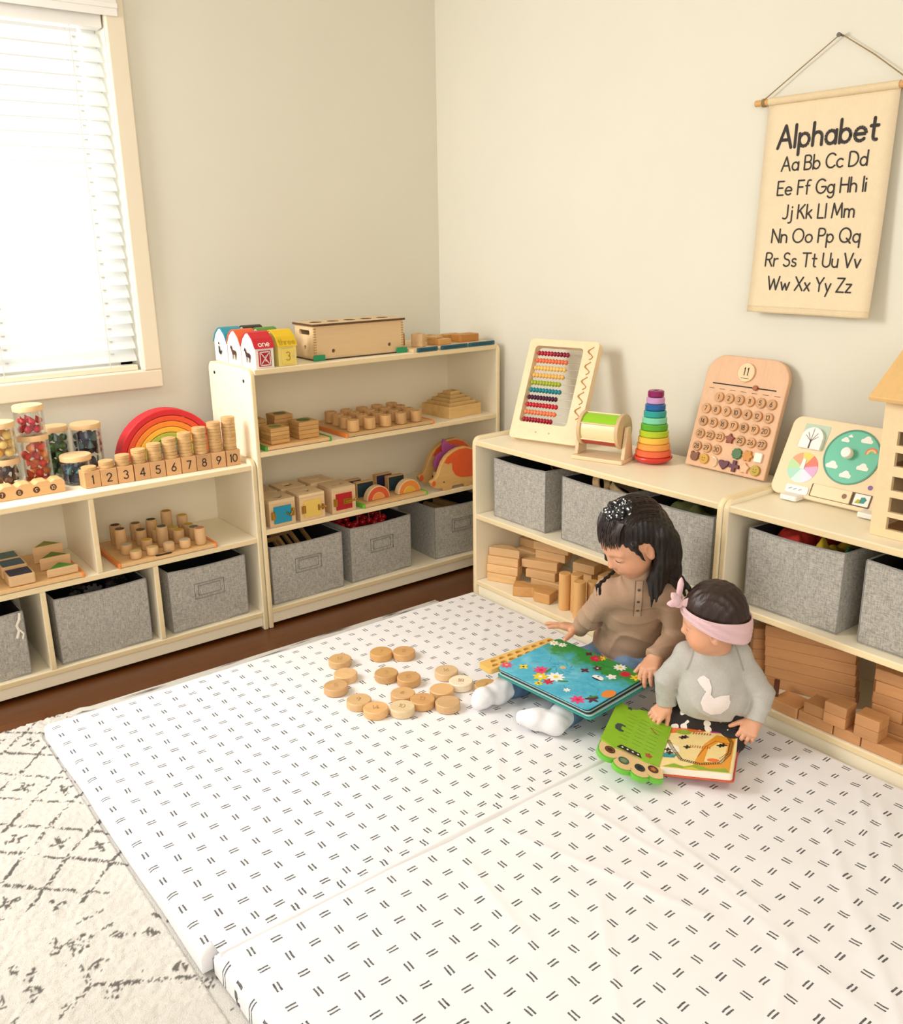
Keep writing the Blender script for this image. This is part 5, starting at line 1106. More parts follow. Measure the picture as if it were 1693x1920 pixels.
# ================================================================ loose discs and books on the mat
ZD = .0565
DN = ['12', '', '5', '7', '2', '3', '15', '16', '18', '6', '13', '', '', '9', '14', '10', '4']
DXY = [(-1.059, -.886), (-1.095, -.976), (-1.154, -1.022), (-.939, -.924), (-.884, -.964), (-1.003, -1.047), (-.968, -1.108), (-.862, -1.144), (-.869, -1.22), (-1.035, -1.175), (-1.013, -1.236), (-.939, -1.224), (-.97, -1.291), (-1.147, -1.13), (-1.136, -1.196), (-1.078, -1.234), (-.828, -1.283)]
DL = ['upper of the three discs at the far left', 'middle of the three discs at the far left', 'lower of the three discs at the far left', 'left of the pair at the back', 'right of the pair at the back', 'left of the pair in the centre', 'right of the pair in the centre', 'just above the palest disc', 'very pale disc nearest the older child foot', 'above the palest front disc, below the centre pair', 'between the pale front disc and the rightmost front disc', 'below the palest right disc', 'rightmost in the front row by the foot', 'leftmost of the front curve', 'second in the front curve', 'third in the front curve, pale', 'half covered by the slotted strip']
DC = ['#d8ae78', '#ddb581', '#d6aa76', '#cf9f62', '#cfa06a', '#cfa26a', '#d2a369', '#e0bd90', '#efe0c4', '#d9ae7a', '#d2a168', '#dcb07a', '#dcb382', '#d9b380', '#d8ab74', '#e6cda2', '#c99f62']
for (x, y), n, l, c in zip(DXY, DN, DL, DC):
    t_ = thing('number_disc', 'round wooden disc on the mat, '+l, 'disc', (x, y, ZD), (0, 0, R(random.uniform(-60, -20))), 'wooden discs on the mat')
    b = MB(); r = .0335; b.lathe([(0, 0), (r-.002, 0), (r, .002), (r, .0195), (r-.002, .0215), (0, .0215)], n=44); b.build('disc_body', wood(c, .5, .12, 0, 16, 5), t_, smooth=40)
    if n: b = MB(); text(b, n, 0, -.0085, .017, .0018, FL((0, 0, .0219)), gap=.2, z=.0); b.build('engraved_number', plain('#b58c58', .7), t_)
# ---- big flower book on the older child's lap
Lc, Fc, Tc = Vector((-.850, -1.352, .163)), Vector((-.824, -1.657, .159)), Vector((-.603, -1.366, .167))
UB, VB = Fc-Lc, Tc-Lc; LB, WB = UB.length, VB.length
t_ = thing('picture_book', 'large blue and green flower picture book lying open on the older child lap', 'book', Lc)
F0 = frame((0, 0, 0), UB, VB)
def pages(u0, v0, u1, v1, z0, z1, r=.012): b = MB(); b.prism(rrect(u0, v0, u1, v1, r, 5), z0, z1, F0); return b
pages(.0, -.004, LB+.014, WB, -.0225, -.0185).build('back_cover', plain('#2f8f86', .4), t_, bevel=.0008)
pages(.002, .0, LB+.008, WB, -.018, -.0145).build('board_page', [plain('#a9c9c2', .5)], t_, bevel=.0006)
pages(.004, .002, LB+.004, WB, -.014, -.0098).build('board_page', plain('#1c1f22', .5), t_, bevel=.0006)
pages(.003, .002, LB+.002, WB, -.0094, -.0062).build('board_page', plain('#8fb6b4', .5), t_, bevel=.0006)
pages(.003, .002, LB, WB, -.0058, -.0025).build('board_page', plain('#15181c', .5), t_, bevel=.0006)
t = NT('printed_meadow'); tc = t.coord(); sp = t.n('ShaderNodeSeparateXYZ'); t.l(tc, sp.inputs[0])
n1 = t.noise(tc, 16, 4); n2 = t.noise(tc, 70, 3)
gx_ = t.math('MULTIPLY_ADD', n1, .16, t.math('MULTIPLY_ADD', sp.outputs[0], 1.0, -.08))   # x grows away from the near edge
c1 = t.ramp(t.math('MULTIPLY_ADD', n2, .25, t.math('MULTIPLY_ADD', n1, .7, 0.0)), [(.3, lin('#2f9fc0')), (.5, lin('#4fb6d2')), (.72, lin('#8ad0e2'))])
c2 = t.mix(n2, lin('#1d7a2f'), lin('#3fa04a'))
fm = t.n('ShaderNodeMapRange'); t.l(gx_, fm.inputs[0]); fm.inputs[1].default_value = .165; fm.inputs[2].default_value = .205
t.base(t.mix(fm.outputs[0], c1, c2)); t.b.inputs['Roughness'].default_value = .35
PM = [t.m]+[plain(h, .45, .08, 90) for h in ('#e23f7a', '#f1efe9', '#e8cf2f', '#c91f3a', '#5a1c38', '#e28a3a', '#1f2530', '#d8b98a', '#2f8a3a', '#2a7f9a')]
b = MB(); b.prism(rrect(0, 0, LB, WB, .014, 6), -.0022, 0, F0)
def fl(s, t2, r, mi, k=8, dp=.28, cm=None, z=.0004):
    b.mi = mi; b.ngon([F0 @ Vector((x, y, z)) for x, y in flower(s*LB, t2*WB, r, k, dp)])
    if cm is not None: b.mi = cm; b.ngon([F0 @ Vector((x, y, z+.0003)) for x, y in circ(s*LB, t2*WB, r*.3, 12)])
for a in ((.302, .289, .018, 1, 9, .3, 4), (.47, .286, .021, 2, 9, .25, 3), (.375, .18, .018, 3, 7, .25, 2), (.48, .155, .012, 4, 6, .3, 4), (.03, .11, .014, 1, 8, .3, 3), (.154, .211, .011, 3, 4, .35, 7), (.5, .91, .016, 4, 8, .2, 1), (.53, .955, .0115, 3, 8, .3, 6), (.75, .93, .0155, 2, 9, .25, 3), (.855, .849, .014, 4, 8, .2, 4), (.955, .868, .013, 3, 6, .35, 6), (.569, .614, .010, 5, 4, .35, None), (.622, .746, .010, 5, 5, .35, 2), (.842, .09, .0165, 1, 7, .3, 4), (.92, .2, .013, 5, 5, .45, None), (.04, .868, .013, 2, 8, .25, 3), (.12, .9, .011, 2, 7, .25, 3), (.44, .06, .010, 3, 6, .3, 5), (.68, .16, .008, 2, 6, .3, None), (.4, .94, .0085, 5, 4, .3, None), (.71, .72, .009, 9, 4, .4, None), (.8, .7, .012, 2, 5, .25, None)): fl(*a)
b.mi = 6; b.ngon([F0 @ Vector((x, y, .0004)) for x, y in circ(.96*LB, .4*WB, .016, 16, ry=.022)])
b.mi = 2; b.ngon([F0 @ Vector((x, y, .0004)) for x, y in circ(.727*LB, .589*WB, .017, 16, ry=.011)]); b.mi = 7
b.ngon([F0 @ Vector((x, y, .0008)) for x, y in circ(.735*LB, .56*WB, .015, 10, 180, 360, ry=.006)]); b.ngon([F0 @ Vector((x, y, .0009)) for x, y in circ(.72*LB, .61*WB, .0028, 8)])
b.mi = 8; b.ngon([F0 @ Vector((x, y, .0004)) for x, y in circ(.403*LB, .498*WB, .0085, 16)])
b.mi = 10
for k in range(9):
    a = R(40*k); stroke(b, [(.403*LB+.02*math.cos(a), .498*WB+.017*math.sin(a)), (.403*LB+.033*math.cos(a+.5), .498*WB+.026*math.sin(a+.5))], .0016, F0, .0004)
for q in ([(.62, .35), (.72, .42), (.86, .4), (.9, .28)], [(.6, .22), (.7, .14), (.8, .16)], [(.14, .38), (.22, .44)], [(.25, .5), (.2, .6)]): 
    for s_, e_ in zip(q, q[1:]):
        for j in range(5):
            f0 = j/5; stroke(b, [((s_[0]+(e_[0]-s_[0])*f0)*LB, (s_[1]+(e_[1]-s_[1])*f0)*WB), ((s_[0]+(e_[0]-s_[0])*(f0+.11))*LB, (s_[1]+(e_[1]-s_[1])*(f0+.11))*WB)], .001, F0, .0004)
b.mi = 9
for s_, t2, a in ((.66, .86, 20), (.58, .82, 60), (.78, .82, 140), (.35, .34, 100), (.56, .27, 40), (.9, .24, 60)):
    b.ngon([F0 @ Vector((s_*LB+x*math.cos(R(a))-y*math.sin(R(a)), t2*WB+x*math.sin(R(a))+y*math.cos(R(a)), .0005)) for x, y in circ(0, 0, .015, 12, ry=.004)])
b.build('printed_page', PM, t_, fix=False)
# slotted strip beside it
A0, A1 = Vector((-.862, -1.341, .1535)), Vector((-.607, -1.352, .158)); u = A1-A0; L = u.length
t_ = thing('slotted_strip', 'pale wooden strip with two rows of arched slots along the flower book edge', 'strip', A0)
F = frame((0, .003, 0), u, (-.03, 1, 0)); holes = []
for k in range(8):
    for j in (0, 1): holes.append([(x, y) for x, y in circ(.03+.029*k+.012*j, .013+.022*j, .0115, 8, -15, 195, ry=.0095)])
b = MB(); b.prism(rrect(0, 0, L, .054, .01, 5), -.013, 0, F, hole=holes); b.build('strip_body', wood('#e2b765', .5, .1), t_, bevel=.0012)
b = MB(); b.prism(rrect(.002, .002, L-.002, .052, .009, 4), -.0155, -.0135, F); b.build('under_layer', plain('#cfa65a', .6, .25, 60), t_)
# ---- animal book in front of the baby
a_, b_, d_2 = Vector((-.793, -1.855, .0895)), Vector((-.625, -1.759, .0895)), Vector((-.710, -1.993, .106))
V1 = (b_-a_); HL = V1.length; U1 = d_2-a_; RL = U1.length; W1 = Vector((-.064, .121, .043)); LL = W1.length
t_ = thing('animal_book', 'open green and orange board book about animals held by the baby', 'book', a_)
FRt = frame((0, 0, 0), U1, V1); FLf = frame((0, 0, 0), V1, W1)
PB = [plain(h, .4, .08, 60) for h in ('#f0d896', '#e8742c', '#c93a8a', '#8fae2c', '#26221f', '#f2e9d2', '#e39a2f', '#2f8f98', '#d9c23a', '#b5451f')]
b = MB(); b.prism(rrect(.001, -.003, RL+.004, HL+.004, .008, 5), -.0215, -.0185, FRt); b.build('back_cover', plain('#c9532f', .45), t_, bevel=.0008)
b = MB(); b.prism(rrect(.001, 0, RL, HL, .007, 5), -.0182, -.0008, FRt); b.build('page_block', plain('#efe6d2', .6, .06, 300), t_, bevel=.001)
b = MB(); b.prism(rrect(.0, 0, RL, HL, .007, 5), -.0006, 0, FRt)
def pr_(mi, pts, F_, z=.0004): b.mi = mi; b.ngon([F_ @ Vector((x, y, z)) for x, y in pts])
S = lambda s, q: (q*RL, s*HL)
pr_(1, [S(.80, .01), S(.99, .01), S(.99, .62), S(.9, .5), S(.86, .2)], FRt); pr_(2, [S(.9, .6), S(.985, .6), S(.985, .93), S(.9, .9)], FRt, .0006); pr_(3, circ(*S(.86, .22), .018, 14, ry=.011), FRt, .0006)
pr_(6, [S(.05, .45), S(.6, .55), S(.85, .7), S(.8, .97), S(.04, .96)], FRt, .0004); pr_(0, [S(.2, .6), S(.5, .62), S(.68, .75), S(.6, .88), S(.2, .86)], FRt, .0006)
pr_(3, [S(.015, .05), S(.1, .2), S(.05, .35), S(.12, .5), S(.05, .7), S(.1, .9), S(.015, .97)], FRt, .0007); pr_(8, [S(.0, .3), S(.06, .45), S(.0, .6)], FRt, .0009)
pr_(5, [S(.35, .02), S(.55, .02), S(.5, .2), S(.36, .25)], FRt, .0006); pr_(7, [S(.22, .02), S(.32, .02), S(.3, .2), S(.23, .18)], FRt, .0006); pr_(1, circ(*S(.25, .72), .014, 14, ry=.008), FRt, .0008)
b.mi = 4
def road(pts, w_=.007):
    for p, q in zip(pts, pts[1:]):
        p, q = Vector(p), Vector(q)
        n_ = max(2, int((q-p).length/.0046))
        for j in range(n_):
            e = (q-p); nn = Vector((-e.y, e.x)).normalized()*w_/2; c0 = p+e*(j/n_); c1 = p+e*((j+.55)/n_)
            stroke(b, [c0-nn, c0+nn], .0018, FRt, .001)
        for sg in (-1, 1): stroke(b, [p+nn*sg, q+nn*sg], .0007, FRt, .001)
road([S(.62, .03), S(.45, .12), S(.2, .28), S(.14, .55), S(.2, .82), S(.42, .92), S(.7, .93), S(.86, .85)])
for s_, q in ((.72, .22), (.74, .26), (.5, .32), (.62, .82), (.6, .78), (.4, .06), (.33, .1)): pr_(4, flower(*S(s_, q), .0065, 4, .4), FRt, .0011)
b.mi = 9
for k in range(9): stroke(b, [S(.50+.0*k, .36+.035*k), S(.55, .365+.035*k)], .0014, FRt, .0011)
for k in range(7): stroke(b, [S(.83, .36+.04*k), S(.87, .37+.04*k)], .002, FRt, .0011)
b.mi = 9; stroke(b, [S(*q) for q in ((.3, .5), (.55, .58), (.7, .7), (.66, .9), (.45, .9), (.3, .8))], .0012, FRt, .001)
b.build('printed_page', PB, t_, fix=False)
# left leaf: scalloped cover with four portholes and a green page above it
sc_pts = [(-.015, -.012), (HL*.2, -.004), (HL*.98, .0), (HL, LL*.8), (HL*.9, LL*.98), (-.005, LL*1.02)]
bump = [(-.028, LL*.99)]
for cx, cy in ((-.030, LL*.80), (-.048, LL*.52), (-.046, LL*.24), (-.026, LL*.02)): bump += circ(cx, cy, .026, 7, 115, 245)
b = MB(); b.prism([(HL*.3, 0.0), (HL*.3, LL)]+bump, -.0145, -.0035, FLf); b.build('scalloped_cover', plain('#6cbf3a', .4, .05), t_, bevel=.003, smooth=50)
b = MB(); b.prism([(HL*.3, .002), (HL*.3, LL-.002)]+[(x+.006, y*.97+.002) for x, y in bump], -.0032, -.0018, FLf); ins = b.build('pale_inlay', wood('#e3c48e', .5, .06), t_)
for k, (cx, cy) in enumerate(((-.022, LL*.79), (-.038, LL*.53), (-.036, LL*.26), (-.018, LL*.06))):
    b = MB(); b.prism(circ(cx, cy, .0125, 24), -.0017, -.0008, FLf, hole=[circ(cx, cy, .0108, 24)]); b.mi = 1; b.ngon([FLf @ Vector((x, y, -.0014)) for x, y in circ(cx, cy, .0108, 24)]); b.mi = 2; b.ngon([FLf @ Vector((x, y, -.0009)) for x, y in flower(cx, cy, .006, 5, .2)])
    b.build('porthole', [plain('#3a2a1c', .5), plain(('#7a4a2a', '#3f8f7a', '#24443f', '#6a3a2a')[k], .5), plain(('#3a2016', '#9a8a4a', '#1a1a1c', '#c9752f')[k], .5)], t_)
pg = [(.0, .0), (HL*.97, 0)]+circ(HL*.85, LL*.45, HL*.19, 8, -50, 60)+[(HL*.97, LL*.96), (HL*.9, LL)]+[(.0, LL)]+[(-.008, LL*.75), (.004, LL*.5), (-.006, LL*.25)]
b = MB(); b.prism(pg, -.0012, .0022, FLf)
PG = [plain('#8fc32a', .4, .1, 50), plain('#3d4a46', .6), plain('#6f9a22', .6), plain('#b5532f', .6), plain('#2a2624', .6), plain('#f2eee4', .6)]
b.mi = 1; zz = .0026
b.ngon([FLf @ Vector((HL*.40+x, LL*.8+y, zz)) for x, y in [(-.016, -.004), (-.012, .008), (0, .011), (.013, .008), (.018, .0), (.017, -.014), (.012, -.012), (.01, -.004), (-.004, -.005), (-.006, -.013), (-.012, -.013)]])
b.ngon([FLf @ Vector((x, y, zz)) for x, y in flower(HL*.92, LL*.76, .006, 5, .3)])
b.mi = 2
for k in range(8):
    for q in range(3): stroke(b, [(HL*(.2+.085*k), LL*(.15+.22*q)), (HL*(.2+.085*k), LL*(.3+.22*q))], .0013, FLf, zz)
b.mi = 3; b.ngon([FLf @ Vector((x, y, zz)) for x, y in flower(HL*.1, LL*.2, .008, 5, .2)]); stroke(b, [(HL*.62, LL*.2), (HL*.7, LL*.32)], .003, FLf, zz)
b.mi = 4; b.ngon([FLf @ Vector((x, y, zz)) for x, y in [(-.004, LL*.72), (.012, LL*.66), (.012, LL*.34), (-.004, LL*.28)]]); b.mi = 5
for q in range(4): b.ngon([FLf @ Vector((x, y, zz+.0004)) for x, y in circ(.004, LL*(.36+.09*q), .0028, 8)])
b.build('green_page', PG, t_, fix=False)
# ================================================================ people: smooth bodies from blended volumes
class Field:
    def __init__(s, lo, hi, h):
        s.lo = np.array(lo, float); s.h = h; s.n = np.ceil((np.array(hi)-s.lo)/h).astype(int)+1
        s.D = np.full(s.n, .05, np.float32)
        s.ax = [s.lo[i]+h*np.arange(s.n[i]) for i in range(3)]
    def _sl(s, lo, hi):
        a = np.clip(np.floor((np.array(lo)-s.lo)/s.h).astype(int), 0, s.n-1); b = np.clip(np.ceil((np.array(hi)-s.lo)/s.h).astype(int)+1, 1, s.n)
        return tuple(slice(x, y) for x, y in zip(a, b))
    def prim(s, fn, lo, hi, k=.01, op='u'):
        sl = s._sl(np.array(lo)-k-2*s.h, np.array(hi)+k+2*s.h)
        X, Y, Z = np.meshgrid(*[a[q] for a, q in zip(s.ax, sl)], indexing='ij', sparse=True)
        d = fn(X, Y, Z).astype(np.float32); o = s.D[sl]
        if op == 's': d = -d
        if op == 'u':
            hh = np.clip(.5+.5*(o-d)/k, 0, 1); s.D[sl] = o*(1-hh)+d*hh-k*hh*(1-hh)
        else:
            hh = np.clip(.5-.5*(o-d)/k, 0, 1); s.D[sl] = o*(1-hh)+d*hh+k*hh*(1-hh)
    def rc(s, a, b, ra, rb, k=.01, op='u'):
        a, b = np.array(a, float), np.array(b, float); ba = b-a; L2 = ba@ba+1e-12
        def fn(X, Y, Z):
            px, py, pz = X-a[0], Y-a[1], Z-a[2]
            t = np.clip((px*ba[0]+py*ba[1]+pz*ba[2])/L2, 0, 1)
            return np.sqrt((px-t*ba[0])**2+(py-t*ba[1])**2+(pz-t*ba[2])**2)-(ra+(rb-ra)*t)
        r = max(ra, rb); s.prim(fn, np.minimum(a, b)-r, np.maximum(a, b)+r, k, op)
    def chain(s, pts, rs, k=.01):
        for i in range(len(pts)-1): s.rc(pts[i], pts[i+1], rs[i], rs[i+1], k)
    def ell(s, c, r, Rm=None, k=.01, op='u'):
        c = np.array(c, float); r = np.array(r, float); Rm = np.eye(3) if Rm is None else Rm    # columns = axes
        def fn(X, Y, Z):
            px, py, pz = X-c[0], Y-c[1], Z-c[2]
            q = [(px*Rm[0, i]+py*Rm[1, i]+pz*Rm[2, i]) for i in range(3)]
            k0 = np.sqrt(sum((q[i]/r[i])**2 for i in range(3))); k1 = np.sqrt(sum((q[i]/r[i]**2)**2 for i in range(3)))+1e-9
            return k0*(k0-1)/k1
        e = np.sqrt((Rm**2)@(r**2)); s.prim(fn, c-e, c+e, k, op)
    def cut(s, p, n, k=.003):
        """removes everything on the side n points to"""
        p = np.array(p, float); n = np.array(n, float)/np.linalg.norm(n)
        X, Y, Z = np.meshgrid(*s.ax, indexing='ij', sparse=True)
        d = (X-p[0])*n[0]+(Y-p[1])*n[1]+(Z-p[2])*n[2]
        s.D = np.maximum(s.D, d.astype(np.float32))
    def cut_near(s, p, n, rad):
        p = np.array(p, float); n = np.array(n, float)/np.linalg.norm(n); sl = s._sl(p-rad, p+rad)
        X, Y, Z = np.meshgrid(*[a[q] for a, q in zip(s.ax, sl)], indexing='ij', sparse=True)
        d = (X-p[0])*n[0]+(Y-p[1])*n[1]+(Z-p[2])*n[2]; rr = np.sqrt((X-p[0])**2+(Y-p[1])**2+(Z-p[2])**2)
        s.D[sl] = np.where(rr < rad, np.maximum(s.D[sl], d), s.D[sl])
    def wrinkle(s, fn):
        m_ = np.abs(s.D) < .02; I = np.nonzero(m_)
        s.D[I] += fn(s.ax[0][I[0]], s.ax[1][I[1]], s.ax[2][I[2]]).astype(np.float32)
    def mesh(s, name, mats, parent, loc):
        D = s.D; nx, ny, nz = D.shape; sg = D < 0
        c = np.zeros((nx-1, ny-1, nz-1), np.int8)
        for dx in (0, 1):
            for dy in (0, 1):
                for dz in (0, 1): c += sg[dx:nx-1+dx, dy:ny-1+dy, dz:nz-1+dz]
        I = np.nonzero((c > 0) & (c < 8)); N = len(I[0]); idx = np.full(c.shape, -1, np.int32); idx[I] = np.arange(N)
        P = np.zeros((N, 3)); W = np.zeros(N); off = [(a, b, q) for a in (0, 1) for b in (0, 1) for q in (0, 1)]
        for o in off:
            for ax in range(3):
                if o[ax]: continue
                o2 = list(o); o2[ax] = 1
                a = D[I[0]+o[0], I[1]+o[1], I[2]+o[2]]; b = D[I[0]+o2[0], I[1]+o2[1], I[2]+o2[2]]
                m_ = (a < 0) != (b < 0); t = np.where(m_, a/(a-b+1e-20), 0)
                pt = np.array(o, float)[None].repeat(N, 0); pt[:, ax] = t
                P += pt*m_[:, None]; W += m_
        P = (P/W[:, None]+np.stack(I, -1))*s.h+s.lo
        Fs = []
        for ax in range(3):
            sl0 = [slice(1, -1)]*3; sl0[ax] = slice(0, -1); sl1 = [slice(1, -1)]*3; sl1[ax] = slice(1, None)
            a = sg[tuple(sl0)]; b = sg[tuple(sl1)]; J = np.nonzero(a != b); st = a[J]
            base = [J[0].copy(), J[1].copy(), J[2].copy()]
            for q in range(3):
                if q != ax: base[q] = base[q]+1
            u, v = [(1, 2), (2, 0), (0, 1)][ax]
            def at(du, dv):
                w_ = [x.copy() for x in base]; w_[u] -= du; w_[v] -= dv; return idx[w_[0], w_[1], w_[2]]
            q4 = np.stack([at(1, 1), at(0, 1), at(0, 0), at(1, 0)], -1); q4[~st] = q4[~st][:, ::-1]; Fs.append(q4)
        F_ = np.concatenate(Fs); F_ = F_[(F_ >= 0).all(1)]
        me = bpy.data.meshes.new(name); me.vertices.add(N); me.vertices.foreach_set('co', (P-np.array(loc)).astype('f').ravel())
        me.loops.add(F_.size); me.loops.foreach_set('vertex_index', F_.ravel().astype('i')); me.polygons.add(len(F_)); me.polygons.foreach_set('loop_start', np.arange(0, F_.size, 4, dtype='i'))
        me.update(calc_edges=True); me.validate(); me.shade_smooth()
        for q in (mats if isinstance(mats, list) else [mats]): me.materials.append(q)
        o = bpy.data.objects.new(name, me); COL.objects.link(o); o.parent = parent
        sm = o.modifiers.new('soften', 'SMOOTH'); sm.factor = .5; sm.iterations = 3
        o['_P'] = 0; del o['_P']; return o, P
def skin_mat(h):
    t = NT('skin_'+h.strip('#')); c = lin(h); a = t.n('ShaderNodeVertexColor'); a.layer_name = 'tone'
    n = t.noise(t.coord(), 40, 3); t.base(t.mix(1.0, a.outputs[0], t.mix(n, sh(c, .95), sh(c, 1.05)), 'MULTIPLY'))
    t.b.inputs['Roughness'].default_value = .48; t.b.inputs['Subsurface Weight'].default_value = .12; t.b.inputs['Subsurface Radius'].default_value = (.008, .003, .002); t.b.inputs['Subsurface Scale'].default_value = 1
    return t.m
def hair_mat(h):
    t = NT('hair_'+h.strip('#')); c = lin(h); v = t.coord(scale=(1, 1, .22)); n = t.noise(v, 160, 3)
    t.base(t.mix(n, sh(c, .5), sh(c, 1.7))); t.b.inputs['Roughness'].default_value = .42; t.bump(n, .5, .002); return t.m
def axes(yaw, pitch, roll):
    y, p, r = R(yaw), R(pitch), R(roll); h = np.array([math.cos(y), math.sin(y), 0]); z = np.array([0, 0, 1.])
    f = math.cos(p)*h-math.sin(p)*z; l = np.cross(z, h); u = np.cross(f, l)
    return np.stack([f, math.cos(r)*l+math.sin(r)*u, -math.sin(r)*l+math.cos(r)*u], 1)
class Head:
    def __init__(s, F, pos, ax, sc): s.F, s.p, s.A, s.s = F, np.array(pos), ax, sc
    def w(s, q): return s.p+s.A@(np.array(q, float)*s.s)
    def e(s, c, r, k=.01, op='u', Rm=None): s.F.ell(s.w(c), np.array(r)*s.s, s.A if Rm is None else s.A@Rm, k*s.s, op)
    def b(s, a, c, ra, rc_, k=.01, op='u'): s.F.rc(s.w(a), s.w(c), ra*s.s, rc_*s.s, k*s.s, op)
def rotY(a): a = R(a); return np.array([[math.cos(a), 0, math.sin(a)], [0, 1, 0], [-math.sin(a), 0, math.cos(a)]])
def rotZ(a): a = R(a); return np.array([[math.cos(a), -math.sin(a), 0], [math.sin(a), math.cos(a), 0], [0, 0, 1]])
def head(H, baby=False):
    H.e((-.006 if baby else -.014, 0, .03 if baby else .026), (.084, .071, .076) if not baby else (.082, .074, .08)); H.e((.018, 0, .004), (.058, .06, .06), .03)
    H.e((.02, 0, -.036), (.054, .055, .056), .03); H.e((.046, 0, -.077), (.018, .02, .015), .03)
    for s_ in (-1, 1):
        H.e((.040, .031*s_, -.042), (.03, .026, .028) if not baby else (.034, .032, .034), .02)
        H.e((.083, .030*s_, -.001), (.011, .016, .009), .016, 's')
        H.e((.063, .030*s_, -.004), (.012, .0165, .0105), .004)                     # eyeball under the lid
        H.b((.070, .012*s_, .014), (.062, .043*s_, .012), .006, .005, .012)          # brow ridge
        H.e((-.004, .069*s_, -.014), (.016, .008, .026), .005, 'u', rotZ(20*s_)@rotY(-12)); H.e((.002, .0765*s_, -.012), (.008, .006, .015), .004, 's', rotZ(20*s_)@rotY(-12)); H.e((-.001, .070*s_, -.034), (.007, .005, .007), .005)
    H.b((.072, 0, .004), (.082, 0, -.024), .0065, .0085, .012); H.e((.085, 0, -.027), (.0085, .0095, .008), .006)
    for s_ in (-1, 1): H.e((.078, .0095*s_, -.030), (.0065, .006, .0055), .005); H.e((.083, .005*s_, -.0355), (.003, .0026, .0025), .002, 's')
    H.e((.071, 0, -.046), (.008, .018, .012), .014)
    H.e((.0765, 0, -.0505), (.0065, .0155, .0046), .004); H.e((.0745, 0, -.0595), (.0065, .0125, .0052), .004)
    H.e((.083, 0, -.0550), (.008, .0155, .0011), .002, 's'); H.e((.074, 0, -.069), (.006, .012, .003), .006, 's')
def hand(F, wrist, d, n, side, size, curls, thumb=(.75, .55, -.3), spread=.09, tcurl=20):
    d = np.array(d, float); d /= np.linalg.norm(d); n = np.array(n, float); n -= d*(n@d); n /= np.linalg.norm(n); s = np.cross(n, d)*side
    W = np.array(wrist, float); S = size; k = .006*S/.1
    off = [.022, .0075, -.0075, -.0205]; fl = [.040, .044, .041, .033]; rr = [.0068, .007, .0067, .006]; tips = []
    for j in range(4):
        kn = W+(d*(.047-.004*abs(j-1.2))+s*off[j]*.92+n*.002)*S/.1
        F.rc(W+(s*off[j]*.55+d*.004)*S/.1, kn, .0115*S/.1, .0092*S/.1, .008*S/.1)
        dd = d+s*spread*(1.4-j); dd /= np.linalg.norm(dd); p = kn; ang = 0
        for q, (f_, rs) in enumerate(((.46, 1), (.31, .93), (.25, .84))):
            ang += R(curls[j][q]); v = dd*math.cos(ang)-n*math.sin(ang); p2 = p+v*fl[j]*f_*S/.1
            F.rc(p, p2, rr[j]*rs*S/.1*1.0, rr[j]*(rs-.07)*S/.1, .0022*S/.1); p = p2
        tips.append(p)
    tb = W+(s*.019+d*.012-n*.003)*S/.1; td = s*thumb[0]+d*thumb[1]+n*thumb[2]; td /= np.linalg.norm(td)
    p1 = tb+td*.024*S/.1; td2 = td+d*math.sin(R(tcurl))*.8-n*.1; td2 /= np.linalg.norm(td2); p2 = p1+td2*.018*S/.1; p3 = p2+td2*.012*S/.1
    F.rc(W+d*.006*S/.1, tb, .011*S/.1, .0105*S/.1, .008*S/.1); F.rc(tb, p1, .0102*S/.1, .0082*S/.1, .004*S/.1); F.rc(p1, p2, .0082*S/.1, .0074*S/.1, .002*S/.1); F.rc(p2, p3, .0072*S/.1, .0062*S/.1, .002*S/.1)
    return tips
def tones(o, P, spots):
    """skin pigment: lips, cheeks and nails are redder than the rest"""
    c = np.ones((len(P), 4), np.float32)
    for ctr, rad, col, am in spots:
        dq = np.linalg.norm(P-np.array(ctr)[None], axis=1)/rad; f = np.clip(1-dq**2, 0, 1)[:, None]*am
        c[:, :3] = c[:, :3]*(1-f)+np.array(col)[None]*f
    a = o.data.color_attributes.new('tone', 'FLOAT_COLOR', 'POINT'); a.data.foreach_set('color', c.ravel())
def lash(H, parent, loc, mat_, drop=-.006, both=True):
    for s_ in (-1, 1):
        b = MB(); P = [H.w((.0755-.0055*abs(t-.35)**1.5*2.2-.001, s_*(.018+.026*t), drop-.0045*math.sin(math.pi*t)+.001)) for t in np.linspace(0, 1, 9)]
        b.tube([Vector(p)-Vector(loc) for p in P], [.0006]+[.0013*H.s]*7+[.0006], 6); b.build('eyelash', mat_, parent, smooth=60)
def brow(H, parent, loc, mat_, r=.0016):
    for s_ in (-1, 1):
        b = MB(); P = [H.w((.0785-.012*t-.001, s_*(.014+.031*t), .0165+.004*math.sin(math.pi*t*.8)-.003*t)) for t in np.linspace(0, 1, 8)]
        b.tube([Vector(p)-Vector(loc) for p in P], [.0006]+[r]*5+[.001, .0005], 6); b.build('eyebrow', mat_, parent, smooth=60)
from mathutils.bvhtree import BVHTree
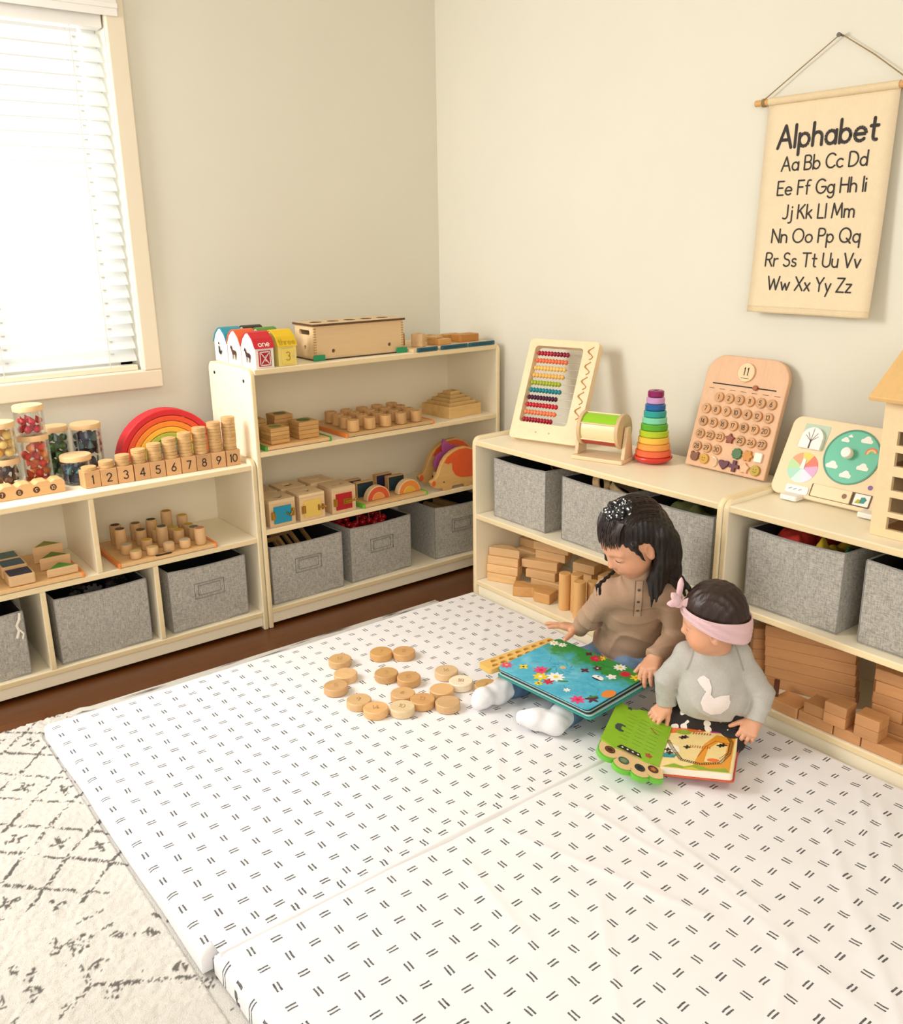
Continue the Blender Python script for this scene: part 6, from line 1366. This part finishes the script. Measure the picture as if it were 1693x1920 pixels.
def decal(target, name, polys, F_, mat_, parent, off=.0012, cell=.004):
    """thin print or seam laid onto a garment: outlines in frame F_ projected along -n"""
    dg = bpy.context.evaluated_depsgraph_get(); ev = target.evaluated_get(dg); me = ev.to_mesh(); bv = BVHTree.FromPolygons([v.co.copy() for v in me.vertices], [tuple(p.vertices) for p in me.polygons]); ev.to_mesh_clear()
    T = target.matrix_world if target.parent is None else Matrix.Translation(target.parent.location); Ti = T.inverted()
    b = MB(); n = F_.to_3x3().col[2]
    for mi, pts in polys:
        b.mi = mi
        vs_ = [b.bm.verts.new((x, y, 0)) for x, y in pts]; f = b.bm.faces.new(vs_); b._fin(vs_)
    bmesh.ops.triangulate(b.bm, faces=b.bm.faces[:])
    for _ in range(5):
        es = [e for e in b.bm.edges if e.calc_length() > cell*1.5]
        if not es: break
        bmesh.ops.subdivide_edges(b.bm, edges=es, cuts=1); bmesh.ops.triangulate(b.bm, faces=b.bm.faces[:])
    for v in b.bm.verts:
        p = F_ @ v.co; hit = bv.ray_cast(Ti @ (p+n*.2), Ti.to_3x3() @ (-n), .5)
        v.co = (hit[0]+Ti.to_3x3() @ n*off) if hit[0] is not None else Ti @ p
    for f in b.bm.faces: f.smooth = True
    return b.build(name, mat_, parent)
nz3 = lambda x, y, z, f, a: a*np.sin(f*x+1.7*np.sin(f*.6*y+.8))*np.sin(f*.9*z+1.3*np.sin(f*.5*x+f*.4*y))
# ---------------------------------------------------------------- older child
gl = (-.47, -1.47, .0555)
girl = thing('person', 'child with long dark hair in a tan henley and jeans looking at the flower book', 'person', gl)
HA = axes(164, 31, -2); HP_ = (-.592, -1.572, .524); HS = .95
pel, wai, che = np.array([-.452, -1.452, .128]), np.array([-.466, -1.474, .205]), np.array([-.502, -1.514, .298])
latH = np.array([.16, -.98, 0]); latC = np.array([.67, -.74, .1])
sR, sL = np.array([-.583, -1.497, .352]), np.array([-.487, -1.603, .368])
eR, wR = np.array([-.566, -1.408, .246]), np.array([-.556, -1.366, .196]); eL, wL = np.array([-.452, -1.624, .243]), np.array([-.547, -1.633, .207])
nk0, nk1 = np.array([-.532, -1.552, .385]), np.array([-.556, -1.566, .448])
hipR, hipL = np.array([-.46, -1.40, .099]), np.array([-.465, -1.505, .099])
knR, knL = np.array([-.66, -1.368, .092]), np.array([-.655, -1.512, .092]); anR, anL = np.array([-.805, -1.341, .09]), np.array([-.80, -1.55, .09])
B = Field((-.96, -1.72, .05), (-.36, -1.25, .645), .0022)
for s_ in (-1, 1):
    B.chain([pel+latH*.03*s_, wai+latH*.02*s_, che+latC*.024*s_], [.062, .05, .052], .03)
B.rc(sR, sL, .032, .032, .03); B.rc(nk0, nk1, .036, .032, .02)
B.chain([sR, eR, wR], [.03, .024, .0175], .012); B.chain([sL, eL, wL], [.03, .024, .0175], .012)
for h_, k_, a_2 in ((hipR, knR, anR), (hipL, knL, anL)): B.chain([h_, k_, a_2], [.043, .032, .024], .02)
B.chain([anR, (-.845, -1.345, .083), (-.895, -1.347, .085), (-.912, -1.352, .08)], [.022, .02, .019, .013], .01); B.chain([anL, (-.842, -1.56, .082)], [.022, .02], .01); B.chain([(-.836, -1.556, .083), (-.868, -1.525, .092), (-.885, -1.50, .092)], [.02, .019, .013], .01)
H = Head(B, HP_, HA, HS); head(H)
tR = hand(B, wR+np.array([-.004, .002, -.001]), (-.62, .72, .10), (.10, .25, .95), 1, .098, [(2, 8, 8), (-6, 8, 8), (0, 14, 12), (10, 20, 16)], thumb=(.95, .25, -.42), spread=.16)
tL = hand(B, wL+np.array([-.004, -.001, -.002]), (-.80, -.30, -.42), (-.45, .10, .88), -1, .098, [(18, 22, 14), (16, 24, 14), (20, 24, 14), (26, 26, 16)], thumb=(.8, .6, -.35))
body, P = B.mesh('body', skin_mat('#d9a07e'), girl, gl)
tones(body, P, [(H.w((.078, 0, -.055)), .02, (.86, .6, .58), .55), (H.w((.055, .036, -.04)), .03, (1.0, .82, .76), .5), (H.w((.055, -.036, -.04)), .03, (1.0, .82, .76), .5), (H.w((.086, 0, -.028)), .014, (1, .86, .8), .4)]+[(t_, .012, (1, .8, .74), .4) for t_ in tR+tL])
M_hair = hair_mat('#140d0c')
lash(H, girl, gl, plain('#1a1210', .6)); brow(H, girl, gl, plain('#3a2a22', .8))
# henley
S = Field((-.68, -1.70, .09), (-.36, -1.28, .46), .0028)
for s_ in (-1, 1):
    S.chain([pel+latH*.031*s_+np.array([0, 0, .022]), wai+latH*.022*s_, che+latC*.026*s_], [.069, .059, .0595], .03)
S.rc(sR, sL, .041, .041, .03); S.rc(nk0, nk0+(nk1-nk0)*.55, .05, .043, .02)
S.chain([sR, eR, wR], [.036, .0285, .0225], .012); S.chain([sL, eL, wL], [.036, .0285, .0225], .012)
S.rc(wR+(eR-wR)*.16, wR+(eR-wR)*.02, .0235, .0245, .004); S.rc(wL+(eL-wL)*.16, wL+(eL-wL)*.02, .0235, .0245, .004)
fold = lambda q: (1-np.abs(np.sin(q)))**3
S.wrinkle(lambda x, y, z: nz3(x, y, z, 62, .0022)-.005*fold(34*z+14*x+22*y+1.2*np.sin(26*y))*np.exp(-((z-.21)/.055)**2)-.0035*fold(46*z-30*y+1.5*np.sin(30*x))*np.exp(-((z-.30)/.05)**2)*.8*1.0)
for e_, s_, w_ in ((eR, sR, wR), (eL, sL, wL)):
    ad = (w_-s_)/np.linalg.norm(w_-s_)
    S.wrinkle(lambda x, y, z: -.0042*fold(75*((x-e_[0])*ad[0]+(y-e_[1])*ad[1]+(z-e_[2])*ad[2])+9*(y-e_[1]))*np.exp(-((x-e_[0])**2+(y-e_[1])**2+(z-e_[2])**2)/.0022))
S.cut_near(wR-(eR-wR)*.1, wR-eR, .05); S.cut_near(wL-(eL-wL)*.1, wL-eL, .05)
S.cut((0, 0, .118), (0, 0, -1))
shirt, _ = S.mesh('henley_shirt', cloth('#b4947a', .95, 0, .1), girl, gl)
fw = Vector((-.72, -.66, .2)); up_ = Vector((-.12, -.14, .98))
FC = frame((-.556, -1.573, .356), Vector((0, 0, 1)).cross(fw), up_)
decal(shirt, 'button_placket', [(0, rrect(-.011, -.062, .011, .06, .003))], FC, cloth('#bfa086'), girl, .0026)
for s_ in (-1, 1): decal(shirt, 'placket_seam', [(0, rrect(s_*.0095-.0009, -.061, s_*.0095+.0009, .06, .0004, 2))], FC, cloth('#6f5a48'), girl, .0034, .006)
for k in range(3):
    o = decal(shirt, 'button', [(0, circ(0, -.04+.036*k, .0042, 14))], FC, plain('#5f4c3c', .4), girl, .004)
# jeans with rolled cuffs
J = Field((-.80, -1.62, .048), (-.37, -1.29, .21), .0028)
J.rc(hipR+np.array([.012, 0, .012]), hipL+np.array([.012, 0, .012]), .06, .06, .02)
cR, cL = knR+(anR-knR)*.82, knL+(anL-knL)*.80
for h_, k_, c_ in ((hipR, knR, cR), (hipL, knL, cL)): J.chain([h_, k_, c_], [.050, .0385, .034], .02)
J.wrinkle(lambda x, y, z: nz3(x, y, z, 80, .0022)+.0014*np.sin(120*x+30*y))
J.cut((0, 0, .16), (0, 0, 1))
J.D = np.maximum(J.D, (.0575-J.ax[2])[None, None, :].astype(np.float32))
M_den = cloth('#6f8fae', .9, 0, .16)
J.mesh('jeans', M_den, girl, gl)
for c_, k_, a_2 in ((cR, knR, anR), (cL, knL, anL)):
    v = (a_2-k_)/np.linalg.norm(a_2-k_); K = Field(c_-.07, c_+.07, .0025)
    for t0, t1, r0 in ((-.030, -.012, .0385), (-.012, .006, .0395), (.004, .022, .0375)): K.rc(c_+v*t0, c_+v*t1, r0, r0, .003)
    K.wrinkle(lambda x, y, z: nz3(x, y, z, 110, .0016)); K.cut(c_+v*.028, v); K.cut(c_-v*.034, -v)
    K.D = np.maximum(K.D, (.0575-K.ax[2])[None, None, :].astype(np.float32))
    K.mesh('rolled_cuff', cloth('#4f6f8c', .9, 0, .18), girl, gl)
M_sock = cloth('#e9e8ea', .95, 0, .03)
for pts, rs in (([cR, anR, (-.847, -1.346, .083), (-.897, -1.348, .086), (-.915, -1.352, .081)], [.031, .029, .0265, .0255, .019]),):
    K = Field((-.96, -1.41, .045), (-.74, -1.28, .15), .0025); K.chain(pts, rs, .014); K.rc(anR+np.array([-.012, -.004, -.004]), (-.842, -1.35, .08), .028, .026, .014); K.wrinkle(lambda x, y, z: nz3(x, y, z, 120, .0012)); K.D = np.maximum(K.D, (.0575-K.ax[2])[None, None, :].astype(np.float32)); K.mesh('sock', M_sock, girl, gl)
K = Field((-.93, -1.62, .045), (-.74, -1.45, .15), .0025); K.chain([cL, anL, (-.84, -1.562, .084)], [.031, .029, .029], .014); K.chain([(-.836, -1.558, .085), (-.868, -1.526, .093), (-.888, -1.50, .093)], [.028, .0265, .02], .014); K.wrinkle(lambda x, y, z: nz3(x, y, z, 120, .0012)); K.D = np.maximum(K.D, (.0575-K.ax[2])[None, None, :].astype(np.float32)); K.mesh('sock', M_sock, girl, gl)
# long hair
K = Field((-.70, -1.70, .28), (-.43, -1.44, .65), .0024); Hh = Head(K, HP_, HA, HS)
Hh.e((-.018, 0, .030), (.091, .079, .083), .01); Hh.e((-.05, 0, -.02), (.06, .074, .075), .03)
Hh.e((.090, 0, -.040), (.070, .092, .088), .006, 's')
Hh.e((.016, .086, -.012), (.036, .026, .038), .004, 's'); Hh.e((.018, -.084, -.014), (.03, .022, .034), .004, 's')
for s_ in (-1, 1): Hh.b((.030, .067*s_, .03), (.021, .0705*s_, -.03), .009, .002, .008)
def lock(p, rs, k=.006): K.chain([Hh.w(q) if len(q) == 3 else np.array(q[:3]) for q in p], rs, k)
W3 = lambda x, y, z: (x, y, z, 1)
rs_ = random.Random(4)
for j in range(9):                            # the fall of hair behind the head, down to the shoulders
    a = R(22+136*j/8); x = -.034-.042*math.sin(a); y = .068*math.cos(a)
    q = Hh.w((x-.004, y*1.02, -.075))
    lock([(x, y, .0), (x-.006, y*1.02, -.045), W3(*q), W3(*(q+np.array([.012, .0, -.05]))), W3(*(q+np.array([.02, -.004, -.085-.02*rs_.random()])))], [.026, .022, .019, .014, .004], .016)
for dx, dy, dz, r0 in ((0, 0, 0, .0145), (.010, -.010, -.006, .013), (-.011, .008, .006, .010), (.022, -.018, .014, .012), (.004, .006, -.022, .008)):   # locks over the near shoulder
    p0 = Hh.w((-.034, .066, -.052))
    lock([(-.042, .064, -.012), W3(*(p0+np.array([dx*.5, dy*.4, -.02]))), W3(-.562+dx*.8, -1.628+dy*.8, .415+dz), W3(-.572+dx*.6, -1.632+dy*.6, .372+dz)], [r0+.006, r0+.002, r0*.8, .0015], .010)
for dx, r0 in ((0, .0045), (.006, .0035), (-.007, .003)):   # thin strands by the far cheek
    lock([(.05, -.060, .015), (.062-dx, -.062, -.045), (.056, -.050, -.085), W3(-.662+dx, -1.530, .405), W3(-.650+dx, -1.522, .37)], [.005, r0, r0, r0*.8, .0012], .003)
for dx, dy in ((0, 0), (.012, -.012), (-.012, .01)):
    lock([(-.06, .045, -.05), W3(-.50+dx, -1.622+dy, .425), W3(-.476+dx, -1.648+dy, .385), W3(-.462+dx, -1.662+dy, .345)], [.016, .010, .006, .0015])
K.wrinkle(lambda x, y, z: .0009*np.sin(380*(x-.7*y)+40*z)+.0007*np.sin(520*(y+.5*x)+30*z))
hair, _ = K.mesh('hair', M_hair, girl, gl); hair.modifiers[0].iterations = 1
b = MB()
for j in range(120):
    y = rs_.uniform(-.066, .07); pts = []; f1 = rs_.uniform(.82, 1.0)
    for q in range(8):
        th = R(-70+150*q/7*f1); yy = y*(1+.05*math.sin(q)); k_ = math.sqrt(max(.05, 1-(yy/.0805)**2))
        pts.append(Vector(Hh.w((-.018+.0925*k_*math.sin(th), yy, .030+.0845*k_*math.cos(th))))-Vector(gl))
    b.tube(pts, [.0005]+[.0009]*6+[.0004], 5)
for j in range(70):                           # thin fringe combed down and to the side
    y = rs_.uniform(-.056, .056); e_ = rs_.uniform(.004, .024)+.2*abs(y); dy = rs_.uniform(-.012, .006); pts = []
    for f in (0, .25, .5, .75, 1):
        yy = y+dy*f; k_ = math.sqrt(max(.2, 1-(yy/.082)**2)); z = .092-(.092-.020-e_)*f; zz = (z-.018)/.082
        x = -.008+.0895*k_*math.sqrt(max(.03, 1-min(.97, zz*zz)))
        pts.append(Vector(Hh.w((x-.001+.0015*f, yy, z)))-Vector(gl))
    b.tube(pts, [.0016, .0016, .0014, .0011, .0004], 5)
b.build('fringe_strands', hair_mat('#241510'), girl, smooth=60)
t = NT('dotted_satin'); vo = t.n('ShaderNodeTexVoronoi'); vo.inputs['Scale'].default_value = 120; t.l(t.coord(), vo.inputs['Vector']); t.base(t.mix(t.math('LESS_THAN', vo.outputs['Distance'], .3), lin('#121216'), lin('#f2f2f4'))); t.b.inputs['Roughness'].default_value = .5
b = MB(); cc_ = Hh.w((-.004, .006, .109)); A3 = Matrix([list(r) for r in HA])
for ring_ in range(2):
    pts = []; rr_ = []
    for q in range(40):
        a = 2*math.pi*q/40; r = .017+.010*ring_+.004*math.sin(a*7+ring_); zz = .006*math.sin(a*9+2*ring_)-.004*ring_
        pts.append(Vector(cc_)+A3 @ Vector((r*math.cos(a), r*1.1*math.sin(a), zz))-Vector(gl)); rr_.append(.0085+.002*math.sin(a*11))
    b.tube(pts, rr_, 8, True)
b.build('hair_scrunchie', t.m, girl, smooth=60)
# ---------------------------------------------------------------- baby
bl3 = (-.545, -1.83, .0555)
baby = thing('person', 'baby in a grey swan jumper and pink bow headband holding the animal book', 'person', bl3)
BA = axes(126, 10, -5); BPz = (-.592, -1.833, .391); BS = .84
pel, bel, che = np.array([-.53, -1.815, .112]), np.array([-.55, -1.822, .178]), np.array([-.546, -1.808, .245])
lat = np.array([.766, -.643, 0]); sR, sL = np.array([-.588, -1.764, .272]), np.array([-.498, -1.841, .275])
eR, wR = np.array([-.618, -1.726, .201]), np.array([-.618, -1.733, .139]); eL, wL = np.array([-.492, -1.913, .196]), np.array([-.524, -1.921, .142])
nk0, nk1 = np.array([-.553, -1.812, .30]), np.array([-.57, -1.826, .335])
hR, kR, aR = np.array([-.54, -1.785, .095]), np.array([-.612, -1.727, .088]), np.array([-.585, -1.79, .08]); hL, kL, aL = np.array([-.51, -1.85, .1]), np.array([-.565, -1.892, .082]), np.array([-.63, -1.925, .078])
B = Field((-.72, -2.04, .05), (-.44, -1.66, .50), .002)
for s_ in (-1, 1): B.chain([pel+lat*.022*s_, bel+lat*.02*s_, che+lat*.02*s_], [.044, .05, .044], .03)
B.rc(sR, sL, .028, .028, .03); B.rc(nk0, nk1, .04, .036, .02)
B.chain([sR, eR, wR], [.026, .022, .0165], .012); B.chain([sL, eL, wL], [.026, .022, .0165], .012)
B.chain([hR, kR, aR], [.036, .026, .018], .015); B.chain([hL, kL, aL, (-.66, -1.93, .078)], [.036, .020, .018, .015], .015)
H = Head(B, BPz, BA, BS); head(H, True)
tR = hand(B, wR+np.array([-.003, 0, -.004]), (-.80, .12, -.52), (-.38, -.22, .88), 1, .078, [(6, 22, 18), (4, 24, 20), (8, 26, 20), (14, 28, 20)], thumb=(.5, .8, -.5))
tL = hand(B, wL+np.array([-.002, 0, -.003]), (-.72, -.05, -.62), (.25, -.30, .9), -1, .078, [(14, 34, 26), (16, 36, 26), (20, 38, 26), (24, 40, 26)], thumb=(.75, .7, .1))
body, P = B.mesh('body', skin_mat('#e0a683'), baby, bl3)
tones(body, P, [(H.w((.078, 0, -.055)), .018, (.88, .62, .58), .5), (H.w((.055, .038, -.04)), .034, (1.0, .82, .77), .55), (H.w((.086, 0, -.028)), .013, (1, .86, .8), .4)]+[(t_, .011, (1, .8, .74), .4) for t_ in tR+tL])
lash(H, baby, bl3, plain('#2a1c16', .6)); brow(H, baby, bl3, plain('#8a6450', .9), .0011)
S = Field((-.70, -2.0, .09), (-.43, -1.67, .35), .0025)
for s_ in (-1, 1): S.chain([pel+lat*.024*s_+np.array([0, 0, .022]), bel+lat*.023*s_, che+lat*.019*s_], [.059, .061, .050], .03)
S.rc(sR, sL, .036, .036, .03); S.rc(nk0, nk0+np.array([0, 0, .004]), .047, .044, .015)
S.chain([sR, eR, wR], [.031, .0285, .0225], .007); S.chain([sL, eL, wL], [.031, .0285, .0225], .007)
for w_, e_ in ((wR, eR), (wL, eL)): S.rc(w_+(e_-w_)*.25, w_+(e_-w_)*.02, .0235, .0245, .004)
S.wrinkle(lambda x, y, z: nz3(x, y, z, 75, .0020)-.0035*fold(40*z+26*x-20*y+1.2*np.sin(30*y))*np.exp(-((z-.15)/.04)**2))
for e_, s_, w_ in ((eR, sR, wR), (eL, sL, wL)):
    ad = (w_-s_)/np.linalg.norm(w_-s_)
    S.wrinkle(lambda x, y, z: -.004*fold(85*((x-e_[0])*ad[0]+(y-e_[1])*ad[1]+(z-e_[2])*ad[2])+9*(y-e_[1]))*np.exp(-((x-e_[0])**2+(y-e_[1])**2+(z-e_[2])**2)/.0016))
S.ell((-.566, -1.822, .325), (.05, .05, .028), None, .006, 's')
for w_, e_ in ((wR, eR), (wL, eL)): S.cut_near(w_-(e_-w_)*.06, w_-e_, .05)
S.cut((0, 0, .136), (0, 0, -1))
jum, _ = S.mesh('jumper', cloth('#bab7b0', .95, 0, .12), baby, bl3)
b = MB(); pts = []
for q in range(44):
    a = 2*math.pi*q/44; v3 = Vector((-.566+.046*math.cos(a), -1.822+.046*math.sin(a), .304)); pts.append(v3)
fwB = Vector((-.66, -.75, .06)); FB = frame((-.59, -1.866, .2), Vector((0, 0, 1)).cross(fwB), (0, 0, 1))
b.bm.free()
swan = [(-.034, -.006), (-.028, -.022), (-.012, -.03), (.008, -.028), (.022, -.014), (.026, .002), (.016, -.002), (.024, .014), (.006, .012), (-.008, .006), (-.014, .012), (-.012, .026), (-.016, .04), (-.026, .046), (-.034, .042), (-.04, .034), (-.03, .036), (-.024, .03), (-.024, .016), (-.03, .006)]
decal(jum, 'swan_patch', [(0, [(x*1.15-.008, y*1.15-.004) for x, y in swan])], FB, cloth('#e9dfda'), baby, .002, .003)
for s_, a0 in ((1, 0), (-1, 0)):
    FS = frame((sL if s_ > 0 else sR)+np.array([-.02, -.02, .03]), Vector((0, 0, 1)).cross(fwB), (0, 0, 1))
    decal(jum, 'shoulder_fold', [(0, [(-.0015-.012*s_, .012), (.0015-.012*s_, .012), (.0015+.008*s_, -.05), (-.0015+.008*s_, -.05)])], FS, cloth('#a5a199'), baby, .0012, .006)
t = NT('swan_print_jersey'); v = t.coord(); no = t.n('ShaderNodeTexVoronoi'); no.inputs['Scale'].default_value = 38; t.l(v, no.inputs['Vector']); wv = t.noise(v, 60, 1)
t.base(t.mix(t.math('LESS_THAN', t.math('ADD', no.outputs['Distance'], t.math('MULTIPLY', wv, .42)), .52), lin('#2a2524'), lin('#e9e4de'))); t.b.inputs['Roughness'].default_value = .9
J = Field((-.72, -2.04, .045), (-.44, -1.66, .17), .0025); J.rc(hR+np.array([0, 0, .01]), hL+np.array([0, 0, .014]), .066, .066, .02)
J.chain([hR, kR, aR], [.046, .035, .026], .016); J.chain([hL, kL, aL, (-.663, -1.93, .068)], [.046, .026, .017, .015], .016)
J.wrinkle(lambda x, y, z: nz3(x, y, z, 90, .002)); J.D = np.maximum(J.D, (.0612-J.ax[2])[None, None, :].astype(np.float32)); [J.chain([pel+lat*.02*s_, pel+lat*.022*s_+np.array([0, 0, .055])], [.056, .062], .02) for s_ in (-1, 1)]
J.cut((0, 0, .172), (0, 0, 1))
J.mesh('leggings', t.m, baby, bl3)
K = Field((-.70, -1.95, .30), (-.48, -1.72, .50), .0022); Hh = Head(K, BPz, BA, BS)
Hh.e((-.008, 0, .034), (.086, .078, .084), .01); Hh.e((-.035, 0, .0), (.05, .064, .05), .03); Hh.e((.098, 0, -.045), (.082, .1, .092), .006, 's'); Hh.e((.01, .08, -.02), (.032, .03, .038), .004, 's'); Hh.e((.01, -.08, -.02), (.032, .03, .038), .004, 's')
K.wrinkle(lambda x, y, z: .0007*np.sin(420*(x+.5*y))+.0006*np.sin(330*y+120*z)); K.mesh('hair', hair_mat('#2b1a14'), baby, bl3)[0].modifiers[0].iterations = 1
# pleated headband: a tilted loop round the skull, broad over the ear
n_, m_ = 72, 15; xs = np.linspace(0, 2*math.pi, n_, endpoint=False); b = MB(); rings = []
for a in xs:
    front = .5+.5*math.cos(a); wd = .013+.026*(1-front)*(1-.2*(1-front)); row = []
    zc = .050*front-.032*(1-front)+.012*math.sin(a)**2*(.2)
    for j in range(m_):
        f = j/(m_-1)-.5; z = zc+f*2*wd; zz = max(0, z-.03)/.083
        k_ = math.sqrt(max(.12, 1-min(1, zz*zz))) if z > .0 else max(.82, math.sqrt(1-min(.98, (z/.13)**2)))
        ple = .0016*math.sin(f*38+2*math.sin(a*2))
        row.append(b.bm.verts.new(Vector(Hh.w((-.008+(.0915+ple)*k_*math.cos(a), (.0855+ple)*k_*math.sin(a), z)))-Vector(bl3)))
    rings.append(row)
for i in range(n_):
    for j in range(m_-1): b.bm.faces.new((rings[i][j], rings[(i+1) % n_][j], rings[(i+1) % n_][j+1], rings[i][j+1]))
for f in b.bm.faces: f.smooth = True
M_pink = cloth('#e3bfc2', .9, 0, .05)
hb = b.build('headband', M_pink, baby); sd = hb.modifiers.new('thick', 'SOLIDIFY'); sd.thickness = .003
K = Field((-.74, -1.92, .40), (-.58, -1.72, .56), .002); kc = Hh.w((.090, .010, .066))
K.ell(kc, (.013, .014, .012), None, .004)
def ear_(dv, ln, wd, fl_=.0065):
    dv = np.array(dv, float); dv /= np.linalg.norm(dv); vw = np.array([-.6, -.79, .3]); sd_ = np.cross(dv, vw); sd_ /= np.linalg.norm(sd_); Rm = np.stack([dv, sd_, np.cross(dv, sd_)], 1)
    K.ell(kc+dv*ln*.55, (ln*.5, wd, fl_), Rm, .003); K.rc(kc+dv*ln*.85, kc+dv*ln*1.1, .006, .001, .005)
ear_((.06, -.04, 1), .058, .0075); kc = kc+np.array([-.008, -.012, .004]); ear_((.74, -.58, .10), .042, .0125); ear_((-.79, .60, -.02), .027, .0085, .005); ear_((-.5, .40, .8), .032, .0095, .005)
K.wrinkle(lambda x, y, z: nz3(x, y, z, 160, .0012)); K.mesh('headband_bow', M_pink, baby, bl3)
